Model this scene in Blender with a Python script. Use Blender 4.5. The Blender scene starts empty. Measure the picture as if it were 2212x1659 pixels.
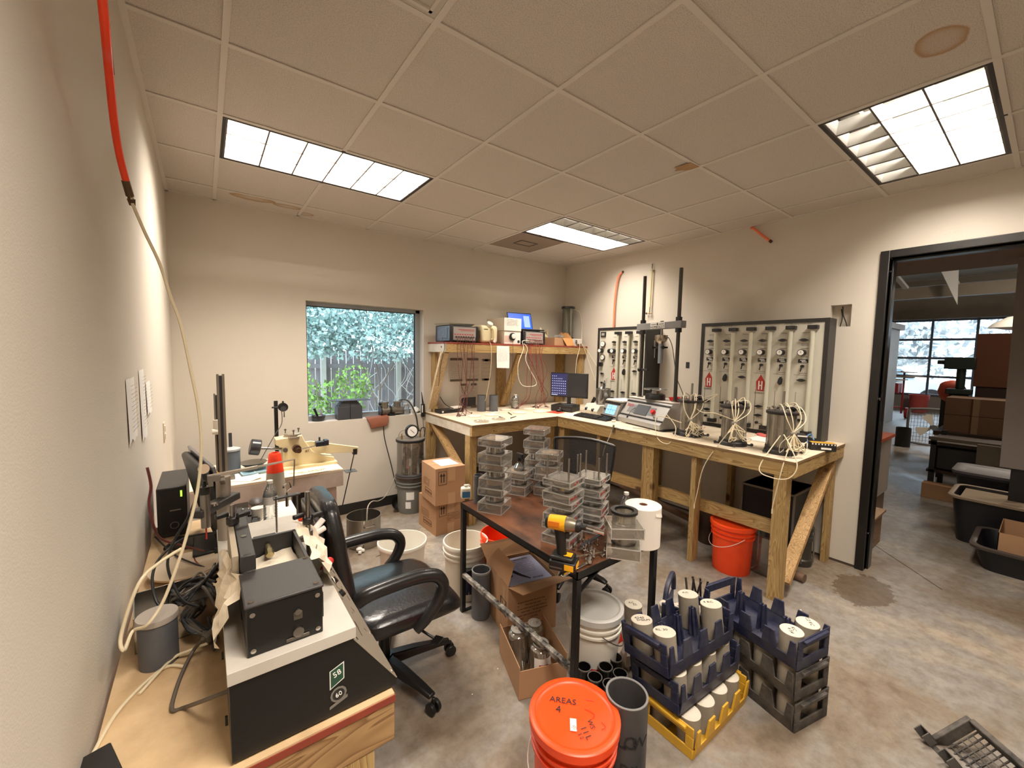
import bpy, bmesh, math, random
from math import sin, cos, pi, radians
from mathutils import Vector, Matrix

S = bpy.context.scene
COL = S.collection
# ------------------------------------------------------------------ camera
cam = bpy.data.cameras.new('camera')
cam.sensor_width = 36.0
cam.lens = 882.6 / 2212 * 36
cam.clip_start = 0.02
camo = bpy.data.objects.new('camera', cam)
COL.objects.link(camo)
camo.matrix_world = Matrix((
    (0.7995522, 0.03199684, -0.59974368, -0.1035),
    (-0.60034106, 0.07170523, -0.79652305, -3.2779),
    (0.01751854, 0.99691251, 0.07654109, 1.6520),
    (0, 0, 0, 1)))
S.camera = camo
# ------------------------------------------------------------------ world, view
S.view_settings.view_transform = 'Standard'
S.view_settings.look = 'None'
S.view_settings.gamma = 1.0
S.view_settings.use_curve_mapping = False
S.view_settings.exposure = 0.0
W = bpy.data.worlds.new('sky'); S.world = W; W.use_nodes = True
W.node_tree.nodes['Background'].inputs[0].default_value = (0.66, 0.84, 1.0, 1)
W.node_tree.nodes['Background'].inputs[1].default_value = 9.0
S.cycles.max_bounces = 10
S.cycles.diffuse_bounces = 5
S.cycles.glossy_bounces = 4
S.cycles.transmission_bounces = 10
S.cycles.transparent_max_bounces = 24
S.cycles.caustics_reflective = False
S.cycles.caustics_refractive = False
S.cycles.sample_clamp_indirect = 3.0
S.cycles.blur_glossy = 1.0
LAMP_W = 40.0          # watts of each lit bay of a ceiling fixture
LAMP_C = (1.0, 0.905, 0.80)

def area(name, loc, sx, sy, watts, color, rot=(0, 0, 0), parent=None):
    l = bpy.data.lights.new(name, 'AREA'); l.shape = 'RECTANGLE'; l.size = sx; l.size_y = sy
    l.energy = watts; l.color = color
    o = bpy.data.objects.new(name, l); COL.objects.link(o); o.location = loc; o.rotation_euler = rot
    if parent: o.parent = parent
    return o

# ------------------------------------------------------------------ materials
def lin(c):
    return tuple(((v/255)/12.92 if v/255 <= .04045 else ((v/255+.055)/1.055)**2.4) for v in c)
_M = {}
def nn(nt, t, **k):
    n = nt.nodes.new(t)
    for a, v in k.items(): setattr(n, a, v)
    return n
def mat(name, col, rough=.5, metal=0.0, var=0.0, vs=8.0, bump=0.0, bs=60.0, alpha=None, emit=0, spec=.5, col2=None, dirt=0, stretch=None, coat=0):
    """plain procedural surface: colour, mottling towards col2 (var = how much, vs = noise scale), grain bump"""
    if name in _M: return _M[name]
    m = bpy.data.materials.new(name); m.use_nodes = True; nt = m.node_tree
    b = nt.nodes['Principled BSDF']; c = (*lin(col), 1)
    b.inputs['Base Color'].default_value = c
    b.inputs['Roughness'].default_value = rough
    b.inputs['Metallic'].default_value = metal
    b.inputs['Specular IOR Level'].default_value = spec
    if coat: b.inputs['Coat Weight'].default_value = coat; b.inputs['Coat Roughness'].default_value = .15
    L = nt.links.new
    if var or bump:
        tc = nn(nt, 'ShaderNodeTexCoord'); mp = nn(nt, 'ShaderNodeMapping'); L(tc.outputs['Object'], mp.inputs[0])
        if stretch: mp.inputs['Scale'].default_value = stretch
    if var:
        n = nn(nt, 'ShaderNodeTexNoise'); n.inputs['Scale'].default_value = vs; n.inputs['Detail'].default_value = 6; n.inputs['Roughness'].default_value = .65
        L(mp.outputs[0], n.inputs[0])
        r = nn(nt, 'ShaderNodeValToRGB'); r.color_ramp.elements[0].position = .5 - .5*min(.48, .2); r.color_ramp.elements[1].position = .68
        L(n.outputs[0], r.inputs[0])
        mx = nn(nt, 'ShaderNodeMix', data_type='RGBA'); mx.inputs[6].default_value = c
        c2 = lin(col2) if col2 else tuple(v*.55 for v in c[:3])
        mx.inputs[7].default_value = (*[c[i]*(1-var)+c2[i]*var for i in range(3)], 1)
        L(r.outputs[0], mx.inputs[0]); L(mx.outputs[2], b.inputs['Base Color'])
    if bump:
        n2 = nn(nt, 'ShaderNodeTexNoise'); n2.inputs['Scale'].default_value = bs; n2.inputs['Detail'].default_value = 3
        L(mp.outputs[0], n2.inputs[0])
        bp = nn(nt, 'ShaderNodeBump'); bp.inputs['Strength'].default_value = bump; bp.inputs['Distance'].default_value = .01
        L(n2.outputs[0], bp.inputs['Height']); L(bp.outputs[0], b.inputs['Normal'])
    if emit:
        b.inputs['Emission Color'].default_value = c; b.inputs['Emission Strength'].default_value = emit
    _M[name] = m
    return m

def wood(name, axis, c1=(184, 156, 104), c2=(140, 106, 60), dark=(84, 54, 30)):
    if name in _M: return _M[name]
    m = bpy.data.materials.new(name); m.use_nodes = True; nt = m.node_tree; L = nt.links.new
    b = nt.nodes['Principled BSDF']; b.inputs['Roughness'].default_value = .62
    tc = nn(nt, 'ShaderNodeTexCoord'); mp = nn(nt, 'ShaderNodeMapping')
    L(tc.outputs['Object'], mp.inputs[0])
    s = [9.0, 9.0, 9.0]; s['xyz'.index(axis)] = 1.0
    mp.inputs['Scale'].default_value = s
    n = nn(nt, 'ShaderNodeTexNoise'); n.inputs['Scale'].default_value = 1.3; n.inputs['Detail'].default_value = 2.0; n.inputs['Distortion'].default_value = .8
    L(mp.outputs[0], n.inputs[0])
    ml = nn(nt, 'ShaderNodeMath', operation='MULTIPLY'); ml.inputs[1].default_value = 15.0; L(n.outputs[0], ml.inputs[0])
    fr = nn(nt, 'ShaderNodeMath', operation='FRACT'); L(ml.outputs[0], fr.inputs[0])
    r = nn(nt, 'ShaderNodeValToRGB'); e = r.color_ramp.elements
    e[0].position = 0; e[0].color = (*lin(c1), 1); e[1].position = 1; e[1].color = (*lin(c1), 1)
    x = e.new(.62); x.color = (*lin(tuple((a+q)//2 for a, q in zip(c1, c2))), 1)
    x = e.new(.86); x.color = (*lin(c2), 1)
    L(fr.outputs[0], r.inputs[0])
    v = nn(nt, 'ShaderNodeTexVoronoi'); v.inputs['Scale'].default_value = 1.0
    mp2 = nn(nt, 'ShaderNodeMapping'); s2 = [5.0, 5.0, 5.0]; s2['xyz'.index(axis)] = 2.6; mp2.inputs['Scale'].default_value = s2
    L(tc.outputs['Object'], mp2.inputs[0]); L(mp2.outputs[0], v.inputs[0])
    kr = nn(nt, 'ShaderNodeValToRGB'); k = kr.color_ramp.elements; k[0].position = .07; k[0].color = (1, 1, 1, 1); k[1].position = .14; k[1].color = (0, 0, 0, 1)
    L(v.outputs['Distance'], kr.inputs[0])
    mx = nn(nt, 'ShaderNodeMix', data_type='RGBA'); L(kr.outputs[0], mx.inputs[0]); L(r.outputs[0], mx.inputs[6]); mx.inputs[7].default_value = (*lin(dark), 1)
    L(mx.outputs[2], b.inputs['Base Color'])
    _M[name] = m
    return m

def clear(name, tint=(255, 255, 255), refl=.12, haze=0.0, hazec=(220, 220, 215), rough=.03):
    """clear plastic or pane: see-through with a facing-dependent reflection and a little body haze"""
    if name in _M: return _M[name]
    m = bpy.data.materials.new(name); m.use_nodes = True; nt = m.node_tree; L = nt.links.new
    nt.nodes.remove(nt.nodes['Principled BSDF']); out = nt.nodes['Material Output']
    t = nn(nt, 'ShaderNodeBsdfTransparent'); t.inputs[0].default_value = (*lin(tint), 1)
    g = nn(nt, 'ShaderNodeBsdfGlossy'); g.inputs['Roughness'].default_value = rough; g.inputs[0].default_value = (1, 1, 1, 1)
    lw = nn(nt, 'ShaderNodeLayerWeight'); lw.inputs[0].default_value = .35
    ma = nn(nt, 'ShaderNodeMath', operation='MULTIPLY_ADD'); ma.inputs[1].default_value = .8; ma.inputs[2].default_value = refl
    L(lw.outputs['Fresnel'], ma.inputs[0])
    mx = nn(nt, 'ShaderNodeMixShader'); L(ma.outputs[0], mx.inputs[0])
    if haze:
        d = nn(nt, 'ShaderNodeBsdfDiffuse'); d.inputs[0].default_value = (*lin(hazec), 1)
        tl = nn(nt, 'ShaderNodeBsdfTranslucent'); tl.inputs[0].default_value = (*lin(hazec), 1)
        dd = nn(nt, 'ShaderNodeMixShader'); dd.inputs[0].default_value = .4; L(d.outputs[0], dd.inputs[1]); L(tl.outputs[0], dd.inputs[2])
        m2 = nn(nt, 'ShaderNodeMixShader'); m2.inputs[0].default_value = haze; L(t.outputs[0], m2.inputs[1]); L(dd.outputs[0], m2.inputs[2])
        L(m2.outputs[0], mx.inputs[1])
    else: L(t.outputs[0], mx.inputs[1])
    L(g.outputs[0], mx.inputs[2]); L(mx.outputs[0], out.inputs[0])
    _M[name] = m
    return m

# ------------------------------------------------------------------ geometry
class B:
    """collects shapes; build() or part() links them as ONE mesh object"""
    def __init__(s): s.v = []; s.f = []; s.mi = []; s.cur = 0; s.M = None
    def add(s, vs, fs):
        o = len(s.v)
        for p in vs:
            p = Vector(p)
            s.v.append(s.M @ p if s.M else p)
        for f in fs: s.f.append([i+o for i in f]); s.mi.append(s.cur)
        return s
    def box(s, c, d, rot=None):
        x, y, z = [q/2 for q in d]
        vs = [Vector((i*x, j*y, k*z)) for i in (-1, 1) for j in (-1, 1) for k in (-1, 1)]
        if rot is not None:
            R = rot if isinstance(rot, Matrix) else Matrix.Rotation(rot, 3, 'Z')
            vs = [R @ v for v in vs]
        vs = [v+Vector(c) for v in vs]
        return s.add(vs, [(0, 1, 3, 2), (4, 6, 7, 5), (0, 4, 5, 1), (2, 3, 7, 6), (0, 2, 6, 4), (1, 5, 7, 3)])
    def bb(s, a, b):
        return s.box([(p+q)/2 for p, q in zip(a, b)], [abs(q-p) for p, q in zip(a, b)])
    def beam(s, p, q, w, h, up=(0, 0, 1)):
        p, q = Vector(p), Vector(q); d = (q-p); l = d.length; d.normalize()
        a = d.cross(Vector(up))
        if a.length < 1e-4: a = d.cross(Vector((1, 0, 0)))
        a.normalize(); c = a.cross(d)
        R = Matrix((a, d, c)).transposed()
        return s.box((p+q)/2, (w, l, h), R)
    def ring(s, c, ax, r, n, ph=0):
        ax = Vector(ax).normalized(); a = ax.cross(Vector((0, 0, 1)))
        if a.length < 1e-4: a = Vector((1, 0, 0))
        a.normalize(); b = ax.cross(a)
        return [Vector(c)+a*(r*cos(ph+2*pi*i/n))+b*(r*sin(ph+2*pi*i/n)) for i in range(n)]
    def cyl(s, p, q, r, r2=None, n=20, cap=True, ph=0):
        r2 = r if r2 is None else r2; ax = Vector(q)-Vector(p)
        vs = s.ring(p, ax, r, n, ph)+s.ring(q, ax, r2, n, ph)
        fs = [(i, (i+1) % n, n+(i+1) % n, n+i) for i in range(n)]
        if cap: fs += [tuple(range(n))[::-1], tuple(range(n, 2*n))]
        return s.add(vs, fs)
    def lathe(s, prof, c=(0, 0, 0), n=32, ax=(0, 0, 1), close=False):
        ax = Vector(ax).normalized(); vs = []; fs = []
        for r, z in prof: vs += s.ring(Vector(c)+ax*z, ax, max(r, 1e-4), n)
        m = len(prof)
        for k in range(m-1 if not close else m):
            k2 = (k+1) % m
            for i in range(n): fs.append((k*n+i, k*n+(i+1) % n, k2*n+(i+1) % n, k2*n+i))
        if not close:
            if prof[0][0] < 2e-3: fs.append(tuple(range(n))[::-1])
            if prof[-1][0] < 2e-3: fs.append(tuple(range((m-1)*n, m*n)))
        return s.add(vs, fs)
    def prism(s, poly, axis, a, b):
        """poly: 2D points in the two other axes (xyz order); extruded from a to b along axis"""
        k = 'xyz'.index(axis); n = len(poly)
        def P(p, t):
            q = list(p); q.insert(k, t); return q
        return s.add([P(p, a) for p in poly]+[P(p, b) for p in poly],
                     [(i, (i+1) % n, n+(i+1) % n, n+i) for i in range(n)]+[tuple(range(n))[::-1], tuple(range(n, 2*n))])
    def tube(s, pts, r, n=8, smooth=5, taper=None):
        pts = [Vector(p) for p in pts]
        if smooth > 1 and len(pts) > 2:
            P = [pts[0]]+pts+[pts[-1]]; out = []
            for i in range(1, len(P)-2):
                for k in range(smooth):
                    t = k/smooth
                    out.append(.5*((2*P[i])+(-P[i-1]+P[i+1])*t+(2*P[i-1]-5*P[i]+4*P[i+1]-P[i+2])*t*t+(-P[i-1]+3*P[i]-3*P[i+1]+P[i+2])*t**3))
            out.append(pts[-1]); pts = out
        vs = []; N = None; m = len(pts)
        for i, p in enumerate(pts):
            d = (pts[min(i+1, m-1)]-pts[max(i-1, 0)])
            if d.length < 1e-9: d = Vector((0, 0, 1))
            d.normalize()
            if N is None:
                N = d.cross(Vector((0, 0, 1)));
                if N.length < 1e-3: N = Vector((1, 0, 0))
            N = (N-d*N.dot(d)); N.normalize(); Bn = d.cross(N)
            rr = r if taper is None else r*taper(i/(m-1))
            vs += [p+N*(rr*cos(2*pi*k/n))+Bn*(rr*sin(2*pi*k/n)) for k in range(n)]
        fs = [(i*n+k, i*n+(k+1) % n, (i+1)*n+(k+1) % n, (i+1)*n+k) for i in range(m-1) for k in range(n)]
        fs += [tuple(range(n))[::-1], tuple(range((m-1)*n, m*n))]
        return s.add(vs, fs)
    def sph(s, c, r, n=12, sc=(1, 1, 1)):
        m = max(4, n//2); vs = []; fs = []
        for i in range(m+1):
            t = pi*i/m
            for k in range(n): vs.append((c[0]+r*sc[0]*sin(t)*cos(2*pi*k/n), c[1]+r*sc[1]*sin(t)*sin(2*pi*k/n), c[2]+r*sc[2]*cos(t)))
        for i in range(m):
            for k in range(n): fs.append((i*n+k, (i+1)*n+k, (i+1)*n+(k+1) % n, i*n+(k+1) % n))
        return s.add(vs, fs)
    def loft(s, secs, cap=True):
        """secs: list of equal-length rings"""
        n = len(secs[0]); vs = [p for q in secs for p in q]
        fs = [(i*n+k, i*n+(k+1) % n, (i+1)*n+(k+1) % n, (i+1)*n+k) for i in range(len(secs)-1) for k in range(n)]
        if cap: fs += [tuple(range(n))[::-1], tuple(range((len(secs)-1)*n, len(secs)*n))]
        return s.add(vs, fs)
    def build(s, name, m, parent=None, bevel=0, local=True, seg=2, ang=35, sub=0):
        me = bpy.data.meshes.new(name)
        vs = s.v
        if parent is not None and not local:
            T = Matrix.Identity(4); q = parent
            while q: T = Matrix.Translation(q.location) @ q.rotation_euler.to_matrix().to_4x4() @ T; q = q.parent
            I = T.inverted()
            vs = [I @ v for v in vs]
        me.from_pydata([tuple(v) for v in vs], [], s.f)
        ms = m if isinstance(m, (list, tuple)) else [m]
        for q in ms: me.materials.append(q)
        if len(ms) > 1:
            for p, i in zip(me.polygons, s.mi): p.material_index = i
        bm = bmesh.new(); bm.from_mesh(me); bmesh.ops.recalc_face_normals(bm, faces=bm.faces); bm.to_mesh(me); bm.free()
        me.shade_smooth(); me.set_sharp_from_angle(angle=radians(ang))
        o = bpy.data.objects.new(name, me); COL.objects.link(o)
        if parent: o.parent = parent
        if bevel:
            q = o.modifiers.new('bevel', 'BEVEL'); q.width = bevel; q.segments = seg; q.limit_method = 'ANGLE'; q.angle_limit = radians(40)
        if sub:
            q = o.modifiers.new('sub', 'SUBSURF'); q.levels = sub; q.render_levels = sub
        return o

def tag(o, label, cat, group=None, kind=None):
    o['label'] = label; o['category'] = cat
    if group: o['group'] = group
    if kind: o['kind'] = kind
    return o
def thing(name, label, cat, loc=(0, 0, 0), rz=0, group=None, rot=None):
    o = bpy.data.objects.new(name, None); COL.objects.link(o); o.empty_display_size = .05
    o.location = loc; o.rotation_euler = rot or (0, 0, rz)
    return tag(o, label, cat, group)
def struct(o):
    o['kind'] = 'structure'; return o
def dup(root, loc=None, rz=None, label=None, group=None):
    """a copy of a thing with copies of its parts and sub-parts"""
    r = root.copy(); COL.objects.link(r)
    if loc is not None: r.location = loc
    if rz is not None: r.rotation_euler = (0, 0, rz)
    if label: r['label'] = label
    if group: r['group'] = group
    for ch in list(root.children):
        c = ch.copy(); COL.objects.link(c); c.parent = r
        for g in list(ch.children):
            d = g.copy(); COL.objects.link(d); d.parent = c
    return r

def text(txt, size, m, parent, loc, rot, name='lettering', depth=.0004, align='CENTER', sx=1.0):
    """flat raised lettering as a mesh part"""
    cu = bpy.data.curves.new('t', 'FONT'); cu.body = txt; cu.size = size; cu.extrude = depth; cu.align_x = align; cu.align_y = 'CENTER'
    cu.resolution_u = 2
    t = bpy.data.objects.new('t', cu); COL.objects.link(t)
    dg = bpy.context.evaluated_depsgraph_get(); me = bpy.data.meshes.new_from_object(t.evaluated_get(dg))
    bpy.data.objects.remove(t); bpy.data.curves.remove(cu)
    me.name = name; me.materials.clear(); me.materials.append(m)
    if sx != 1:
        for v in me.vertices: v.co.x *= sx
    o = bpy.data.objects.new(name, me); COL.objects.link(o)
    if parent: o.parent = parent
    o.location = loc
    o.rotation_euler = rot if not isinstance(rot, Matrix) else rot.to_euler()
    return o
def basis(x, y):
    """rotation whose local X runs along x and local Y along y"""
    x = Vector(x).normalized(); y = Vector(y).normalized(); z = x.cross(y)
    return Matrix((x, y, z)).transposed().to_euler()
def scribble(w, h, rows, seed, b=None, z=0, lw=.0008, jag=.3):
    """rows of little strokes like printed lines, in the local XY plane"""
    b = b or B(); rnd = random.Random(seed)
    for r in range(rows):
        y = h/2 - h*(r+.5)/rows; x = -w/2
        while x < w/2:
            l = rnd.uniform(.03, .16)*w
            if x+l > w/2: break
            if rnd.random() > jag*.5: b.box((x+l/2, y, z), (l, min(lw, h/rows*.5), .0004))
            x += l+w*.02
    return b

# common materials
BLACK = mat('black_plastic', (22, 21, 21), .42)
BLACKM = mat('black_painted_steel', (20, 19, 19), .38, bump=.05, bs=200)
STEEL = mat('brushed_steel', (150, 146, 140), .32, 1.0)
CHROME = mat('chrome', (205, 203, 200), .12, 1.0)
WHITE = mat('white_plastic', (226, 220, 208), .45)
PAPER = mat('paper', (240, 238, 232), .8)
INK = mat('ink', (36, 34, 36), .7)
REDINK = mat('red_ink', (170, 36, 36), .6)
GREY = mat('grey_plastic', (92, 94, 98), .55, var=.3, vs=14)
DGREY = mat('dark_grey_plastic', (52, 53, 56), .55)
CARD = mat('cardboard', (178, 138, 102), .85, var=.18, vs=5)
CARDD = mat('cardboard_inside', (150, 112, 76), .9, var=.2, vs=5)
RED = mat('red_plastic', (190, 36, 30), .45)
ORANGE = mat('orange_plastic', (240, 74, 26), .42, var=.25, vs=9, col2=(205, 56, 20))
WX = wood('pine_along_x', 'x'); WY = wood('pine_along_y', 'y'); WZ = wood('pine_along_z', 'z')
GLASS = clear('window_glass', refl=.02)
ACRYL = clear('acrylic', (250, 249, 245), refl=.07, haze=.12, hazec=(225, 215, 195), rough=.06)
TUBE = mat('cream_tubing', (226, 212, 180), .4)

# ================================================================== THE ROOM
XL, XR, YW, YF, H = -0.3066, 3.9669, 0.9218, -5.2, 2.85
def wallmat(name, col, dk, big):
    m = mat(name, col, .75, var=.35, vs=1.1, col2=dk, bump=.12, bs=260)
    return m
WALLM = wallmat('painted_drywall', (212, 204, 191), (203, 194, 178), 1)
# floor: stained concrete
def floor_mat():
    m = bpy.data.materials.new('concrete'); m.use_nodes = True; nt = m.node_tree; L = nt.links.new
    b = nt.nodes['Principled BSDF']
    g = nn(nt, 'ShaderNodeNewGeometry')
    n1 = nn(nt, 'ShaderNodeTexNoise'); n1.inputs['Scale'].default_value = 1.15; n1.inputs['Detail'].default_value = 8; n1.inputs['Roughness'].default_value = .62; n1.inputs['Distortion'].default_value = .6
    n2 = nn(nt, 'ShaderNodeTexNoise'); n2.inputs['Scale'].default_value = 14; n2.inputs['Detail'].default_value = 6; n2.inputs['Roughness'].default_value = .7
    L(g.outputs['Position'], n1.inputs[0]); L(g.outputs['Position'], n2.inputs[0])
    r1 = nn(nt, 'ShaderNodeValToRGB'); e = r1.color_ramp.elements
    e[0].position = .33; e[0].color = (*lin((124, 104, 84)), 1); e[1].position = .66; e[1].color = (*lin((178, 164, 146)), 1)
    x = e.new(.46); x.color = (*lin((143, 130, 114)), 1); x = e.new(.56); x.color = (*lin((152, 146, 139)), 1)
    L(n1.outputs[0], r1.inputs[0])
    r2 = nn(nt, 'ShaderNodeValToRGB'); e = r2.color_ramp.elements; e[0].position = .35; e[0].color = (.62, .58, .54, 1); e[1].position = .6; e[1].color = (1, 1, 1, 1)
    L(n2.outputs[0], r2.inputs[0])
    mx = nn(nt, 'ShaderNodeMix', data_type='RGBA', blend_type='MULTIPLY'); mx.inputs[0].default_value = .8
    L(r1.outputs[0], mx.inputs[6]); L(r2.outputs[0], mx.inputs[7])
    # oil stain by the right bench leg
    mp = nn(nt, 'ShaderNodeMapping'); mp.vector_type = 'POINT'; mp.inputs['Location'].default_value = (-3.62*2.6, 2.56*4.2, 0); mp.inputs['Scale'].default_value = (2.6, 4.2, 1)
    L(g.outputs['Position'], mp.inputs[0]); ln = nn(nt, 'ShaderNodeVectorMath', operation='LENGTH'); L(mp.outputs[0], ln.inputs[0])
    ad = nn(nt, 'ShaderNodeMath', operation='MULTIPLY_ADD'); ad.inputs[1].default_value = .7; L(n2.outputs[0], ad.inputs[0]); L(ln.outputs['Value'], ad.inputs[2])
    r3 = nn(nt, 'ShaderNodeValToRGB'); e = r3.color_ramp.elements; e[0].position = .98; e[0].color = (.6, .53, .46, 1); e[1].position = 1.0; e[1].color = (1, 1, 1, 1)
    ad2 = nn(nt, 'ShaderNodeMath', operation='MULTIPLY'); ad2.inputs[1].default_value = .95; L(ad.outputs[0], ad2.inputs[0]); L(ad2.outputs[0], r3.inputs[0])
    m2 = nn(nt, 'ShaderNodeMix', data_type='RGBA', blend_type='MULTIPLY'); m2.inputs[0].default_value = 1
    L(mx.outputs[2], m2.inputs[6]); L(r3.outputs[0], m2.inputs[7])
    L(m2.outputs[2], b.inputs['Base Color'])
    rr = nn(nt, 'ShaderNodeMapRange'); rr.inputs[1].default_value = .3; rr.inputs[2].default_value = .7; rr.inputs[3].default_value = .32; rr.inputs[4].default_value = .6
    L(n1.outputs[0], rr.inputs[0]); L(rr.outputs[0], b.inputs['Roughness'])
    bp = nn(nt, 'ShaderNodeBump'); bp.inputs['Strength'].default_value = .12; bp.inputs['Distance'].default_value = .01; L(n2.outputs[0], bp.inputs['Height']); L(bp.outputs[0], b.inputs['Normal'])
    return m
FLOORM = floor_mat()
fl = struct(B().bb((XL-.1, YF-.1, -.1), (XR+.12, YW+.16, 0)).bb((XR+.12, -9.5, -.1), (18.6, 3.5, 0)).build('floor', FLOORM))
# control joint in the warehouse slab
B().beam((4.1, -2.9, .0005), (8.5, 1.2, .0005), .006, .001).build('floor_joint', mat('joint_dark', (60, 54, 48), .9), fl)
# back wall with the window opening
WX0, WX1, WZ0, WZ1 = .66, 1.83, .955, 2.10
b = B(); t = .16
b.bb((XL-.1, YW, 0), (WX0, YW+t, H)); b.bb((WX1, YW, 0), (XR+.12, YW+t, H)); b.bb((WX0, YW, 0), (WX1, YW+t, WZ0)); b.bb((WX0, YW, WZ1), (WX1, YW+t, H))
struct(b.build('wall_back', WALLM))
struct(B().bb((XL-.1, YF, 0), (XL, YW, H)).build('wall_left', WALLM))
struct(B().bb((XL-.1, YF-.1, 0), (XR+.12, YF, H)).build('wall_front', WALLM))
# right wall with door opening and the rough square cut-out
DY0, DY1, DZ = -2.487, -3.42, 2.395
HY0, HY1, HZ0, HZ1 = -2.283, -2.147, 1.905, 2.078
b = B(); x0, x1 = XR, XR+.12
b.bb((x0, HY0, 0), (x1, YW, HZ0)); b.bb((x0, HY0, HZ1), (x1, YW, H)); b.bb((x0, HY1, HZ0), (x1, YW, HZ1)); b.bb((x0+.09, HY0, HZ0), (x1, HY1, HZ1))
b.bb((x0, DY0, 0), (x1, HY0, H)); b.bb((x0, DY1, DZ), (x1, DY0, H)); b.bb((x0, YF, 0), (x1, DY1, H))
wr = struct(b.build('wall_right', WALLM))
B().tube([(x0+.06, -2.21, 2.07), (x0+.05, -2.22, 2.0), (x0+.06, -2.235, 1.95), (x0+.05, -2.25, 1.906)], .004, 6).tube([(x0+.07, -2.2, 1.91), (x0+.05, -2.215, 1.98), (x0+.07, -2.2, 2.05)], .004, 6).build('hole_wiring', INK, wr)
B().bb((x0-.002, -.965, 1.52), (x0+.03, -.925, 1.585)).build('outlet_hole', BLACK, wr)
# door frame (no leaf in view)
b = B(); fm = mat('dark_bronze_paint', (22, 19, 18), .35, bump=.04)
for xa, xb in ((XR-.02, XR+.14),):
    b.bb((xa, DY0, 0), (xb, DY0+.055, DZ+.055)); b.bb((xa, DY1-.055, 0), (xb, DY1, DZ+.055)); b.bb((xa, DY1, DZ), (xb, DY0, DZ+.055))
b.bb((XR+.05, DY0-.015, 0), (XR+.14, DY0, DZ)); b.bb((XR+.05, DY1, DZ-.015), (XR+.14, DY0, DZ))
df = struct(b.build('door_1', fm, bevel=.004))
B().box((XR+.02, DY0-.004, 2.30), (.012, .006, .012)).box((XR+.02, DY0-.004, 1.35), (.012, .006, .02)).box((XR+.02, DY0-.004, .30), (.012, .006, .012)).build('strike_screw', CHROME, df)
# baseboard
bm_ = mat('black_rubber_base', (26, 24, 23), .5)
struct(B().bb((XL, YW-.008, 0), (XR, YW, .10)).build('baseboard_back', bm_))
struct(B().bb((XL, YF, 0), (XL+.008, YW, .10)).build('baseboard_left', bm_))
# wall junk at the foot of the right wall: rough bottom edge of the drywall
struct(B().bb((XR-.004, -2.43, 0), (XR, YW, .018)).build('trim_1', mat('dirty_gap', (70, 58, 46), .9)))
# ceiling
def ceil_mat():
    m = mat('ceiling_tile', (208, 200, 190), .9, bump=.35, bs=420)
    nt = m.node_tree; L = nt.links.new; b = nt.nodes['Principled BSDF']
    g = nn(nt, 'ShaderNodeNewGeometry'); n = nn(nt, 'ShaderNodeTexNoise'); n.inputs['Scale'].default_value = 260; n.inputs['Detail'].default_value = 1
    L(g.outputs['Position'], n.inputs[0])
    r = nn(nt, 'ShaderNodeValToRGB'); e = r.color_ramp.elements; e[0].position = .36; e[0].color = (*lin((186, 177, 166)), 1); e[1].position = .46; e[1].color = (*lin((214, 206, 197)), 1)
    L(n.outputs[0], r.inputs[0]); last = r.outputs[0]
    wv = nn(nt, 'ShaderNodeTexNoise'); wv.inputs['Scale'].default_value = 9; wv.inputs['Detail'].default_value = 4; L(g.outputs['Position'], wv.inputs[0])
    for (cx, cy, rx, ry, ring) in ((.245, .685, .16, .075, .45), (2.16, -2.93, .10, .075, .82), (.66, .835, .07, .05, .8), (.5, .72, .12, .05, .6)):
        mp = nn(nt, 'ShaderNodeMapping'); mp.inputs['Scale'].default_value = (1/rx, 1/ry, 0); mp.inputs['Location'].default_value = (-cx/rx, -cy/ry, 0)
        L(g.outputs['Position'], mp.inputs[0]); ln = nn(nt, 'ShaderNodeVectorMath', operation='LENGTH'); L(mp.outputs[0], ln.inputs[0])
        ad = nn(nt, 'ShaderNodeMath', operation='MULTIPLY_ADD'); ad.inputs[1].default_value = .5; ad.inputs[2].default_value = -.25; L(wv.outputs[0], ad.inputs[0])
        a2 = nn(nt, 'ShaderNodeMath', operation='ADD'); L(ln.outputs['Value'], a2.inputs[0]); L(ad.outputs[0], a2.inputs[1])
        rp = nn(nt, 'ShaderNodeValToRGB'); e = rp.color_ramp.elements
        e[0].position = 0; e[0].color = (.25, .25, .25, 1); e[1].position = 1.0; e[1].color = (0, 0, 0, 1)
        x = e.new(ring*.75); x.color = (.35, .35, .35, 1); x = e.new(.9); x.color = (.95, .95, .95, 1)
        L(a2.outputs[0], rp.inputs[0])
        mx = nn(nt, 'ShaderNodeMix', data_type='RGBA'); L(rp.outputs[0], mx.inputs[0]); L(last, mx.inputs[6]); mx.inputs[7].default_value = (*lin((176, 140, 98)), 1); last = mx.outputs[2]
    L(last, b.inputs['Base Color'])
    return m
CEILM = ceil_mat(); GR = mat('ceiling_grid_paint', (216, 209, 200), .6)
G = .61
fix = {}   # cells of the grid taken by fixtures
def cut(i0, i1, j0, j1):
    for i in range(i0, i1):
        for j in range(j0, j1): fix[(i, j)] = 1
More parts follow.
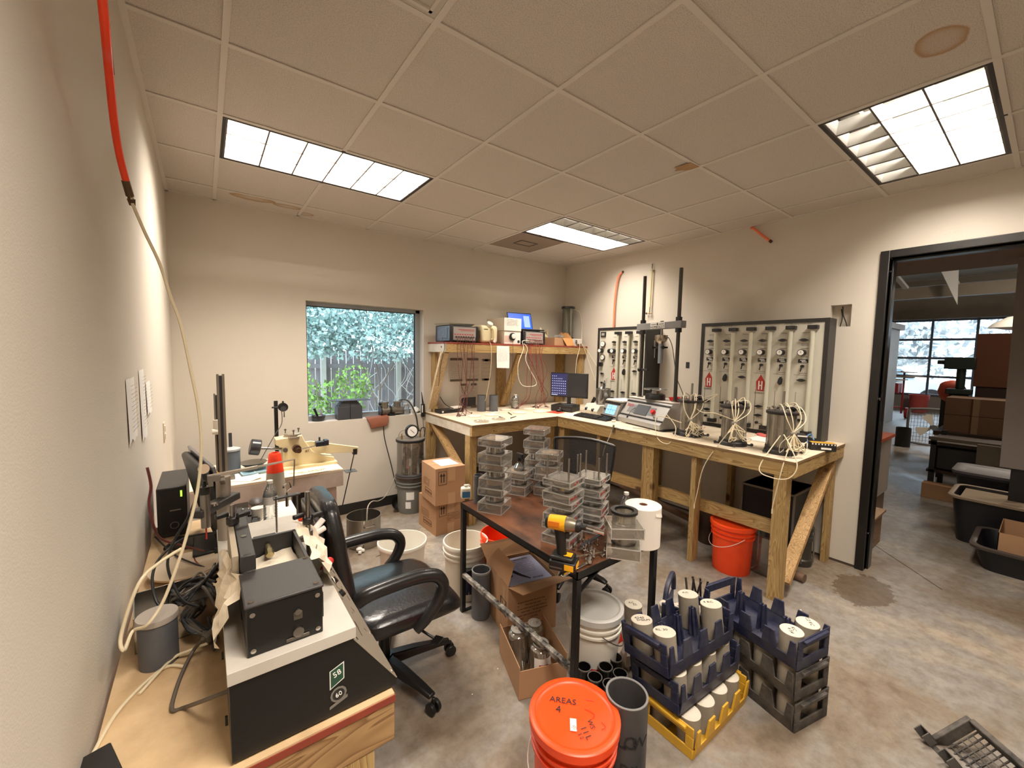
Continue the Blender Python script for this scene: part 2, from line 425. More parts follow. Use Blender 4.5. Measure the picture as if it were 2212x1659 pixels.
# tile (i,j) spans x i*G..(i+1)*G, y -(j+1)*G..-j*G
LIGHTS = [(0, 0, (1, 1, 1)), (4, 0, (1, 1, 0)), (4, 4, (0, 1, 1)), (0, 5, (1, 1, 1))]
for i, j, _ in LIGHTS: cut(i, i+2, j, j+1)
cut(4, 5, -1, 0); cut(0, 1, 3, 4)
b = B()
for i in range(-1, 7):
    for j in range(-2, 9):
        if (i, j) in fix: continue
        xa, xb = max(i*G, XL), min((i+1)*G, XR); ya, yb = max(-(j+1)*G, YF), min(-j*G, YW)
        if xb-xa < .01 or yb-ya < .01: continue
        b.bb((xa, ya, H), (xb, yb, H+.016))
ce = struct(b.build('ceiling', CEILM))
b = B()
for i in range(0, 7):
    for j in range(-2, 9):
        if not ((i, j) in fix and (i-1, j) in fix): b.bb((i*G-.012, max(-(j+1)*G, YF), H-.006), (i*G+.012, min(-j*G, YW), H-.001))
for j in range(-1, 9):
    for i in range(-1, 7):
        if (i, j) in fix and (i, j-1) in fix: continue
        b.bb((max(i*G, XL)+.012, -j*G-.012, H-.0055), (min((i+1)*G, XR)-.012, -j*G+.012, H-.001))
b.bb((XL, YF, H-.006), (XL+.022, YW, H)); b.bb((XR-.022, YF, H-.006), (XR, YW, H)); b.bb((XL, YW-.022, H-.006), (XR, YW, H))
b.build('ceiling_grid', GR, ce)
# the broken-out corner of a tile
B().add([(2.335, -1.83, H-.0075), (2.435, -1.835, H-.0075), (2.43, -1.77, H-.0075), (2.40, -1.74, H-.0075), (2.37, -1.70, H-.0075), (2.35, -1.73, H-.0075), (2.335, -1.72, H-.0075), (2.33, -1.76, H-.0075)][::1], [tuple(range(8))]).build('ceiling_stain', mat('water_stain', (176, 142, 100), .9, var=.3, vs=20), ce)
# plenum above the tiles keeps the sky out
struct(B().bb((XL-.1, YF-.1, H+.25), (XR+.12, YW+.16, H+.3)).build('ceiling_deck', mat('deck', (90, 86, 80), .9)))

# ------------------------------------------------------------------ ceiling fixtures
louv = mat('louver_white', (214, 212, 206), .35)
hous = mat('fixture_housing', (30, 26, 24), .5)
refl = mat('fixture_reflector', (230, 228, 222), .4)
def fixture(i, j, lit, label):
    x0, y1 = i*G, -j*G; x1, y0 = x0+2*G, y1-G
    r = thing('ceiling_light', label, 'ceiling light', ((x0+x1)/2, (y0+y1)/2, H), 0, 'recessed louvered ceiling lights')
    hx, hy = G-.012, G/2-.012
    b = B()     # housing: dark lip and box above
    for s in (-1, 1):
        b.bb((-hx, s*hy, -.004), (hx, s*(hy-.016), .11)); b.bb((s*hx, -hy+.016, -.004), (s*(hx-.016), hy-.016, .11))
    b.build('housing', hous, r)
    B().bb((-hx, -hy, .11), (hx, hy, .125)).build('reflector', refl, r)
    b = B(); w = hx-.02; d = hy-.02
    for k in range(7):
        x = -w+2*w*k/6
        b.prism([(x-.0008, .0), (x+.0008, .0), (x+.010, .068), (x-.010, .068)], 'y', -d, d)
    for k in range(4):
        y = -d+2*d*k/3
        b.prism([(y-.0008, .0), (y+.0008, .0), (y+.012, .068), (y-.012, .068)], 'x', -w, w)
    b.build('louver', louv, r)
    b = B()
    for k in range(7): x = -w+2*w*k/6; b.bb((x-.0042, -d, -.004), (x+.0042, d, .0))
    for k in range(4): y = -d+2*d*k/3; b.bb((-w, y-.0042, -.0035), (w, y+.0042, .0005))
    b.build('louver_edge', mat('louver_edge_grey', (96, 90, 84), .6), r)
    for k in range(3):       # k=0 is the row nearest +y
        y = d-2*d*(k+.5)/3
        B().cyl((-w+.02, y, .092), (w-.02, y, .092), .0125, n=10).build('lamp_tube', mat('dead_tube', (210, 210, 205), .4), r) if not lit[k] else None
        if lit[k]:
            area('lamp_light', (0, y, .095), 2*w-.02, .12, LAMP_W, LAMP_C, parent=r)
    return r
fixture(0, 0, LIGHTS[0][2], 'louvered ceiling light near the left wall, all three rows lit')
fixture(4, 0, (1, 1, 0), 'smaller-looking far ceiling light with one dark row, beside the brown vent')
fixture(4, 4, (0, 1, 1), 'large ceiling light at the right with one dark row of cells')
fixture(0, 5, (1, 1, 1), 'louvered ceiling light overhead behind the viewer')
# vents
def vent(i, j, label, col, name='ceiling_vent'):
    r = thing(name, label, 'ceiling vent', ((i+.5)*G, -(j+.5)*G, H))
    h = G/2-.012; b = B()
    b.bb((-h, -h, -.003), (h, h, .012)); b.build('panel', mat('vent_panel_%d' % i, col, .5), r)
    b = B()
    if j < 0:
        for s in (-1, 1): b.box((0, s*.07, -.006), (.22, .008, .008)); b.box((s*.11, 0, -.006), (.008, .148, .008))
        b.build('diffuser_ring', mat('vent_ring', (120, 106, 94), .6), r)
    else:
        for q in (.27, .22, .17):
            for s in (-1, 1): b.bb((-q, s*q, -.012), (q, s*(q-.012), -.003)); b.bb((s*q, -q, -.012), (s*(q-.012), q, -.003))
        b.build('diffuser_ring', GR, r)
    return r
vent(4, -1, 'plain brownish square vent panel beside the far ceiling light', (140, 124, 108))
vent(0, 3, 'white ceiling vent with nested square rings at the top edge', (200, 194, 184))

# ------------------------------------------------------------------ turns a spot of the photo into a point on a known plane of the room
_C = Vector((-0.1035, -3.2779, 1.6520)); _R = Vector((0.7995522, -0.60034106, 0.01751854)); _U = Vector((0.03199684, 0.07170523, 0.99691251)); _F = Vector((0.59974368, 0.79652305, -0.07654109)); _f = 882.6
def P(a, b, **k):
    d = _F+_R*((a-1106)/_f)-_U*((b-829.5)/_f); (ax, v), = k.items(); i = 'xyz'.index(ax); t = (v-_C[i])/d[i]
    return _C+d*t
def ZT(x, y, b):
    """height of the point above (x, y) seen at image row b"""
    lo, hi = -1.0, 3.2
    for _ in range(40):
        z = (lo+hi)/2; d = Vector((x, y, z))-_C
        if 829.5-_f*d.dot(_U)/d.dot(_F) > b: lo = z
        else: hi = z
    return lo

# ================================================================== BENCHES
PLY = mat('white_painted_plywood', (228, 214, 190), .6, var=.4, vs=7, col2=(178, 150, 112))
PLYE = mat('plywood_edge', (132, 104, 70), .8, var=.4, vs=30)
REDP = mat('red_painted_edge', (138, 58, 40), .7, var=.4, vs=12)
LITW = mat('daylit_pale_wood', (214, 204, 186), .7, var=.5, vs=6, col2=(170, 140, 96))  # pale tone paints window daylight onto the left end boards
SCREW = mat('screw_head', (60, 52, 44), .5, .6)
BZ = .975
def pieces(r, name, lst, m, bevel=.002):
    for a, c in lst:
        B().bb(a, c).build(name, m, r, bevel=bevel, local=False)
# bench along the right wall
r = thing('wooden_workbench', 'long pine workbench with white top along the right wall, nearest the doorway', 'workbench', (2.93, -2.31, 0))
B().bb((2.93, -2.31, BZ-.019), (XR-.002, YW-.002, BZ)).build('bench_top', [PLY], r, local=False)
B().bb((2.9285, -2.3115, BZ-.0185), (2.93, -.08, BZ-.001)).bb((2.93, -2.3115, BZ-.0185), (XR-.002, -2.31, BZ-.001)).build('top_edge', PLYE, r, local=False)
pieces(r, 'apron', [((2.932, -2.27, .866), (2.970, -.08, .955))], WY)
pieces(r, 'apron', [((2.932, -2.308, .866), (XR-.004, -2.270, .955))], WX)
pieces(r, 'leg', [((2.935, -2.268, 0), (2.975, -2.19, .866)), ((2.975, -2.268, 0), (3.025, -2.23, .866)), ((2.972, -1.63, 0), (3.06, -1.588, .955)),
                  ((2.972, -1.245, 0), (3.06, -1.13, .955)), ((2.972, -.645, 0), (3.06, -.603, .955)), ((3.86, -2.268, 0), (3.955, -2.23, .866)),
                  ((3.86, -.70, 0), (3.95, -.66, .955)), ((3.86, -1.5, 0), (3.95, -1.46, .955)), ((2.975, -.14, 0), (3.06, -.05, .955))], WZ)
pieces(r, 'stretcher', [((3.062, -2.23, .405), (3.10, -.3, .50))], WY)
o = B().beam((3.05, -2.249, .10), (3.90, -2.249, .90), .038, .085, up=(0, 1, 0)).build('brace', wood('pine_brace', 'z', (196, 160, 110)), r, bevel=.002, local=False)
b = B()
for x, y, z in ((2.9, 0, 0),): pass
for k, (y, z) in enumerate(((-2.24, .93), (-2.24, .89), (-1.61, .92), (-1.2, .93), (-1.2, .9), (-.62, .92))): b.cyl((2.9315, y, z), (2.9325, y, z), .004, n=8)
for z in (.2, .32, .5, .72): b.cyl((3.9, -2.2695, z), (3.9, -2.2685, z), .004, n=8)
b.build('screw', SCREW, r, local=False)
# bench along the back wall
r = thing('wooden_workbench', 'pine workbench with white painted top in the far corner under the shelf', 'workbench', (1.85, -.08, 0))
B().bb((1.85, -.08, BZ-.019), (2.9285, YW-.002, BZ)).build('bench_top', PLY, r, local=False)
B().bb((1.8485, -.08, BZ-.0185), (1.85, YW-.002, BZ-.001)).bb((1.85, -.0815, BZ-.0185), (2.9285, -.08, BZ-.001)).build('top_edge', PLYE, r, local=False)
pieces(r, 'apron', [((1.852, -.04, .866), (1.89, YW-.004, .955))], LITW)
pieces(r, 'apron', [((1.852, -.078, .866), (2.928, -.04, .955))], WX)
pieces(r, 'leg', [((1.89, -.04, 0), (1.93, .05, .955)), ((1.853, -.04, 0), (1.89, .05, .866)), ((2.84, -.04, 0), (2.926, .02, .955)), ((1.853, .84, 0), (1.94, YW-.004, .866))], WZ)
B().beam((1.905, .86, .90), (1.905, .08, .40), .038, .085, up=(1, 0, 0)).build('brace', wood('pine_brace', 'z'), r, bevel=.002, local=False)
B().cyl((1.8515, .5, .91), (1.8505, .5, .91), .004, n=8).cyl((2.1, -.0785, .9), (2.1, -.0795, .9), .006, n=8).build('screw', SCREW, r, local=False)

# shelf standing on the back bench
SX0, SY0, SZ = 1.88, .475, 1.75
r = thing('wooden_shelf', 'long pine shelf with a red painted edge standing on the back bench', 'shelf', (SX0, SY0, BZ))
B().bb((SX0, SY0, SZ-.018), (XR-.002, YW-.002, SZ)).build('shelf_board', REDP, r, local=False)
pieces(r, 'apron', [((SX0+.002, SY0+.04, SZ-.105), (SX0+.04, YW-.004, SZ-.018))], LITW)
pieces(r, 'apron', [((SX0+.002, SY0+.002, SZ-.105), (XR-.004, SY0+.04, SZ-.018))], WX)
zz = SZ-.018
pieces(r, 'post', [((SX0+.04, .83, BZ), (SX0+.08, .92, zz)), ((2.80, .875, BZ), (2.93, .918, zz)), ((3.80, .875, BZ), (3.93, .918, zz)), ((3.86, SY0+.04, BZ), (3.95, SY0+.08, zz))], WZ)
pale = wood('pale_pine', 'z', (214, 190, 150), (180, 148, 104))
B().beam((SX0+.02, .86, BZ+.05), (SX0+.02, .56, SZ-.107), .038, .085, up=(1, 0, 0)).build('brace', pale, r, bevel=.002, local=False)
B().beam((2.87, .84, BZ+.03), (2.87, .53, SZ-.11), .038, .085, up=(1, 0, 0)).build('brace', WZ, r, bevel=.002, local=False)
B().cyl((SX0+.001, .6, 1.70), (SX0+.003, .6, 1.70), .012, n=12).build('hole', SCREW, r, local=False)

# left bench
LZ, LY0, LX1 = .88, -2.432, .216
LBT = mat('dusty_worktop', (214, 184, 142), .6, var=.55, vs=5, col2=(150, 118, 82))
r = thing('wooden_workbench', 'narrow dusty workbench with a red edge along the left wall', 'workbench', (0, LY0, 0))
B().bb((XL+.012, LY0, LZ-.02), (LX1, -1.02, LZ)).build('bench_top', LBT, r, local=False)
B().bb((XL+.012, LY0-.002, LZ-.019), (LX1+.002, LY0, LZ-.004)).bb((LX1, LY0, LZ-.019), (LX1+.002, -1.02, LZ-.004)).build('top_edge', REDP, r, local=False)
DW = wood('stained_wood', 'x', (170, 136, 92), (120, 86, 52), (50, 34, 22))
pieces(r, 'apron', [((XL+.014, LY0, LZ-.112), (LX1, LY0+.038, LZ-.02))], DW)
pieces(r, 'apron', [((LX1-.038, LY0+.038, LZ-.112), (LX1, -1.03, LZ-.02))], WY)
pieces(r, 'leg', [((LX1-.085, LY0+.04, 0), (LX1-.04, LY0+.13, LZ-.02)), ((LX1-.13, LY0+.002, 0), (LX1-.045, LY0+.04, LZ-.112)), ((LX1-.085, -1.13, 0), (LX1-.04, -1.04, LZ-.02)),
                  ((XL+.02, LY0+.04, 0), (XL+.06, LY0+.13, LZ-.02)), ((XL+.02, -1.13, 0), (XL+.06, -1.04, LZ-.02))], WZ)
# white desk pad at the far half of the left bench
DESK = mat('white_laminate', (232, 222, 206), .45, var=.3, vs=6, col2=(214, 190, 160))
o = B().bb((-.05, -1.72, LZ+.001), (LX1+.004, -1.03, LZ+.02)).build('desk_board', DESK, bevel=.003)
tag(o, 'loose white laminate board lying on the left bench under the keyboard', 'board')

# white painted table beyond it
TZ = .78
WPW = mat('worn_white_painted_wood', (206, 194, 184), .65, var=.6, vs=5, col2=(176, 154, 140))
r = thing('work_table', 'white painted wooden table in the back left corner', 'table', (.2, .1, 0))
B().bb((XL+.02, -.19, TZ-.02), (.685, .42, TZ)).build('table_top', mat('paint_stained_top', (232, 220, 198), .6, var=.4, vs=4, col2=(206, 172, 132)), r, local=False, bevel=.002)
pieces(r, 'apron', [((XL+.02, -.19, TZ-.125), (.685, -.152, TZ-.021)), ((.647, -.15, TZ-.125), (.685, .42, TZ-.021))], WPW)
pieces(r, 'leg', [((.59, -.15, 0), (.646, -.07, TZ-.021)), ((.59, .34, 0), (.646, .42, TZ-.021)), ((XL+.03, -.15, 0), (XL+.09, -.07, TZ-.021)), ((.10, -.15, 0), (.15, -.09, TZ-.021))], WPW)

# steel cart / table in the middle
CZ = .71
WORN = mat('worn_black_steel', (30, 28, 27), .4, var=.9, vs=22, col2=(190, 184, 172))
BROWN = mat('stained_brown_board', (116, 72, 46), .3, var=1.0, vs=7, col2=(26, 15, 11), bump=.05, bs=40, stretch=(1, .5, 1))
TX0, TX1, TY0, TY1 = 1.150, 1.745, -2.105, -1.10
r = thing('steel_table', 'low black steel table with a stained brown wooden top in the middle', 'table', ((TX0+TX1)/2, (TY0+TY1)/2, 0))
B().bb((TX0+.004, TY0+.004, CZ-.012), (TX1-.004, TY1-.004, CZ)).build('table_top', BROWN, r, local=False)
b = B(); w = .028
b.bb((TX0, TY0, CZ-.034), (TX0+.004, TY1, CZ+.002)).bb((TX1-.004, TY0, CZ-.034), (TX1, TY1, CZ+.002)).bb((TX0, TY0, CZ-.034), (TX1, TY0+.004, CZ+.002)).bb((TX0, TY1-.004, CZ-.034), (TX1, TY1, CZ+.002))
b.bb((TX0, TY0, CZ-.034), (TX0+.03, TY1, CZ-.03)).bb((TX1-.03, TY0, CZ-.034), (TX1, TY1, CZ-.03)).bb((TX0, TY0, CZ-.034), (TX1, TY0+.03, CZ-.03))
b.build('frame', BLACKM, r, local=False)
for x, y in ((TX0, TY0), (TX0, TY1-w), (TX1-w, TY0), (TX1-w, TY1-w)):
    B().bb((x, y, 0), (x+w, y+w, CZ-.034)).build('leg', BLACKM, r, local=False, bevel=.002)
B().bb((TX0, TY0+w, .235), (TX0+.026, TY1-w, .261)).build('lower_rail', WORN, r, local=False, bevel=.002)
B().bb((TX0+w, TY1-.026, .235), (TX1-w, TY1, .261)).build('lower_rail', BLACKM, r, local=False, bevel=.002)
B().beam((TX0+w, TY0+.014, CZ-.1), (TX0+.15, TY0+.014, CZ-.034), .006, .02, up=(0, 1, 0)).build('corner_brace', BLACKM, r, local=False)
B().bb((TX0+w, TY1-w, .0), (TX0+.1, TY1-.004, .006)).build('foot_tab', BLACKM, r, local=False)

# ================================================================== WINDOW AND WHAT LIES OUTSIDE
ALU = mat('window_aluminium', (176, 182, 190), .4, .6)
yo = YW+.105
b = B()
fx0, fx1, fz0, fz1 = WX0, WX1, WZ0, WZ1
for y0_, y1_, w_ in ((yo, yo+.05, .05),):
    b.bb((fx0, y0_, fz0), (fx0+.018, y1_, fz1)).bb((fx1-w_, y0_, fz0), (fx1, y1_, fz1)).bb((fx0, y0_, fz0), (fx1, y1_, fz0+w_)).bb((fx0, y0_, fz1-w_*.7), (fx1, y1_, fz1))
wn = struct(b.build('window_1', ALU, bevel=.002))
b = B(); k = .052
b.bb((fx0+.018, yo+.012, fz0+.05), (fx0+.026, yo+.03, fz1-.035)).bb((fx1-.06, yo+.012, fz0+.05), (fx1-.05, yo+.03, fz1-.035)).bb((fx0+.018, yo+.012, fz1-.043), (fx1-.05, yo+.03, fz1-.035))
b.build('gasket', BLACK, wn)
B().bb((fx0+.02, yo+.018, fz0+.05), (fx1-.05, yo+.022, fz1-.035)).build('window_pane', GLASS, wn)
B().bb((WX0, YW+.001, WZ0-.001), (WX1, yo, WZ0+.002)).build('window_sill', mat('sill_white', (226, 222, 214), .5), wn)
# ground, fence, shrubs
struct(B().bb((-30, YW+.3, -.35), (60, 40, -.3)).build('ground_outside', mat('yard_soil', (128, 120, 98), .95, var=.5, vs=2)))
FEN = mat('weathered_fence', (134, 128, 130), .85, var=.6, vs=4, stretch=(6, 1, .6))
r = thing('board_fence', 'weathered grey board fence outside behind the bushes', 'fence', (3.5, 5.4, -.3))
b = B(); rnd = random.Random(3)
x = -2.0
while x < 9:
    b.bb((x, 5.40, -.3), (x+.135, 5.42, 1.62+rnd.uniform(-.02, .02))); x += .145
b.build('board_panel', FEN, r, local=False)
B().bb((-2, 5.36, 1.28), (9, 5.40, 1.37)).build('rail', FEN, r, local=False)
B().bb((-2, 5.36, .2), (9, 5.40, .29)).build('rail', FEN, r, local=False)
for x in (1.7, 3.22, 6.0): B().bb((x, 5.27, -.3), (x+.09, 5.36, 1.62)).build('post', mat('fence_post_pale', (178, 174, 164), .85), r, local=False)
def leafmat(name, c):
    m = bpy.data.materials.new(name); m.use_nodes = True; nt = m.node_tree; L = nt.links.new
    nt.nodes.remove(nt.nodes['Principled BSDF'])
    oi = nn(nt, 'ShaderNodeNewGeometry'); r = nn(nt, 'ShaderNodeValToRGB'); e = r.color_ramp.elements
    e[0].color = (*lin(tuple(int(v*.55) for v in c)), 1); e[1].color = (*lin(tuple(min(255, int(v*1.15)) for v in c)), 1)
    L(oi.outputs['Random Per Island'], r.inputs[0])
    d = nn(nt, 'ShaderNodeBsdfDiffuse'); t = nn(nt, 'ShaderNodeBsdfTranslucent'); mx = nn(nt, 'ShaderNodeMixShader'); mx.inputs[0].default_value = .4
    L(r.outputs[0], d.inputs[0]); L(r.outputs[0], t.inputs[0]); L(d.outputs[0], mx.inputs[1]); L(t.outputs[0], mx.inputs[2]); L(mx.outputs[0], nt.nodes['Material Output'].inputs[0])
    return m
LF = leafmat('leaves_bluegreen', (192, 216, 212)); LF2 = leafmat('leaves_green', (138, 176, 92)); LF3 = leafmat('leaves_far', (126, 150, 140))
def foliage(b, rnd, n, c, s, sz):
    for _ in range(n):
        while True:
            u = [rnd.uniform(-1, 1) for _ in range(3)]
            if sum(v*v for v in u) < 1: break
        p = Vector([c[i]+s[i]*u[i] for i in range(3)])
        a = Vector([rnd.gauss(0, 1) for _ in range(3)]).normalized(); q = a.cross(Vector([rnd.gauss(0, 1) for _ in range(3)])).normalized()
        l = sz*rnd.uniform(.6, 1.3); w = l*.32
        b.add([p-a*l*.5, p+q*w, p+a*l*.5, p-q*w], [(0, 1, 2, 3)])
rnd = random.Random(11)
def bush(name, label, loc, blobs, m, sz, stems, group=None):
    r = thing(name, label, 'shrub', loc, group=group)
    b = B()
    for n, c, s in blobs: foliage(b, rnd, n, c, s, sz)
    o = b.build('foliage', m, r, local=False); o['kind'] = 'stuff'
    b = B()
    for p in stems: b.tube(p, .014, 5, 3)
    b.build('stem', mat('bark', (118, 104, 92), .9), r, local=False)
bush('leafy_shrub', 'tall blue-green leafy bush filling the window view above the fence', (2.4, 4.3, -.3),
     [(6800, (1.6, 4.3, 2.6), (1.9, .6, 1.15)), (2600, (1.2, 4.1, 2.0), (1.0, .4, .5)), (4600, (3.9, 4.5, 2.7), (1.4, .6, 1.1)), (1500, (2.6, 4.0, 1.85), (1.1, .4, .45)), (1800, (2.9, 4.6, 3.9), (2.2, .8, .9)), (900, (4.2, 4.3, 1.7), (.7, .4, .5))], LF, .085,
     [[(2.4, 4.3, -.3), (2.5, 4.3, 1.0), (2.3, 4.4, 2.4), (2.6, 4.3, 3.6)], [(2.5, 4.3, .9), (3.0, 4.4, 1.8), (3.6, 4.5, 3.0)], [(2.5, 4.3, .5), (2.1, 4.2, 1.5), (1.6, 4.2, 2.6)]])
bush('leafy_shrub', 'low bright green bush in front of the fence at the lower left of the window', (1.35, 3.3, -.3),
     [(420, (1.25, 3.3, .75), (.30, .3, .5)), (360, (1.75, 3.4, 1.05), (.36, .3, .38)), (180, (1.0, 3.2, 1.2), (.12, .2, .35))], LF2, .07,
     [[(1.35, 3.3, -.3), (1.3, 3.3, .5), (1.2, 3.3, 1.2)], [(1.35, 3.3, .1), (1.7, 3.4, 1.2)]])
# bare twigs
b = B()
for k in range(26):
    x = rnd.uniform(2.6, 4.8); p = [(x, 4.9, rnd.uniform(-.2, .8))]
    for q in range(4): p.append((p[-1][0]+rnd.uniform(-.3, .3), 4.9+rnd.uniform(-.2, .2), p[-1][2]+rnd.uniform(.1, .45)))
    b.tube(p, .006, 4, 3)
tag(b.build('bare_twigs', mat('pale_twig', (190, 186, 184), .8)), 'bare pale twigs tangled in front of the grey fence', 'twigs', kind='stuff')
tg = bush('tree', 'leafy tree crowns standing beyond the fence', (4, 9, -.3), [(3500, (2.5, 9, 4.2), (4.5, 1.2, 2.6)), (2200, (7.5, 9, 4.2), (3, 1.2, 2.6))], LF3, .22, [[(4, 9, -.3), (4, 9, 3)]])

# ================================================================== THINGS ON THE WALLS
def sheet(label, x, y0, y1, z0, z1, rows, seed, name='paper_sheet', group=None, torn=0):
    r = thing(name, label, 'paper', (x, (y0+y1)/2, z0), group=group)
    n = 6; vs = []; rnd = random.Random(seed)
    for i in range(n+1):
        u = i/n; y = y0+(y1-y0)*u; bulge = .004+.006*sin(u*pi)
        vs += [(x+bulge, y, z0+torn*abs(sin(i*1.7))), (x+bulge*.4, y, z1)]
    fs = [(2*i, 2*i+2, 2*i+3, 2*i+1) for i in range(n)]
    B().add(vs, fs).build('sheet', PAPER, r, local=False)
    o = scribble((y1-y0)*.8, (z1-z0)*.75, rows, seed).build('printed_lines', INK, r)
    o.location = (.011, 0, (z1-z0)*.55); o.rotation_euler = basis((0, -1, 0), (0, 0, 1)) if False else basis((0, 1, 0), (0, 0, 1))
    return r
PG = 'papers taped to the left wall'
sheet('narrow printed paper on the left wall, nearest the viewer of the three', XL, -1.515, -1.325, 1.33, 1.545, 12, 1, torn=.02, group=PG)
sheet('long printed list on the left wall, tallest of the three sheets', XL, -1.19, -1.04, 1.285, 1.56, 16, 2, torn=.015, group=PG)
sheet('small printed paper on the left wall, farthest from the viewer', XL, -.98, -.83, 1.36, 1.50, 7, 3, torn=.01, group=PG)
r = thing('wall_outlet', 'beige outlet plate on the left wall near the back corner', 'outlet', (XL, -.2, 1.10))
B().bb((XL, -.235, 1.10), (XL+.006, -.165, 1.215)).build('cover_plate', mat('beige_plate', (214, 196, 166), .4), r, local=False, bevel=.002)
B().bb((XL+.005, -.215, 1.165), (XL+.010, -.185, 1.195)).build('socket', WHITE, r, local=False)
B().bb((XL+.005, -.215, 1.12), (XL+.010, -.185, 1.15)).build('socket', WHITE, r, local=False)
# hose and tubing coming down beside the left wall
HOS = mat('orange_air_hose', (244, 66, 24), .4); HOSD = mat('hose_tape', (70, 46, 34), .6)
r = thing('air_hose', 'thick orange air hose hanging from the ceiling by the left wall with cream tubing below', 'hose', (-.23, -2.3, H))
Q = [(-.225, -2.42, H+.05), (-.226, -2.36, 2.62), P(222, 10, y=-2.25), P(234, 140, y=-2.15), P(246, 260, y=-2.06), P(258, 335, y=-2.0), P(274, 398, y=-1.96)]
B().tube(Q, .0068, 10).build('hose', HOS, r, local=False)
B().tube([P(230, 95, y=-2.178), P(237, 158, y=-2.132)], .0072, 10, 1).build('tape_wrap', HOSD, r, local=False)
B().cyl(P(271, 390, y=-1.965), P(281, 424, y=-1.95), .0078, n=12).cyl(P(281, 424, y=-1.95), P(284, 436, y=-1.95), .0055, n=8).cyl(P(283, 430, y=-1.95), P(286, 444, y=-1.945), .0085, .006, n=6).build('hose_coupling', mat('brass_fitting', (96, 78, 58), .35, .9), r, local=False)
Q = [P(286, 440, y=-1.95), P(312, 500, y=-1.96), P(345, 570, y=-1.97), P(368, 640, y=-1.98), P(390, 700, y=-1.99), P(410, 790, y=-2.0), P(428, 880, y=-2.0), P(435, 960, y=-2.0), P(428, 1050, y=-2.0), P(408, 1140, y=-2.02),
     P(385, 1215, y=-2.04), P(352, 1300, y=-2.06), P(318, 1350, y=-2.08), (-.255, -2.05, 1.0), P(268, 1405, y=-2.13), P(262, 1370, y=-2.12), P(300, 1260, y=-2.10), P(345, 1215, y=-2.06), P(392, 1185, y=-2.03)]
B().tube(Q, .0036, 8, 6).build('cream_tube', TUBE, r, local=False)
# right wall: short hose stub near the ceiling, long hose, glass burette
HOSW = mat('pale_orange_hose', (238, 128, 88), .5)
r = thing('air_hose', 'short orange hose stub sticking out of the right wall just below the ceiling', 'hose', (XR, -1.52, 2.83))
B().tube([(XR, -1.50, 2.835), (XR-.02, -1.53, 2.82), (XR-.03, -1.60, 2.75), (XR-.035, -1.68, 2.675)], .011, 8).build('hose', HOSW, r, local=False)
B().cyl((XR-.035, -1.675, 2.68), (XR-.036, -1.69, 2.665), .013, n=10).build('end_fitting', HOSD, r, local=False)
r = thing('air_hose', 'long orange hose running down the right wall behind the smaller gauge panel', 'hose', (XR, -.05, 2.64))
B().tube([(XR+.01, -.06, 2.645), (XR-.02, -.045, 2.63), (XR-.035, -.015, 2.57), (XR-.04, .01, 2.4), (XR-.04, .02, 2.2), (XR-.035, .025, 1.90)], .0105, 8).build('hose', HOSW, r, local=False)
B().sph((XR-.005, -.06, 2.645), .016, 8).build('wall_grommet', HOSD, r, local=False)
r = thing('glass_burette', 'slim yellowish glass burette tube mounted upright on the right wall', 'burette', (XR, -.47, 2.13))
B().cyl((XR-.03, -.475, 2.19), (XR-.03, -.482, 2.62), .009, n=12).build('glass_tube', mat('yellowed_glass', (214, 204, 150), .2), r, local=False)
B().cyl((XR-.03, -.482, 2.62), (XR-.03, -.484, 2.67), .007, n=8).box((XR-.02, -.482, 2.60), (.03, .035, .008)).build('top_clip', STEEL, r, local=False)
B().cyl((XR-.03, -.475, 2.11), (XR-.03, -.475, 2.20), .006, n=8).cyl((XR-.03, -.44, 2.125), (XR-.03, -.50, 2.12), .006, n=8).build('stopcock', mat('brass_dull', (150, 126, 84), .4, .7), r, local=False)
B().sph((XR-.03, -.433, 2.125), .012, 8).build('valve_knob', BLACK, r, local=False)
B().tube([(XR-.03, -.44, 2.12), (XR-.03, -.42, 2.05), (XR-.03, -.44, 1.98)], .0025, 6).build('thin_tube', TUBE, r, local=False)

# ================================================================== THE WAREHOUSE BEYOND THE DOOR
WH = mat('warehouse_wall', (150, 144, 136), .8, var=.3, vs=.6)
GX = 18.4
b = B(); b.bb((GX, -9.5, 0), (GX+.2, -6.2, 7)); b.bb((GX, .35, 0), (GX+.2, 3.5, 7)); b.bb((GX, -6.2, 2.95), (GX+.2, .35, 7))
struct(b.build('wall_warehouse_far', WH))
struct(B().bb((XR+.12, 3.4, 0), (GX, 3.5, 7)).build('wall_warehouse_left', WH))
struct(B().bb((XR, -9.6, 0), (GX, -9.5, 7)).build('wall_warehouse_right', WH))
struct(B().bb((XR+.02, YW, 0), (XR+.12, 3.5, 7)).bb((XR+.02, -9.5, 0), (XR+.12, YF, 7)).bb((XR+.02, YF, H+.3), (XR+.12, YW, 7)).build('wall_warehouse_near', WH))
struct(B().add([(XR, -9.6, 5.0), (XR, 3.5, 5.0), (GX+.2, 3.5, 4.2), (GX+.2, -9.6, 4.2)], [(0, 1, 2, 3)]).add([(XR, -9.6, 5.1), (XR, 3.5, 5.1), (GX+.2, 3.5, 4.3), (GX+.2, -9.6, 4.3)], [(0, 1, 2, 3)]).build('ceiling_warehouse', mat('white_insulation', (214, 212, 206), .8, var=.4, vs=1.5)))
# bulkhead just beyond the door
struct(B().bb((XR+.12, -4.5, 2.56), (6.0, 1.5, 3.2)).build('bulkhead', mat('bulkhead_brown', (146, 124, 104), .8)))
b = B().bb((GX-.03, -6.2, 2.95), (GX, .35, 3.55))
struct(b.build('trim_2', mat('dirty_insulation', (150, 138, 122), .85, var=.6, vs=1.2, bump=.4, bs=6)))
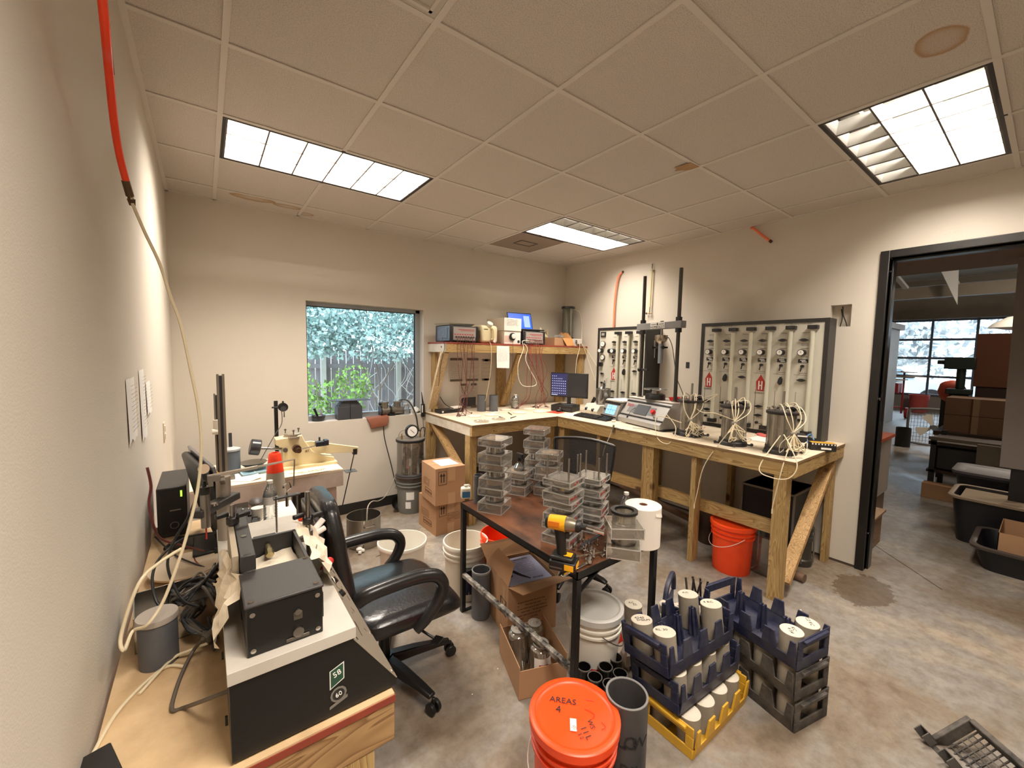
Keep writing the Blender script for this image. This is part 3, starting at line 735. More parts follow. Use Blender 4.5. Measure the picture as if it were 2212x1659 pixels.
# roof framing
STL = mat('roof_steel', (116, 106, 92), .6, var=.3, vs=3); WPT = mat('pale_roof_steel', (190, 190, 190), .5)
struct(B().bb((13.9, -9.4, 3.15), (14.1, 3.4, 3.42)).build('roof_beam', STL))
struct(B().bb((16.4, -9.4, 3.75), (16.5, 3.4, 3.9)).build('roof_beam', STL))
struct(B().bb((10.3, -9.4, 4.1), (10.45, 3.4, 4.3)).build('roof_beam', WPT))
struct(B().beam((13.0, -1.4, 4.4), (13.9, -1.75, 3.42), .10, .06).build('roof_brace', WPT))
struct(B().beam((12.5, -.4, 4.4), (13.9, -.9, 3.42), .10, .06).build('roof_brace', WPT))
struct(B().add([(13.4, -1.8, 4.1), (13.4, -1.3, 4.3), (13.4, -1.85, 2.9), (13.44, -1.8, 4.1), (13.44, -1.3, 4.3), (13.44, -1.85, 2.9)], [(0, 1, 2), (3, 5, 4), (0, 3, 4, 1), (1, 4, 5, 2), (2, 5, 3, 0)]).build('roof_gusset', WPT))
struct(B().cyl((11.6, -1.6, 3.55), (11.6, -9, 3.75), .05, n=10).build('roof_pipe', mat('grey_pipe', (90, 92, 96), .5)))
# glazed garage door
gy0, gy1 = -6.2, .35
r = thing('garage_door', 'glazed sectional garage door letting daylight into the warehouse', 'garage door', (GX, (gy0+gy1)/2, 0))
b = B(); 
zs = [.52, 1.12, 1.71, 2.30, 2.91]; ys = [gy1, .13, -.83, -1.79, -2.75, -3.71, -4.67, -5.63, gy0]
for z in zs: b.bb((GX+.04, gy0, z-.035), (GX+.09, gy1, z+.035))
for y in ys[1:-1]: b.bb((GX+.045, y-.03, .52), (GX+.085, y+.03, 2.95))
b.bb((GX+.04, .13, .5), (GX+.09, gy1, 2.95))
b.build('sash', mat('blue_grey_sash', (92, 104, 122), .5), r, local=False)
B().bb((GX+.04, gy0, 0), (GX+.09, gy1, .5)).build('bottom_panel', mat('garage_panel', (150, 146, 140), .6), r, local=False)
B().bb((GX+.06, gy0, .5), (GX+.065, gy1, 2.95)).build('glazing', GLASS, r, local=False)
for p_, w_ in (((10.6, -3.6, 3.6), 230), ((7.2, -4.6, 3.4), 90)):  # unseen point lamps added to brighten the warehouse floor and roof
    l_ = bpy.data.lights.new('warehouse_fill', 'POINT'); l_.energy = w_; l_.color = (1, .86, .70); l_.shadow_soft_size = .25
    o_ = bpy.data.objects.new('warehouse_fill', l_); COL.objects.link(o_); o_.location = p_
r = thing('pendant_lamp', 'wide white pendant lamp shade hanging in the warehouse', 'lamp', (12, -2.78, 2.28))
B().lathe([(.02, .22), (.12, .2), (.30, .08), (.36, 0), (.34, 0), (.28, .07), (.10, .18), (.02, .2)], (0, 0, 0), 24).build('lamp_shade', mat('lamp_white', (232, 230, 222), .5), r)
B().lathe([(.01, -.05), (.16, -.03), (.3, 0), (.01, .01)], (0, 0, 0), 20).build('diffuser', mat('lamp_glow', (240, 236, 226), .5), r)
B().cyl((0, 0, .2), (0, 0, 2.0), .006, n=6).build('cord', BLACK, r)
# outdoors beyond the garage: hedge, car, ground
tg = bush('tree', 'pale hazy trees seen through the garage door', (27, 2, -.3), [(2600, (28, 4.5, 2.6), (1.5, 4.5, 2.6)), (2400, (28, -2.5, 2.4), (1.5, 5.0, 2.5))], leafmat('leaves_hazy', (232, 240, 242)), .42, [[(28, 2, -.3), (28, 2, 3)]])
struct(B().bb((18.6, -20, -.12), (60, 20, -.06)).build('parking_ground', mat('pale_paving', (210, 206, 198), .9)))
r = thing('car', 'white car parked outside the garage door', 'car', (21.6, .6, -.06))
b = B(); prof = [(-1.9, .35), (-1.9, .75), (-1.55, .9), (-.9, .98), (-.4, 1.42), (.9, 1.44), (1.5, 1.0), (2.0, .92), (2.05, .35)]
b.prism([(y, z) for y, z in prof], 'x', -.85, .85); b.build('body', mat('car_white', (236, 238, 240), .3), r, bevel=.05)
b = B(); b.prism([(-.78, 1.0), (-.38, 1.36), (.8, 1.38), (1.25, 1.02)], 'x', -.87, .87); b.build('car_window', mat('car_glass', (150, 176, 190), .1), r)
for y in (-1.25, 1.35): B().cyl((-.88, y, .33), (.88, y, .33), .33, n=20).build('wheel', BLACK, r)
r = thing('car', 'white car with a red badge parked outside at the centre of the garage door', 'car', (21.6, -3.6, -.06))
b = B(); b.prism([(y, z) for y, z in prof], 'x', -.85, .85); b.build('body', mat('car_white', (236, 238, 240), .3), r, bevel=.05)
for y in (-1.25, 1.35): B().cyl((-.88, y, .33), (.88, y, .33), .33, n=20).build('wheel', BLACK, r)
B().prism([(1.25, .95), (1.7, .98), (1.65, .55), (1.48, .4), (1.3, .55)], 'x', -.9, -.86).build('badge', RED, r)

# floor things in the warehouse
r = thing('storage_cabinet', 'tall pale cabinet seen edge-on at the left inside the warehouse', 'cabinet', (14.0, -.4, 0))
B().bb((13.26, -.72, 0), (14.7, -.1, 2.42)).build('body', mat('pale_grey_paint', (170, 164, 156), .6, var=.3, vs=2), r, local=False)
B().bb((13.2, -.80, 2.42), (14.76, -.06, 2.56)).build('cornice', mat('pale_grey_paint', (170, 164, 156)), r, local=False)
for z in (.45, 1.25, 1.9): B().bb((13.25, -.735, z), (13.29, -.72, z+.14)).build('hinge', BLACK, r, local=False)
r = thing('wheelbarrow', 'red two-wheeled cart standing in front of the garage door', 'cart', (15.7, -.55, 0))
RP = mat('red_paint', (150, 30, 24), .5)
b = B()
for y in (-.72, -.2): b.tube([(15.7, y, .12), (15.7, y, 1.15), (15.6, y, 1.3), (15.3, y, 1.32)], .022, 6)
b.cyl((15.7, -.72, .7), (15.7, -.2, .7), .02, n=6).beam((15.7, -.7, .3), (15.3, -.2, .3), .03, .03)
b.build('frame', RP, r, local=False)
B().bb((15.3, -.68, .72), (15.8, -.16, .98)).build('tray', RP, r, local=False)
for y in (-.83,): B().cyl((15.7, y-.03, .15), (15.7, y+.03, .15), .15, n=18).build('wheel', RP, r, local=False)
b = B(); rnd = random.Random(5)
for k in range(9): x, y = 15.5+rnd.uniform(-.2, .2), -.5+rnd.uniform(-.35, .25); b.box((x, y, 1.02+.035*k), (.5, .4, .02), rnd.uniform(0, 3))
tag(b.build('scrap_boards', mat('scrap_pale', (190, 176, 156), .8)), 'heap of pale scrap boards lying on the red cart', 'boards', kind='stuff')
def bucket(name, label, cat, loc, m, h=.37, r0=.13, r1=.15, lid=None, handle=True, ribs=True, n=36, hm=None, group=None, hang=0, fill=None):
    r = thing(name, label, cat, loc, group=group)
    pr = [(.001, 0), (r0, 0), (r0+.002, .006), (r0+(r1-r0)*.55, h*.72)]
    if ribs:
        for k in range(2):
            z = h*(.74+.09*k); rr = r0+(r1-r0)*(.58+.15*k)
            pr += [(rr, z), (rr+.011, z+.003), (rr+.011, z+.013), (rr, z+.016)]
    pr += [(r1-.004, h-.03), (r1+.004, h-.026), (r1+.005, h-.004), (r1+.002, h), (r1-.004, h), (r1-.006, h-.008), (r0-.003, .006), (.001, .005)]
    B().lathe(pr, n=n).build('bucket_body', m, r, ang=50)
    if lid:
        B().lathe([(r1+.012, h-.022), (r1+.013, h+.006), (r1+.008, h+.010), (r1-.006, h+.010), (r1-.010, h+.004), (r1-.022, h+.002), (.001, h+.003)], n=n).build('lid', lid, r, ang=50)
    if handle:
        a = hang
        b = B().tube([(cos(t+a)*(r1+.008), sin(t+a)*(r1+.008), h*.80-.14*sin(t)*1.0) if False else (cos(t)*(r1+.012)*cos(a)-(-abs(sin(t))*(r1+.015))*sin(a), cos(t)*(r1+.012)*sin(a)+(-abs(sin(t))*(r1+.015))*cos(a), h*.82-.11*sin(t)) for t in [pi*i/12 for i in range(13)]], .0022, 6, 2)
        b.build('handle', hm or STEEL, r)
    return r
bucket('plastic_bucket', 'faded red bucket on the floor by the garage door', 'bucket', (17.9, -.75, 0), mat('faded_red', (196, 84, 76), .6), h=.55, r0=.2, r1=.24, handle=False)
r = thing('steel_can', 'black cylindrical can standing alone on the warehouse floor', 'can', (10.5, -1.62, 0))
B().lathe([(.001, 0), (.11, 0), (.11, .36), (.104, .36), (.104, .02), (.001, .02)], n=24).build('can_body', mat('black_can', (34, 33, 36), .5), r)
# box fan on the floor
r = thing('box_fan', 'grey floor fan with a wire grille on the warehouse floor', 'fan', (11.05, -1.95, 0), radians(-72))
gm = mat('fan_grey', (120, 122, 126), .5)
b = B(); w = .36
b.tube([(-w, 0, .04), (-w, 0, .6), (-w+.08, 0, .70), (w-.08, 0, .70), (w, 0, .6), (w, 0, .04), (-w, 0, .04)], .022, 8, 3); b.build('frame', gm, r)
b = B()
for k in range(15): x = -w+2*w*(k+1)/16; b.cyl((x, .03, .05), (x, .03, .68), .003, n=4)
for k in range(9): z = .05+.63*(k+.5)/9; b.cyl((-w, .03, z), (w, .03, z), .003, n=4)
b.build('grille', STEEL, r)
b = B()
for k in range(4):
    a = k*pi/2+.4; b.add([(0, .0, .36), (.25*cos(a-.3), .02, .36+.25*sin(a-.3)), (.27*cos(a), 0, .36+.27*sin(a)), (.25*cos(a+.4), -.02, .36+.25*sin(a+.4))], [(0, 1, 2, 3)])
b.build('blade', WHITE, r); B().cyl((0, -.05, .36), (0, .04, .36), .05, n=16).build('hub', gm, r)
# shelving with boards, tubs and trays to the right of the opening
DK = mat('dark_brown_board', (56, 40, 30), .7, var=.4, vs=3)
r = thing('storage_rack', 'dark low storage rack loaded with bins inside the warehouse', 'rack', (7.4, -3.2, 0))
for x, y in ((7.0, -2.42), (7.0, -4.3), (7.75, -2.42), (7.75, -4.3)): B().bb((x, y-.05, 0), (x+.05, y, .72)).build('post', BLACK, r, local=False)
B().bb((7.0, -4.35, .62), (7.8, -2.4, .66)).build('shelf_board', DK, r, local=False)
B().bb((7.0, -4.35, .28), (7.8, -2.4, .31)).build('shelf_board', DK, r, local=False)
B().bb((6.98, -4.35, .68), (7.0, -2.4, .72)).build('side_rail', STL, r, local=False)
def tub(label, x0, y0, x1, y1, z0, h, m, rim, lidz=None, name='storage_tub', group=None, cont=None):
    r = thing(name, label, 'tub', ((x0+x1)/2, (y0+y1)/2, z0), group=group)
    hx, hy = abs(x1-x0)/2, abs(y1-y0)/2
    def ringp(sx, sy, z, c=.08, n=5):
        o = []
        for qx, qy, a0 in ((1, 1, 0), (-1, 1, pi/2), (-1, -1, pi), (1, -1, 1.5*pi)):
            for i in range(n): a = a0+pi/2*i/(n-1); o.append(((sx-c)*qx+c*cos(a), (sy-c)*qy+c*sin(a), z))
        return o
    B().loft([ringp(hx*.86, hy*.92, 0), ringp(hx, hy, h), ringp(hx-.012, hy-.012, h), ringp(hx*.86-.012, hy*.92-.012, .015)]).build('tub_body', m, r, ang=50)
    b = B().loft([ringp(hx+.02, hy+.02, h-.02), ringp(hx+.025, hy+.025, h), ringp(hx+.01, hy+.01, h+.008), ringp(hx-.01, hy-.01, h+.004), ringp(hx-.01, hy-.01, h-.02)], cap=False); b.build('rim', rim, r, ang=50)
    if lidz: B().loft([ringp(hx+.03, hy+.03, h+.005), ringp(hx+.03, hy+.03, h+.03), ringp(hx-.02, hy-.02, h+.035), ringp(hx-.05, hy-.05, h+.02)]).build('lid', lidz, r, ang=50)
    return r
TUBM = mat('tub_black', (24, 24, 28), .4, var=.4, vs=4); RIMB = mat('tub_rim_tan', (150, 132, 110), .6)
tub('black tub filled to a tan dusty rim, beside the foil tray', 5.35, -2.78, 5.9, -4.0, 0, .42, TUBM, RIMB)
o = B().bb((5.40, -3.96, .33), (5.86, -2.83, .40)).build('dry_soil', mat('tan_soil', (160, 140, 116), .9, var=.3, vs=6)); tag(o, 'tan dry soil filling the black tub', 'soil', kind='stuff')
tub('black tub with a grey lid behind the tan-rimmed tub', 6.15, -2.72, 6.65, -4.2, 0, .48, TUBM, DGREY, mat('grey_lid', (92, 88, 92), .5))
tub('shallow black tray on the warehouse floor nearest the doorway', 4.75, -2.98, 5.35, -4.2, 0, .19, TUBM, mat('tray_rim', (80, 70, 64), .5), name='floor_tray')
r = thing('cardboard_box', 'open cardboard box of foil packages inside the black tray', 'box', (5.05, -3.55, .02))
b = B(); bx, by = .24, .45
for s in (-1, 1): b.bb((s*bx, -by, 0), (s*(bx-.005), by, .30)).bb((-bx, s*by, 0), (bx, s*(by-.005), .30))
b.bb((-bx, -by, 0), (bx, by, .005)); b.build('box_body', CARD, r)
FOIL = mat('crumpled_foil', (210, 210, 212), .25, 1, bump=.8, bs=16)
f0 = None
for k, (x, y, s) in enumerate(((4.90, -3.25, .07), (5.08, -3.30, .06), (4.95, -3.45, .065), (5.12, -3.50, .06), (4.92, -3.62, .06), (5.1, -3.72, .065))):
    b = B().sph((0, 0, 0), s, 12, (1, 1, .7)); o = b.build('foil_package', FOIL); o.location = (x, y, .14)
    tag(o, 'silver foil-wrapped package in the tray box, ' + ['nearest the left edge', 'at the far middle', 'second from the left edge', 'in the middle', 'behind the middle one', 'farthest right'][k], 'package', 'foil packages in the tray box')
r = thing('metal_box', 'long black metal box on the rack below the grey slab', 'box', (7.3, -3.2, .31)); B().bb((7.05, -3.9, .315), (7.7, -2.46, .60)).build('box_body', TUBM, r, local=False, bevel=.02)
o = B().bb((6.93, -3.09, .33), (6.97, -2.80, .70)).build('concrete_slab', mat('slab_grey', (128, 118, 104), .9, var=.3, vs=12), bevel=.004); tag(o, 'grey concrete slab leaning upright against the dark rack', 'slab')
r = thing('cardboard_box', 'brown cardboard boxes stack bottom beside the warehouse rack', 'box', (7.1, -2.4, 0)); r['label'] = 'small cardboard box on the floor under the end of the dark rack'
B().bb((6.8, -2.75, 0), (6.97, -2.40, .17)).build('box_body', CARD, r, local=False)
for k, (z, l) in enumerate(((.66, 'brown cardboard box on the rack, lower of the two'), (.90, 'brown cardboard box on the rack, upper of the two'))):
    r = thing('cardboard_box', l, 'box', (8.4, -2.6, z)); B().bb((8.2, -2.95, z), (8.75, -2.38, z+.235)).build('box_body', mat('brown_carton', (112, 84, 62), .85), r, local=False, bevel=.003); B().bb((8.19, -2.70, z+.0), (8.2, -2.64, z+.235)).build('tape', mat('tape_dull', (140, 112, 84), .5), r, local=False)
r = thing('storage_rack', 'tall rack table at the back holding cartons', 'rack', (8.5, -3.3, 0)); B().bb((8.1, -4.6, .60), (8.9, -2.3, .66)).build('shelf_board', DK, r, local=False)
for x, y in ((8.12, -2.36), (8.12, -4.5), (8.85, -2.36), (8.85, -4.5)): B().bb((x, y-.05, 0), (x+.05, y, .6)).build('post', BLACK, r, local=False)
r = thing('storage_cabinet', 'big dark brown cabinet with a flat front in the warehouse', 'cabinet', (9.5, -3.2, .66)); B().bb((9.3, -3.9, 1.26), (9.9, -2.53, 2.06)).build('upper_door', mat('cabinet_brown', (104, 60, 36), .5, var=.2, vs=3), r, local=False, bevel=.004)
B().bb((9.32, -3.88, 0), (9.9, -2.56, 1.26)).build('lower_body', mat('cabinet_dark', (54, 36, 28), .6), r, local=False)
r = thing('drill_press', 'dark green machine standing beside the brown cabinet', 'machine', (9.1, -2.40, 0)); gm2 = mat('dark_green_machine', (30, 44, 40), .4)
B().bb((8.98, -2.52, 0), (9.16, -2.32, 1.14)).bb((8.95, -2.55, 1.14), (9.2, -2.28, 1.22)).cyl((9.08, -2.42, 1.22), (9.08, -2.42, 1.62), .05, n=12).bb((8.98, -2.56, 1.52), (9.18, -2.24, 1.70)).build('machine_body', gm2, r, local=False, bevel=.01)
B().cyl((9.08, -2.24, 1.62), (9.08, -2.16, 1.62), .035, n=10).build('motor', gm2, r, local=False)
r = thing('concrete_mixer', 'orange rounded mixer drum behind the cartons', 'mixer', (9.6, -2.1, 0)); B().lathe([(.08, 0), (.15, .08), (.17, .2), (.13, .32), (.06, .36)], (9.75, -2.30, .98), 20, (.5, .2, .9)).build('drum', mat('orange_drum', (206, 84, 52), .5), r, local=False, ang=60)
B().bb((9.6, -2.4, 0), (9.66, -2.34, 1.0)).bb((9.9, -2.2, 0), (9.96, -2.14, 1.0)).build('stand', BLACK, r, local=False)
r = thing('upright_panel', 'tall grey rough panel standing at the right edge of the doorway view', 'panel', (5.6, -3.3, .6)); B().add([(5.62, -3.01, 2.75), (5.62, -3.035, .70), (5.62, -4.2, .70), (5.62, -4.2, 2.75), (5.68, -3.01, 2.75), (5.68, -3.035, .70), (5.68, -4.2, .70), (5.68, -4.2, 2.75)], [(0, 1, 2, 3), (7, 6, 5, 4), (0, 4, 5, 1), (1, 5, 6, 2), (2, 6, 7, 3), (3, 7, 4, 0)]).build('sheet', mat('rough_grey_sheet', (158, 148, 142), .9, bump=.3, bs=90), r, local=False)
for y_ in (-3.2, -4.2): B().bb((5.66, y_, 0), (5.70, y_+.1, .70)).build('support', BLACK, r, local=False)
# edge of things left of the opening
r = thing('storage_bin', 'pale stacked bin just visible behind the left door jamb', 'bin', (5.1, -2.2, 0))
B().bb((4.9, -2.34, .32), (5.4, -1.95, .88)).build('bin_body', mat('pale_bin', (170, 160, 150), .6), r, local=False, bevel=.02)
B().bb((4.88, -2.36, .88), (5.42, -1.93, .91)).build('lid', mat('orange_lid', (190, 90, 54), .6), r, local=False)
B().bb((4.92, -2.32, 0), (5.38, -1.97, .32)).build('base_bin', mat('brown_bin', (120, 96, 80), .6), r, local=False)
r = thing('wooden_crate', 'low wooden box on the floor just inside the warehouse at left', 'crate', (4.75, -2.2, 0)); B().bb((4.3, -2.43, 0), (4.75, -1.9, .28)).build('crate_side', wood('crate_wood', 'x', (160, 128, 96), (120, 90, 62)), r, local=False, bevel=.003)
B().bb((4.29, -2.45, .28), (4.77, -1.88, .30)).build('crate_lid', wood('crate_wood2', 'x', (180, 150, 118), (140, 108, 80)), r, local=False)

# ================================================================== RIGHT WALL GAUGE PANELS
PANF = mat('panel_face', (206, 202, 188), .5, var=.12, vs=3); PFR = mat('panel_frame', (34, 31, 29), .5); PSIDE = mat('panel_side', (66, 62, 58), .6)
TUBEG = mat('burette_plastic', (206, 204, 188), .25, var=.3, vs=5, col2=(196, 186, 140), stretch=(1, 1, .2)); RIM = mat('gauge_rim', (30, 28, 27), .35)
NOTE = mat('faint_print', (120, 112, 104), .7); SIGN = mat('sign_black', (28, 26, 26), .5); HRED = mat('logo_red', (168, 42, 36), .5)
def panel(label, y1, y0, x0, first, n, pitch, z0, z1, regs):
    """wall box from y1 (far) to y0 (near), face at x0; n burette columns starting at y=first"""
    r = thing('pressure_panel', label, 'gauge panel', (x0, (y0+y1)/2, z0), group=None)
    B().bb((x0+.012, y0, z0), (XR-.001, y1, z1)).build('cabinet', PSIDE, r, local=False, bevel=.002)
    B().bb((x0+.006, y0+.03, z0+.03), (x0+.013, y1-.03, z1-.03)).build('front_plate', PANF, r, local=False)
    b = B(); t = .03
    b.bb((x0, y0, z0), (x0+.014, y0+t, z1)).bb((x0, y1-t, z0), (x0+.014, y1, z1)).bb((x0, y0+t, z1-t), (x0+.014, y1-t, z1)).bb((x0, y0+t, z0), (x0+.014, y1-t, z0+t))
    b.build('frame', PFR, r, local=False)
    xf = x0+.006
    for k in range(n):
        y = first-pitch*k
        if y < y0+.03: break
        B().cyl((xf-.028, y, z0+.075), (xf-.028, y, z1-.10), .0165, n=14).build('burette_tube', TUBEG, r, local=False)
        for za, zb in ((z1-.085, z1-.055), (z0+.045, z0+.08)): B().bb((xf-.052, y-.034, za), (xf, y+.034, zb)).build('tube_clamp', BLACK, r, local=False, bevel=.002)
        yk = y+.062
        def valve(z, name='valve_handle', m=BLACK):
            B().prism([(yk-.036, z), (yk-.008, z+.012), (yk+.008, z+.012), (yk+.036, z), (yk+.008, z-.012), (yk-.008, z-.012)], 'x', xf-.022, xf-.008).cyl((xf-.008, yk, z), (xf, yk, z), .008, n=8).build(name, m, r, local=False)
        valve(z1-.172)
        g = B().cyl((xf-.05, yk+.005, z1-.275), (xf, yk+.005, z1-.275), .026, n=20).build('gauge', RIM, r, local=False)
        B().cyl((xf-.0515, yk+.005, z1-.275), (xf-.050, yk+.005, z1-.275), .021, n=20).build('dial', PAPER, g, local=False)
        B().box((xf-.052, yk+.005, z1-.275+.004), (.001, .003, .014)).build('needle', INK, g, local=False)
        B().bb((xf-.004, yk-.036, z1-.358), (xf, yk+.034, z1-.328)).build('name_plate', SIGN, r, local=False)
        B().bb((xf-.005, yk-.028, z1-.353), (xf-.004, yk+.008, z1-.346)).bb((xf-.005, yk-.02, z1-.340), (xf-.004, yk+.02, z1-.334)).build('plate_print', PAPER, r, local=False)
        B().cyl((xf-.02, yk, z1-.385), (xf, yk, z1-.385), .012, n=10).beam((xf-.02, yk, z1-.385), (xf-.022, yk+.008, z1-.43), .008, .008).build('toggle_switch', BLACK, r, local=False)
        kind = regs[k]
        if kind == 'logo':
            zc = z1-.555
            B().prism([(yk, zc+.085), (yk+.036, zc+.02), (yk+.028, zc-.06), (yk-.028, zc-.06), (yk-.036, zc+.02)], 'x', xf-.003, xf).build('logo', HRED, r, local=False)
            b = B()
            for s in (-1, 1): b.bb((xf-.004, yk+s*.012-.005, zc-.048), (xf-.003, yk+s*.012+.005, zc+.028))
            b.bb((xf-.004, yk-.009, zc-.016), (xf-.003, yk+.009, zc-.006)).build('logo_letter', PAPER, r, local=False)
            text('HUMBOLDT', .017, INK, r, (-.001+xf-x0-.002, yk-(y0+y1)/2, zc-.078-z0), basis((0, -1, 0), (0, 0, 1)))
        elif kind == 'knob': B().prism([(yk-.016, z1-.50), (yk-.006, z1-.48), (yk+.008, z1-.50), (yk+.014, z1-.53), (yk, z1-.55), (yk-.012, z1-.54)], 'x', xf-.03, xf).build('selector_knob', BLACK, r, local=False)
        elif kind == 'valve': valve(z1-.50)
        for z in (z1-.75, z1-.83, z1-.97): valve(z)
        B().cyl((xf-.02, yk+.01, z1-.895), (xf, yk+.01, z1-.895), .012, n=10).build('port', BLACK, r, local=False)
        b = B()
        for z in (z1-.115, z1-.215, z1-.242, z1-.31, z1-.205, z1-.445, z1-.775, z1-.855, z1-.905): b.bb((xf-.0015, yk-.03, z), (xf, yk+.02, z+.004))
        for z in (z1-.70, z1-.60): b.bb((xf-.0012, yk+.035, z-.28), (xf, yk+.038, z))
        b.bb((xf-.0012, yk-.03, z1-.46), (xf, yk+.06, z1-.457)); b.build('printed_legend', NOTE, r, local=False)
    return r
PZ0, PZ1 = BZ+.003, 1.968
rp = panel('large wall panel with six upright tubes and a row of dials, nearest the doorway', -1.165, -2.195, 3.80, -1.325, 6, .154, PZ0, PZ1, ['logo', 'knob', 'valve', 'logo', 'knob', 'valve'])
text('HUMBOLDT FlexPanel', .02, NOTE, rp, (.002, -1.36-(-1.165-2.195)/2, .955), basis((0, -1, 0), (0, 0, 1)))
text('HUMBOLDT FlexPanel', .02, NOTE, rp, (.002, -1.98-(-1.165-2.195)/2, .955), basis((0, -1, 0), (0, 0, 1)))
rp = panel('smaller wall panel behind the load frame, partly hidden by its posts', .105, -.60, 3.74, -.155-.062-.0, 3, .150, PZ0, PZ1, ['logo', 'knob', 'valve'])
c0 = .015
xf = 3.746
B().bb((xf-.012, c0-.035, 1.86), (xf, c0+.04, 1.92)).build('readout_box', PFR, rp, local=False)
B().bb((xf-.014, c0-.02, 1.875), (xf-.012, c0+.025, 1.905)).build('readout', mat('lcd_grey', (150, 150, 140), .3), rp, local=False)
for z, rr, m_ in ((1.775, .036, RIM), (1.615, .034, RIM)):
    g = B().cyl((xf-.02, c0, z), (xf, c0, z), rr, n=24).build('gauge', mat('dull_brass_rim', (110, 96, 76), .4, .5), rp, local=False)
    B().cyl((xf-.0215, c0, z), (xf-.02, c0, z), rr*.82, n=24).build('dial', PAPER, rp, local=False)
    B().beam((xf-.0222, c0-.014, z-.012), (xf-.0222, c0+.014, z+.012), .003, .001, up=(1, 0, 0)).build('needle', INK, rp, local=False)
g = B().cyl((xf-.05, c0+.02, 1.695), (xf, c0+.02, 1.695), .026, n=18).build('gauge', RIM, rp, local=False)
B().cyl((xf-.052, c0+.02, 1.695), (xf-.05, c0+.02, 1.695), .020, n=18).build('dial', PAPER, rp, local=False)
B().cyl((xf-.035, c0+.02, 1.53), (xf, c0+.02, 1.53), .026, n=16).build('regulator_knob', BLACK, rp, local=False)
B().cyl((xf-.035, -.10, 1.69), (xf, -.10, 1.69), .026, n=16).build('regulator_knob', BLACK, rp, local=False)
for z in (1.42, 1.31, 1.20, 1.13): B().prism([(c0-.03, z), (c0, z+.012), (c0+.03, z), (c0, z-.012)], 'x', xf-.02, xf-.006).build('valve_handle', BLACK, rp, local=False)
B().bb((3.700, -.615, PZ0), (XR-.002, -.601, PZ1)).build('side_board', BLACK, rp, local=False)

# ================================================================== LOAD FRAME
MU = Vector((-.227, -.974, 0)); MN = Vector((.974, -.227, 0)); MO = Vector((3.225, -.645, BZ))
MROT = basis(MU, MN)     # local x = along the front to the right, y = into the wall, z = up?
rz_ = math.atan2(MU.y, MU.x)
r = thing('load_frame', 'grey bench testing machine with two tall dark columns and a crosshead', 'testing machine', MO, rz_)
# local frame: +x along the front (towards the doorway), +y points to the wall
SILV = mat('silver_paint', (170, 168, 164), .38, .3); LGREY = mat('light_casing', (214, 206, 194), .5)
b = B(); Wd = .58
prof = [(0, .012), (0, .055), (.025, .075), (.13, .225), (.16, .25), (.40, .25), (.40, .012)]
b.prism([(y, z) for y, z in prof], 'x', 0, Wd); b.build('housing', SILV, r, bevel=.004)
def onface(u, v, w, h, m, name, t=.004, par=None):
    """rectangle on the sloped front; u along x, v up the slope (0..1)"""
    p0, p1 = Vector((0, .025, .075)), Vector((0, .13, .225)); d = (p1-p0); L_ = d.length; d.normalize(); nrm = Vector((0, -d.z, d.y))
    c = p0+d*(v*L_)+Vector((u, 0, 0))+nrm*(t/2)
    Rm = Matrix((Vector((1, 0, 0)), d, -nrm)).transposed()
    return B().box(c, (w, h*1.0, t), Rm).build(name, m, par or r)
onface(Wd/2, .93, Wd, .014, BLACK, 'trim_strip', .006); onface(Wd/2, .06, Wd, .012, BLACK, 'trim_strip', .006)
onface(Wd*.44, .50, .36, .085, mat('badge_grey', (120, 122, 124), .4), 'badge_plate', .002)
onface(Wd*.46, .50, .17, .105, mat('screen_grey', (84, 88, 92), .2), 'display_screen', .006)
p0, p1 = Vector((0, .025, .075)), Vector((0, .13, .225)); d_ = (p1-p0).normalized(); nr_ = Vector((0, -d_.z, d_.y))
def onf(u, v): return p0+(p1-p0)*v+Vector((u, 0, 0))
q = onf(Wd*.73, .48); B().cyl(q, q+nr_*.012, .022, n=18).cyl(q+nr_*.012, q+nr_*.028, .019, n=18).build('emergency_stop', RED, r)
q = onf(Wd*.80, .2); B().cyl(q, q+nr_*.008, .008, n=10).cyl(q+Vector((.03, 0, 0)), q+Vector((.03, 0, 0))+nr_*.008, .008, n=10).build('push_button', CHROME, r)
t_ = text('5030', .045, mat('model_red', (176, 44, 40), .5), r, onf(Wd*.14, .66)+nr_*.003, basis((1, 0, 0), d_)); 
B().bb((.02, .03, 0), (.6, .38, .012)).build('base_foot', BLACK, r)
B().bb((-.004, .14, .245), (Wd+.004, .40, .253)).build('top_plate', LGREY, r, bevel=.003)
q = onf(Wd*.25, .3); B().tube([onf(Wd*.30, .55)+nr_*.006, onf(Wd*.26, .35)+nr_*.015, onf(Wd*.245, .1)+nr_*.012, onf(Wd*.24, -.02)+nr_*.01], .0025, 6).cyl(onf(Wd*.235, -.02)+nr_*.01, onf(Wd*.235, -.12)+nr_*.01, .007, n=8).build('hanging_plug', BLACK, r)
COLM = mat('oiled_dark_steel', (58, 54, 48), .4, .5)
cx = (.075, .535); cy = .215; ztop = 2.43-BZ
for x in cx:
    B().cyl((x, cy, .25), (x, cy, ztop), .0165, n=18).build('column', COLM, r)
    B().cyl((x, cy, .25), (x, cy, .262), .032, n=18).build('column_flange', STEEL, r)
    for za, zb in ((.885, .925), (.985, 1.022)):
        B().cyl((x, cy, za), (x, cy, zb), .028, n=18).build('lock_nut', BLACK, r)
o = B().bb((.018, cy-.032, .923), (.592, cy+.032, .987)).build('crosshead', mat('crosshead_grey', (128, 126, 126), .45), r, bevel=.004)
B().bb((.215, cy-.035, .928), (.40, cy-.032, .983)).build('name_plate', mat('plate_white', (220, 216, 208), .5), r)
text('HUMBOLDT', .033, INK, r, (.3075, cy-.0358, .942), basis((1, 0, 0), (0, 0, 1)))
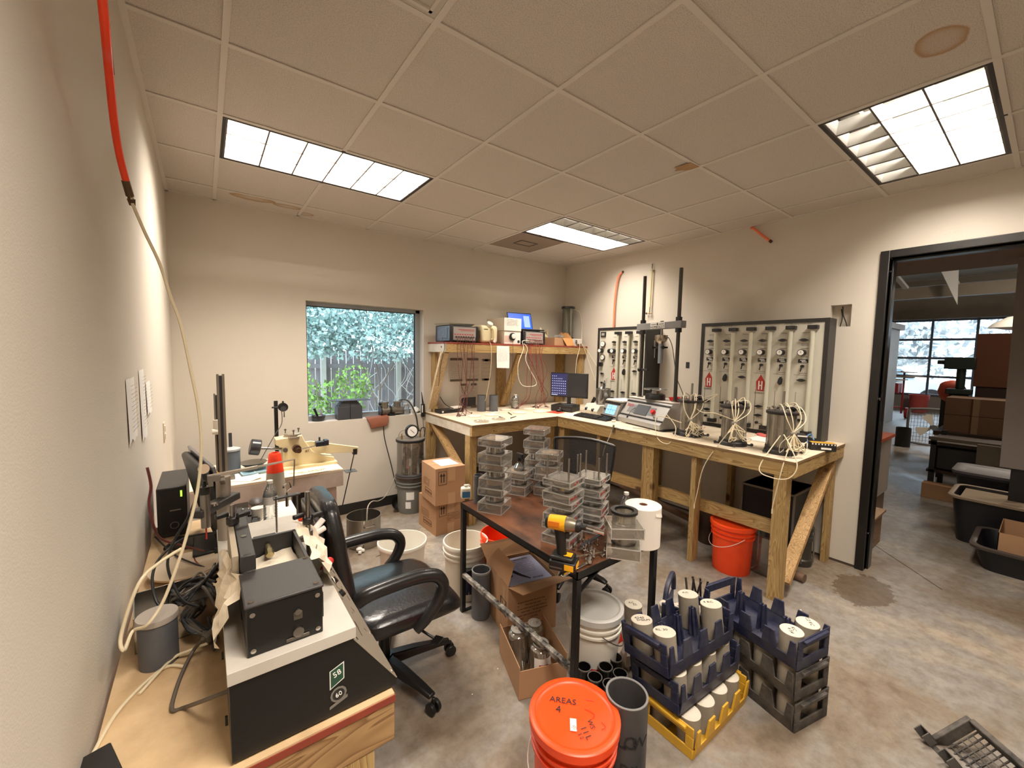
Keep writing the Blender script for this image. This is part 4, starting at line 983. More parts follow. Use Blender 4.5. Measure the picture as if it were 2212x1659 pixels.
B().bb((.225, cy-.0362, .966), (.288, cy-.035, .971)).bb((.327, cy-.0362, .966), (.39, cy-.035, .971)).prism([(.3075, .985), (.318, .97), (.3075, .955), (.297, .97)], 'y', cy-.0365, cy-.035).build('plate_emblem', INK, r)
B().cyl((.33, cy, .985), (.33, cy, 1.0), .016, n=12).build('top_bolt', STEEL, r)
# load cell hanging from the crosshead
B().cyl((.33, cy, .865), (.33, cy, .923), .012, n=12).build('stem', STEEL, r)
B().lathe([(.02, -.085), (.045, -.06), (.058, -.035), (.058, 0), (.03, .004), (.01, .004)], (.33, cy, .865), 26).build('load_cell', mat('nickel', (180, 170, 156), .28, .9), r)
B().cyl((.33, cy, .60), (.33, cy, .785), .024, n=20).build('piston', mat('grey_blue_cylinder', (140, 148, 156), .35, .4), r)
B().bb((.235, cy-.018, .742), (.40, cy+.018, .758)).cyl((.25, cy-.03, .735), (.25, cy-.03, .765), .012, n=10).cyl((.385, cy-.03, .735), (.385, cy-.03, .765), .012, n=10).build('clamp_bar', BLACK, r)
B().cyl((.262, cy-.01, .758), (.262, cy-.01, .82), .009, n=10).cyl((.262, cy-.01, .65), (.262, cy-.01, .742), .004, n=8).build('displacement_probe', STEEL, r)
B().cyl((.17, cy-.02, .27), (.17, cy-.02, .72), .006, n=8).cyl((.075, cy-.02, .53), (.19, cy-.02, .53), .012, n=8).sph((.105, cy-.05, .53), .022, 10).build('side_rod_clamp', BLACK, r)
B().tube([(.39, cy, .83), (.43, cy-.01, .84), (.47, cy, .76), (.5, cy+.01, .6), (.52, cy+.02, .48), (.6, cy+.02, .34), (.67, cy-.02, .28)], .0035, 6).build('signal_cable', BLACK, r)
def on_frame(u, v, z=0): return MO+MU*u+MN*v+Vector((0, 0, z))
# black sieve-base / scale with a clear disc on top of the machine
p = on_frame(.30, .20, .253)
r = thing('platform_scale', 'round black pedestal with a clear disc on top of the grey testing machine', 'scale', p)
B().lathe([(.001, 0), (.092, 0), (.094, .03), (.088, .05), (.07, .056), (.001, .056)], n=32).build('base', BLACK, r)
B().lathe([(.045, .056), (.045, .085), (.05, .09), (.001, .09)], n=24).build('neck', STEEL, r)
B().lathe([(.001, .092), (.105, .092), (.11, .098), (.105, .106), (.001, .106)], n=40).build('clear_disc', clear('disc_clear', refl=.15, haze=.35), r)
B().cyl((-.115, -.03, .08), (-.115, -.03, .105), .008, n=8).build('side_screw', BLACK, r)
p = on_frame(.53, .30, .253)
r = thing('parts_tray', 'small red tray on the testing machine behind its right column', 'tray', p, rz_)
b = B(); b.loft([[(-.09, -.05, 0), (.09, -.05, 0), (.09, .05, 0), (-.09, .05, 0)], [(-.10, -.06, .035), (.10, -.06, .035), (.10, .06, .035), (-.10, .06, .035)], [(-.095, -.055, .035), (.095, -.055, .035), (.095, .055, .035), (-.095, .055, .035)], [(-.086, -.046, .003), (.086, -.046, .003), (.086, .046, .003), (-.086, .046, .003)]]).build('tray_body', RED, r)

# data unit left of the machine
o_ = Vector((3.27, -.385, BZ)); r = thing('data_logger', 'grey bench unit with a glowing light-blue screen left of the testing machine', 'data logger', o_, rz_)
b = B(); b.prism([(0, .01), (.0, .03), (.06, .17), (.09, .185), (.30, .185), (.30, .01)], 'x', 0, .25); b.build('housing', SILV, r, bevel=.004)
d2 = Vector((0, .06, .14)).normalized(); n2 = Vector((0, -d2.z, d2.y)); Rm = Matrix((Vector((1, 0, 0)), d2, -n2)).transposed()
def q2(u, v): return Vector((u, 0, .03))+Vector((0, .06, .14))*v
B().box(q2(.135, .52)+n2*.002, (.15, .10, .004), Rm).build('display_screen', mat('screen_blue', (130, 186, 240), .3, emit=.9), r)
B().box(q2(.135, .52)+n2*.0045, (.003, .09, .001), Rm).box(q2(.135, .52)+n2*.0045, (.145, .003, .001), Rm).box(q2(.10, .45)+n2*.0045, (.03, .003, .001), Rm).box(q2(.17, .45)+n2*.0045, (.03, .003, .001), Rm).box(q2(.10, .7)+n2*.0045, (.03, .003, .001), Rm).build('screen_lines', mat('screen_line_blue', (60, 100, 160), .3, emit=.3), r)
B().box(q2(.125, .98)+n2*.002, (.25, .018, .005), Rm).box(q2(.125, .04)+n2*.002, (.25, .012, .005), Rm).build('trim_strip', BLACK, r)
B().cyl(q2(.035, .5), q2(.035, .5)+n2*.012, .010, n=12).build('knob', BLACK, r)
B().bb((.01, .02, 0), (.24, .28, .01)).build('base_foot', BLACK, r)
r = thing('paper_stack', 'stack of white papers on top of the grey unit with the blue screen', 'papers', o_+Vector((0, 0, .187)), rz_)
for k, (a, dx) in enumerate(((0, .0), (.08, .01), (-.05, .015))): B().box((.13+dx, .17, .004+.006*k), (.25, .22, .005), a).build('sheet', PAPER, r)
# stirrer with clear jar
r = thing('magnetic_stirrer', 'white box stirrer with black knobs beside the keyboard', 'stirrer', (3.43, -.21, BZ), rz_)
b = B(); b.prism([(-.10, .006), (-.115, .05), (-.07, .115), (.10, .115), (.10, .006)], 'x', -.13, .13); b.build('housing', LGREY, r, bevel=.005)
for x in (-.075, .05): B().cyl((x, -.095, .065), (x, -.118, .055), .016, n=12).box((x, -.118, .06), (.012, .012, .03)).build('control_knob', BLACK, r)
r = thing('clear_jar', 'clear cylindrical jar with a probe standing on the white stirrer', 'jar', (3.46, -.25, BZ+.116))
JAR = clear('jar_clear', (225, 225, 222), refl=.12, haze=.35, hazec=(160, 160, 158))
B().lathe([(.001, 0), (.075, 0), (.078, .01), (.078, .17), (.083, .175), (.083, .18), (.074, .18), (.074, .012), (.001, .012)], n=28).build('jar_body', JAR, r)
B().cyl((-.03, -.03, .02), (-.03, -.03, .24), .011, n=10).build('probe', DGREY, r)
B().tube([(-.03, -.03, .24), (-.01, -.02, .27), (.03, 0, .20), (.04, .0, .05)], .003, 6).build('probe_wire', BLACK, r)
B().add([(.0, -.03, .17), (.06, -.01, .30), (.09, .05, .28), (.02, .06, .17), (-.05, .02, .17), (-.02, .03, .33)], [(0, 1, 2, 3), (4, 5, 3)]).build('plastic_film', clear('film', refl=.2, haze=.3), r)

# ------------------------------------------------------------------ triaxial cells with tubing
CELLM = clear('cell_acrylic', (232, 226, 214), refl=.12, haze=.40, hazec=(190, 180, 162), rough=.12)
def triax(label, c, a, rr=.075, hh=.235):
    r = thing('triaxial_cell', label, 'test cell', c, a, 'clear triaxial cells on the right bench')
    B().lathe([(.001, 0), (rr+.016, 0), (rr+.016, .018), (rr+.012, .03), (rr+.01, .032), (rr+.01, .05), (.001, .05)], n=36).build('base_plate', mat('cell_base_black', (30, 28, 28), .4), r)
    B().lathe([(rr, .05), (rr, .05+hh), (rr-.008, .05+hh), (rr-.008, .05)], n=36, close=True).build('cell_wall', CELLM, r)
    B().cyl((0, 0, .05), (0, 0, .06+.11), .036, n=20).cyl((0, 0, .17), (0, 0, .05+hh), .008, n=8).build('specimen_pedestal', mat('pedestal_grey', (150, 138, 124), .6), r)
    for k in range(3):
        t = k*2*pi/3+.5; B().cyl((cos(t)*(rr+.006), sin(t)*(rr+.006), .03), (cos(t)*(rr+.006), sin(t)*(rr+.006), .07+hh), .0045, n=8).build('tie_rod', STEEL, r)
        B().cyl((cos(t)*(rr+.004), sin(t)*(rr+.004), .072+hh), (cos(t)*(rr+.004), sin(t)*(rr+.004), .088+hh), .010, n=8).build('nut', CHROME, r)
    z = .05+hh
    B().lathe([(.001, z), (rr+.014, z), (rr+.016, z+.006), (rr+.016, z+.018), (rr+.008, z+.022), (.001, z+.022)], n=36).build('top_plate', mat('cell_top_dark', (52, 48, 48), .35, .3), r)
    B().cyl((0, 0, z+.022), (0, 0, z+.06), .022, n=18).build('bushing', CHROME, r)
    B().cyl((0, 0, z+.05), (0, 0, z+.16), .0085, n=12).build('piston_rod', mat('satin_rod', (150, 144, 134), .3, .8), r)
    B().cyl((.02, 0, z+.042), (.05, 0, z+.042), .006, n=8).lathe([(.001, 0), (.014, 0), (.019, .008), (.019, .02), (.014, .028), (.001, .028)], (.05, 0, z+.042), 14, (1, 0, 0)).build('lock_knob', BLACK, r)
    B().cyl((-.045, .02, z+.022), (-.045, .02, z+.045), .008, n=8).cyl((-.045, .02, z+.045), (-.065, .02, z+.045), .006, n=8).cyl((.0, -.05, z+.022), (.0, -.05, z+.04), .008, n=8).build('port_fitting', CHROME, r)
    for k in range(3):
        t = k*1.3-2.6; B().cyl((cos(t)*(rr+.01), sin(t)*(rr+.01), .012), (cos(t)*(rr+.04), sin(t)*(rr+.04), .012), .006, n=8).sph((cos(t)*(rr+.045), sin(t)*(rr+.045), .016), .012, 8).build('base_valve', BLACK, r)
    return r
TC = [P(1490, 940, z=BZ), P(1582, 960, z=BZ), P(1685, 978, z=BZ)]
rnd = random.Random(77)
views = ['triaxial cell beside the grey testing machine, farthest from the doorway', 'middle triaxial cell of the three on the right bench', 'triaxial cell nearest the doorway end of the right bench']
sizes = [(.094, .235), (.084, .235), (.086, .23)]
for k in range(3):
    c = TC[k]; rr, hh = sizes[k]
    triax(views[k], c, (-1.1, -1.3, -1.0)[k], rr, hh)
    # bundle of tubes tied in front of the cell
    front = Vector((-.45, -.72, 0)).normalized(); side = Vector((-front.y, front.x, 0))   # side points to image right
    z = .05+hh+.03
    knot = c+front*(rr+.055)+Vector((0, 0, (.15, .19, .165)[k]))+side*(-.085, -.09, -.03)[k]
    r = thing('tubing_bundle', 'cream tubing tied in a bundle on the %s triaxial cell' % ('far', 'middle', 'near')[k], 'tubing', c+Vector((0, 0, .0)), group='tubing bundles on the triaxial cells')
    for j in range(5):
        s = side*rnd.uniform(-.10, .10); top = c+Vector((rnd.uniform(-.04, .04), rnd.uniform(-.04, .04), z+rnd.uniform(0, .03)))
        over = c+s*1.1+front*(rr*.5)+Vector((0, 0, z+rnd.uniform(.02, .06)))
        mid = (over+knot)/2+s*.5+front*.03
        low = knot+side*rnd.uniform(-.06, .11)+Vector((0, 0, -rnd.uniform(.06, .14)))+front*.02
        back = knot+side*rnd.uniform(-.06, .07)+Vector((0, 0, -rnd.uniform(.04, .12)))+front*.04
        B().tube([top, over, mid, knot, (knot+low)/2+side*rnd.uniform(-.03, .03), low, low+side*.03+Vector((0, 0, .02)), back, knot+front*.01], .0032, 6, 6).build('tube', TUBE, r, local=False)
    for j in range(4):
        low = knot+side*rnd.uniform(-.09, .09)+front*rnd.uniform(.0, .05)+Vector((0, 0, -rnd.uniform(.10, .135)))
        B().tube([knot, knot+(low-knot)*.5+side*rnd.uniform(-.04, .04), low, low+side*rnd.uniform(-.05, .05)+Vector((0, 0, .02))], .0017, 5, 5).build('thin_tube', mat('thin_clear_tube', (206, 196, 170), .4), r, local=False)
    B().cyl(knot-side*.02, knot+side*.02, .012, n=8).build('tie', mat('tie_grey', (120, 112, 100), .6), r, local=False)
    e0 = knot+Vector((0, 0, -.02)); F0 = P((1428, 1500, 1668)[k], (950, 1090, 1100)[k], x=2.90)
    if k: B().tube([e0, P((1428, 1524, 1690)[k], (930, 1000, 1010)[k], x=2.915), (F0+P((1428, 1512, 1676)[k], (950, 1040, 1060)[k], x=2.90))/2, F0], .0035, 6, 6).cyl(F0, F0-Vector((0, 0, .03)), .005, n=8).build('hanging_tube', TUBE, r, local=False)
# big loops in front of bench edge on the nearest cell
q = [TC[2]+Vector((-.10, -.03, .14)), P(1640, 1010, x=2.90), P(1668, 1032, x=2.89), P(1705, 1033, x=2.89), P(1722, 1005, x=2.92), P(1705, 960, x=2.97), TC[2]+Vector((-.10, -.05, .15))]
tag(B().tube(q, .0036, 6, 6).build('tubing_loop', TUBE), 'loop of cream tubing hanging over the bench edge at the nearest cell', 'tubing')
q = [TC[0]+Vector((-.14, 0, .12)), P(1420, 900, x=3.0), P(1420, 945, x=2.93), P(1445, 958, x=2.92), P(1460, 925, x=3.02), P(1440, 895, x=3.1)]
tag(B().tube(q, .0034, 6, 6).build('tubing_loop', TUBE), 'loop of cream tubing hanging over the bench edge below the grey machine', 'tubing')
q = [P(1530, 868, x=3.2), P(1552, 852, x=3.2), P(1505, 880, x=3.15), P(1515, 892, x=3.1), P(1545, 896, x=3.05)]
tag(B().tube([TC[0]+Vector((.04, -.04, .32)), P(1512, 862, x=3.25), P(1550, 852, x=3.22), P(1508, 878, x=3.18), P(1516, 890, x=3.1), P(1546, 893, x=3.06), TC[1]+Vector((-.09, -.05, .2))], .0034, 6, 6).build('tubing_loop', TUBE), 'cream tube looping in the air between the far and middle cells', 'tubing')
o = B().bb((3.40, -2.04, BZ), (3.62, -1.80, BZ+.012)).build('crumpled_paper', PAPER); o.data.transform(Matrix.Identity(4))
tag(o, 'white paper sheets lying behind the middle cell on the right bench', 'paper')
for k, (y, m_, l) in enumerate(((-1.62, ORANGE, 'orange cloth scrap on the right bench between the cells'), (-1.86, mat('pink_plastic', (206, 96, 90), .5), 'pink rounded bits on the right bench against the large panel'))):
    r = thing('rag', l, 'rag', (3.55+.1*k, y, BZ)); B().sph((0, 0, .014), .04, 10, (1.3, 1.6, .4)).sph((.03, .06, .016), .03, 8, (1, 1.2, .5)).build('cloth', m_, r)
# two battery-pack boxes
YEL = mat('battery_box_yellow', (196, 148, 36), .5)
def bbox(label, c, rz, up):
    r = thing('battery_box', label, 'box', c, rz, 'yellow and black battery cartons')
    d = (.155, .075, .055) if not up else (.06, .10, .10)
    B().bb((-d[0]/2, -d[1]/2, 0), (d[0]/2, d[1]/2, d[2])).build('carton', mat('carton_black', (30, 28, 26), .5), r, bevel=.002)
    B().bb((-d[0]/2+.004, -d[1]/2+.004, d[2]), (d[0]/2-.004, d[1]/2-.004, d[2]+.001)).build('top_panel', YEL if not up else mat('carton_black', (30, 28, 26)), r)
    b = B()
    for k in range(8): x = -d[0]/2+d[0]*(k+.5)/8; b.bb((x-.005, -d[1]/2-.001, d[2]-.012), (x+.003, -d[1]/2, d[2]-.002))
    b.bb((-d[0]*.1, -d[1]/2-.001, d[2]*.2), (d[0]*.3, -d[1]/2, d[2]*.45)); b.build('printed_marks', PAPER, r)
    if up: B().bb((-d[0]/2-.001, -d[1]/2+.006, .004), (-d[0]/2, d[1]/2-.006, d[2]*.6)).build('side_panel', YEL, r)
    return r
bbox('flat battery carton at the doorway end of the right bench', P(1775, 972, z=BZ), radians(-58), 0)
bbox('upright battery carton beside the nearest cell on the right bench', P(1728, 966, z=BZ), radians(-60), 1)
tag(B().tube([P(1748, 960, z=BZ+.02), P(1742, 945, z=BZ+.06), P(1752, 938, z=BZ+.07), P(1758, 950, z=BZ+.03)], .006, 6).build('blue_cable', mat('blue_cable', (90, 130, 170), .5)), 'short pale blue cable between the two battery cartons', 'cable')
# hanging valve at bench edge by keyboard
r = thing('tube_fitting', 'metal tube fitting and cream tube hanging off the right bench edge near the keyboard', 'fitting', (2.92, -.7, .95))
B().tube([P(1325, 922, x=2.915), P(1316, 945, x=2.91), P(1307, 965, x=2.90), P(1302, 985, x=2.90)], .0035, 6, 5).build('hanging_tube', TUBE, r, local=False)
B().cyl(P(1326, 918, x=2.915), P(1323, 934, x=2.91), .009, n=8).cyl(P(1330, 924, x=2.915), P(1344, 928, x=2.915), .006, n=8).build('metal_fitting', STEEL, r, local=False)

# ================================================================== ON THE SHELF
MAR = mat('maroon_cable', (96, 40, 36), .5); MARR = mat('red_cable', (146, 44, 38), .5)
DAQC = mat('grey_blue_end_bezel', (78, 78, 92), .5)
def daq(label, x0, x1, y0, y1, h, n):
    r = thing('data_acquisition_unit', label, 'instrument', (x0, y0, SZ), group='signal conditioning boxes on the shelf')
    z0 = SZ+.012; z1 = SZ+h
    B().bb((x0+.012, y0+.004, z0), (x1-.012, y1, z1)).build('housing', DGREY, r, local=False, bevel=.004)
    B().bb((x0, y0-.004, z0-.004), (x0+.03, y1+.004, z1+.004)).build('end_bezel', BLACK, r, local=False, bevel=.008)
    B().bb((x1-.03, y0-.004, z0-.004), (x1, y1+.004, z1+.004)).build('end_bezel', BLACK, r, local=False, bevel=.008)
    B().bb((x0-.003, y0+.05, z0+.03), (x0, y1-.05, z1-.02)).build('side_recess', DAQC, r, local=False, bevel=.001)
    B().bb((x0-.004, y0+.10, z0+.06), (x0-.003, y1-.10, z1-.05)).build('handle_hole', BLACK, r, local=False)
    B().bb((x0+.045, y0, z0+.012), (x1-.035, y0+.004, z1-.012)).build('front_panel', mat('brushed_front', (190, 182, 176), .35, .5), r, local=False)
    B().bb((x0+.045, y0-.006, z0+.002), (x1-.035, y0+.004, z0+.012)).build('tilt_bar', CHROME, r, local=False)
    B().bb((x0+.10, y0-.001, z1-.040), (x1-.05, y0, z1-.034)).bb((x0+.13, y0-.001, z1-.052), (x1-.05, y0, z1-.048)).build('printed_title', REDINK, r, local=False)
    w = (x1-x0-.11)/n
    b = B()
    for k in range(n): b.bb((x0+.055+w*k, y0-.001, z0+.066), (x0+.055+w*(k+.65), y0, z0+.076))
    b.build('channel_marks', REDINK, r, local=False)
    for k in range(n): B().cyl((x0+.06+w*(k+.4), y0-.012, z0+.045), (x0+.06+w*(k+.4), y0, z0+.045), .010, n=10).build('connector', CHROME, r, local=False)
    for sx in (x0+.03, x1-.04): B().bb((sx, y0+.02, SZ), (sx+.015, y0+.035, SZ+.012)).build('foot', BLACK, r, local=False)
    return [(x0+.06+w*(k+.4), y0-.014, z0+.045) for k in range(n)]
c1 = daq('signal box at the left end of the shelf, a flat silver tray lying on it', 1.925, 2.275, .50, .82, .172, 8)
c2 = daq('signal box right of the white boxes, the laptop standing on it', 2.89, 3.235, .50, .80, .160, 8)
def cables(label, pts, m, target, spread, seed, grp):
    rnd = random.Random(seed)
    r = thing('sensor_cables', label, 'cables', (target[0], target[1], BZ), group=None)
    for k, p in enumerate(pts):
        e = Vector(target)+Vector((rnd.uniform(-1, 1)*spread, rnd.uniform(-.5, .5)*spread, .006))
        x, y, z = p; m1 = (p[0]+rnd.uniform(-.02, .02), .455, SZ-.13); mid = Vector(((x+target[0])/2+rnd.uniform(-.05, .05), .46+rnd.uniform(-.03, .03), 1.36+rnd.uniform(-.08, .08)))
        lo = Vector((target[0]+rnd.uniform(-.06, .06), .50+rnd.uniform(-.05, .05), 1.12+rnd.uniform(-.04, .05)))
        B().tube([p, (x, y-.035, z-.01), (x+rnd.uniform(-.006, .006), SY0-.012, SZ-.01), m1, mid, lo, (lo+e)/2+Vector((rnd.uniform(-.04, .04), 0, -.03)), e, e+Vector((rnd.uniform(-.06, .06), rnd.uniform(-.06, .03), 0))], .0027, 5, 5).build('cable', m if k % 3 else MAR, r, local=False)
        q = e+Vector((0, 0, .004)); B().beam(q, q+Vector((rnd.uniform(-.03, .03), rnd.uniform(-.03, .03), .002)), .008, .008).build('plug', (BLACK, MAR, WHITE)[k % 3], r, local=False)
cables('dark red sensor cables hanging from the left signal box to the bench', c1, MAR, (2.10, .50, BZ), .14, 4, '')
cables('brighter red sensor cables hanging from the right signal box to the bench', c2, MARR, (3.22, .56, BZ), .12, 8, '')
cables('small group of red cables coming down left of the monitor bundle', [(2.95, .48, 1.755), (2.97, .48, 1.755), (3.0, .48, 1.755)], MARR, (2.92, .62, BZ), .06, 9, '')
tag(B().tube([(1.94, .70, 1.80), (1.87, .55, 1.77), (1.868, .50, 1.70), (1.875, .60, 1.5), (1.87, .62, 1.35), (1.90, .70, 1.28)], .003, 6, 6).build('power_cable', BLACK), 'thin black power lead looping down the left end of the shelf', 'cable')
tag(B().tube([(3.04, .47, 1.79), (2.86, .465, 1.79), (2.87, .46, 1.70), (2.78, .44, 1.52), (2.79, .44, 1.36), (2.86, .44, 1.27), (3.02, .44, 1.26), (3.06, .44, 1.31), (2.96, .44, 1.45), (2.90, .455, 1.58), (2.93, .462, 1.70), (2.88, .468, 1.76)], .0042, 6, 6).build('white_cable', mat('white_cable', (226, 218, 200), .5)), 'white cable drooping in a loop from the laptop below the shelf', 'cable')
tag(B().tube([(2.71, .49, 1.83), (2.715, .462, 1.74), (2.715, .46, 1.5), (2.72, .5, 1.2), (2.80, .6, 1.03), (2.9, .62, .98)], .0022, 5, 6).build('thin_cable', BLACK), 'thin black lead hanging from the round webcam below the shelf', 'cable')
tag(B().tube([(2.40, .47, 1.765), (2.42, .462, 1.70), (2.42, .47, 1.45), (2.42, .55, 1.15), (2.43, .6, 1.10)], .0028, 5, 6).build('jug_tube', TUBE), 'thin cream tube running down from the jug spigot', 'tubing')
r = thing('metal_tray', 'flat pale metal tray lying on the left signal box', 'tray', (2.05, .66, SZ+.178), .1)
B().loft([[(-.13, -.13, 0), (.16, -.13, 0), (.16, .12, 0), (-.13, .12, 0)], [(-.15, -.15, .022), (.18, -.15, .022), (.18, .14, .022), (-.15, .14, .022)], [(-.145, -.145, .022), (.175, -.145, .022), (.175, .135, .022), (-.145, .135, .022)], [(-.125, -.125, .003), (.155, -.125, .003), (.155, .115, .003), (-.125, .115, .003)]]).build('tray_body', mat('pale_metal', (196, 192, 176), .35, .6), r)
# plastic jug
JUGM = mat('natural_plastic', (222, 208, 168), .45, var=.2, vs=4)
r = thing('plastic_jug', 'big cream plastic carboy jug with a white cap on the shelf', 'jug', (2.42, .62, SZ))
B().bb((-.10, -.10, 0), (.13, .20, .20)).build('jug_body', JUGM, r, bevel=.035, seg=4)
B().cyl((.02, -.07, .19), (.02, -.10, .225), .035, n=20).build('cap', WHITE, r, bevel=.003)
B().tube([(.03, -.09, .17), (.05, -.125, .15), (.05, -.125, .06), (.03, -.105, .04)], .013, 8, 5).build('jug_handle', JUGM, r)
B().cyl((.06, -.10, .025), (.06, -.13, .025), .016, n=12).box((.06, -.125, .05), (.025, .012, .02)).build('spigot', WHITE, r)
B().bb((-.06, -.102, .15), (-.01, -.10, .157)).build('moulded_mark', BLACK, r)
r = thing('paper_sheet', 'printed sheet taped to the front of the shelf, hanging below it', 'paper', (2.55, SY0, 1.5))
B().add([(2.50, SY0-.002, 1.725), (2.67, SY0-.002, 1.725), (2.675, SY0-.006, 1.62), (2.67, SY0-.012, 1.475), (2.50, SY0-.010, 1.48), (2.498, SY0-.005, 1.62)], [(0, 1, 2, 5), (5, 2, 3, 4)]).build('sheet', PAPER, r, local=False)
o = scribble(.14, .20, 22, 9, jag=.2).build('printed_lines', INK, r); o.location = (.035, -.010, .10); o.rotation_euler = (radians(92), 0, 0)
# white cartons
WC = mat('white_carton', (228, 220, 210), .6)
r = thing('white_carton', 'white printed carton on the shelf, upper of two', 'box', (2.72, .60, SZ+.15))
B().bb((-.11, -.11, 0), (.135, .24, .145)).build('carton', WC, r, bevel=.002)
o = scribble(.17, .075, 6, 21, lw=.002, jag=.2).build('printed_lines', INK, r); o.location = (.01, -.1115, .095); o.rotation_euler = (radians(90), 0, 0)
for x in (-.095, .12): o = scribble(.09, .006, 1, 5).build('side_print', INK, r); o.location = (x, -.1115, .08); o.rotation_euler = (radians(90), radians(90), 0)
r = thing('white_carton', 'white carton with product pictures on the shelf, lower of two', 'box', (2.72, .60, SZ))
B().bb((-.10, -.10, 0), (.135, .24, .148)).build('carton', WC, r, bevel=.002)
B().bb((-.095, -.101, .02), (-.03, -.10, .095)).build('printed_picture', mat('carton_picture', (206, 176, 160), .6), r)
B().lathe([(.001, .0), (.018, 0), (.018, .001), (.001, .001)], (.105, -.1005, .03), 16, (0, -1, 0)).build('round_mark', INK, r)
r = thing('webcam', 'round black and white device stuck to the front of the lower white carton', 'webcam', (2.73, .497, SZ+.085))
B().cyl((0, 0, 0), (0, -.014, 0), .044, n=28).build('ring', BLACK, r, bevel=.003)
B().lathe([(.001, .016), (.028, .012), (.03, 0)], (.008, -.012, .004), 20, (0, -1, 0)).build('lens_cap', WHITE, r)
# laptop
r = thing('laptop', 'open laptop with a bright blue screen standing on the right signal box', 'laptop', (3.03, .66, SZ+.168), radians(-8))
B().bb((-.15, -.15, 0), (.20, .10, .016)).build('keyboard_base', BLACK, r, bevel=.003)
Rl = Matrix.Rotation(radians(-17), 3, 'X')
def sc(u, w_, v, h_, t, m, name, off=0):
    c = Rl @ Vector((u, -off, v)); return B().box(c+Vector((.0, .10, .014)), (w_, t, h_), Rl).build(name, m, r)
sc(.02, .345, .115, .23, .008, BLACK, 'screen_lid')
sc(.02, .325, .118, .195, .001, mat('screen_vivid_blue', (20, 84, 214), .3, emit=.9), 'display_screen', .005)
sc(.115, .085, .115, .15, .001, mat('screen_window', (150, 180, 220), .3, emit=.7), 'screen_window', .006)
# open brown box with plastic
r = thing('cardboard_box', 'open brown carton with clear film on the right of the shelf', 'box', (3.55, .64, SZ), radians(6))
b = B()
for s in (-1, 1): b.bb((s*.17, -.12, 0), (s*.167, .14, .10))
b.bb((-.17, -.12, 0), (.17, -.117, .10)).bb((-.17, .137, 0), (.17, .14, .10)).bb((-.17, -.12, 0), (.17, .14, .003)); b.build('box_body', CARD, r)
B().add([(-.02, -.121, .10), (.17, -.121, .10), (.19, -.155, .005), (.03, -.16, .0)], [(0, 1, 2, 3)]).add([(.17, -.12, .10), (.17, .14, .10), (.23, .12, .19), (.19, -.04, .17)], [(0, 1, 2, 3)]).build('flap', mat('cardboard_orange', (206, 150, 92), .8), r)
B().sph((.05, 0, .11), .07, 8, (1.3, 1, .6)).add([(-.1, -.05, .09), (.0, -.08, .14), (.1, -.02, .16), (-.02, .06, .12)], [(0, 1, 2, 3)]).build('plastic_film', clear('wrap', refl=.2, haze=.5), r)
r = thing('plastic_bag', 'crumpled cream plastic bag on the shelf behind the open carton', 'bag', (3.36, .72, SZ))
b = B(); rnd = random.Random(6); b.sph((0, 0, .08), .08, 10, (1.2, .9, .95))
b.v = [v+Vector((rnd.uniform(-.018, .018), rnd.uniform(-.018, .018), rnd.uniform(-.0, .02))) for v in b.v]; b.build('film', mat('bag_cream', (214, 204, 170), .4), r)
B().add([(-.04, 0, .13), (.0, .02, .24), (.05, 0, .15), (.1, -.02, .22), (.12, 0, .12)], [(0, 1, 2), (2, 3, 4)]).build('loose_corner', mat('bag_cream', (214, 204, 170)), r)
# clear water reservoir
r = thing('water_reservoir', 'tall clear cylinder with black ends at the right end of the shelf', 'cylinder', (3.83, .72, SZ+.10))
B().lathe([(.075, .01), (.075, .40), (.069, .40), (.069, .01)], n=32, close=True).build('cylinder_wall', clear('reservoir_clear', (216, 220, 206), refl=.12, haze=.30, hazec=(150, 150, 130)), r)
B().lathe([(.001, 0), (.085, 0), (.085, .02), (.001, .02)], n=32).build('bottom_cap', BLACK, r)
B().lathe([(.001, .40), (.088, .40), (.09, .41), (.088, .43), (.02, .435), (.001, .435)], n=32).build('top_cap', BLACK, r)
B().cyl((0, 0, .02), (0, 0, .40), .005, n=8).build('centre_rod', DGREY, r)
B().lathe([(.001, .0), (.0675, .0), (.0675, .12), (.001, .12)], (0, 0, .02), 28).build('water', clear('water', (200, 210, 200), refl=.06, haze=.2, hazec=(160, 160, 140)), r)
r = thing('control_box', 'small white box with white valve block under the clear cylinder', 'box', (3.80, .58, SZ))
B().bb((-.06, -.06, 0), (.11, .22, .098)).build('housing', LGREY, r, bevel=.003)
B().bb((.0, -.095, .03), (.07, -.06, .085)).build('valve_block', WHITE, r, bevel=.003)
for x, z in ((-.012, .045), (-.012, .072), (.082, .045), (.082, .072)): B().cyl((x, -.078, z), (x+.001, -.062, z), .007, n=8).build('valve_knob', BLACK, r)
for k, q in enumerate(([(3.83, .70, 2.26), (3.93, .62, 2.22), (3.95, .58, 2.08), (3.92, .54, 1.95), (3.86, .485, 1.84)], [(3.82, .48, 1.79), (3.80, .46, 1.72), (3.74, .44, 1.60), (3.70, .42, 1.45), (3.69, .40, 1.28)], [(3.85, .48, 1.79), (3.88, .44, 1.70), (3.90, .36, 1.50), (3.88, .25, 1.32)], [(3.86, .48, 1.79), (3.92, .42, 1.68), (3.935, .28, 1.5), (3.90, .12, 1.33)])):
    tag(B().tube(q, .003, 6, 6).build('cream_tube', TUBE), ['cream tube arching from the top of the clear shelf cylinder', 'leftmost cream tube dropping from the white valve block', 'middle cream tube dropping from the white valve block', 'rightmost tube running from the white valve block to the smaller panel'][k], 'tubing')

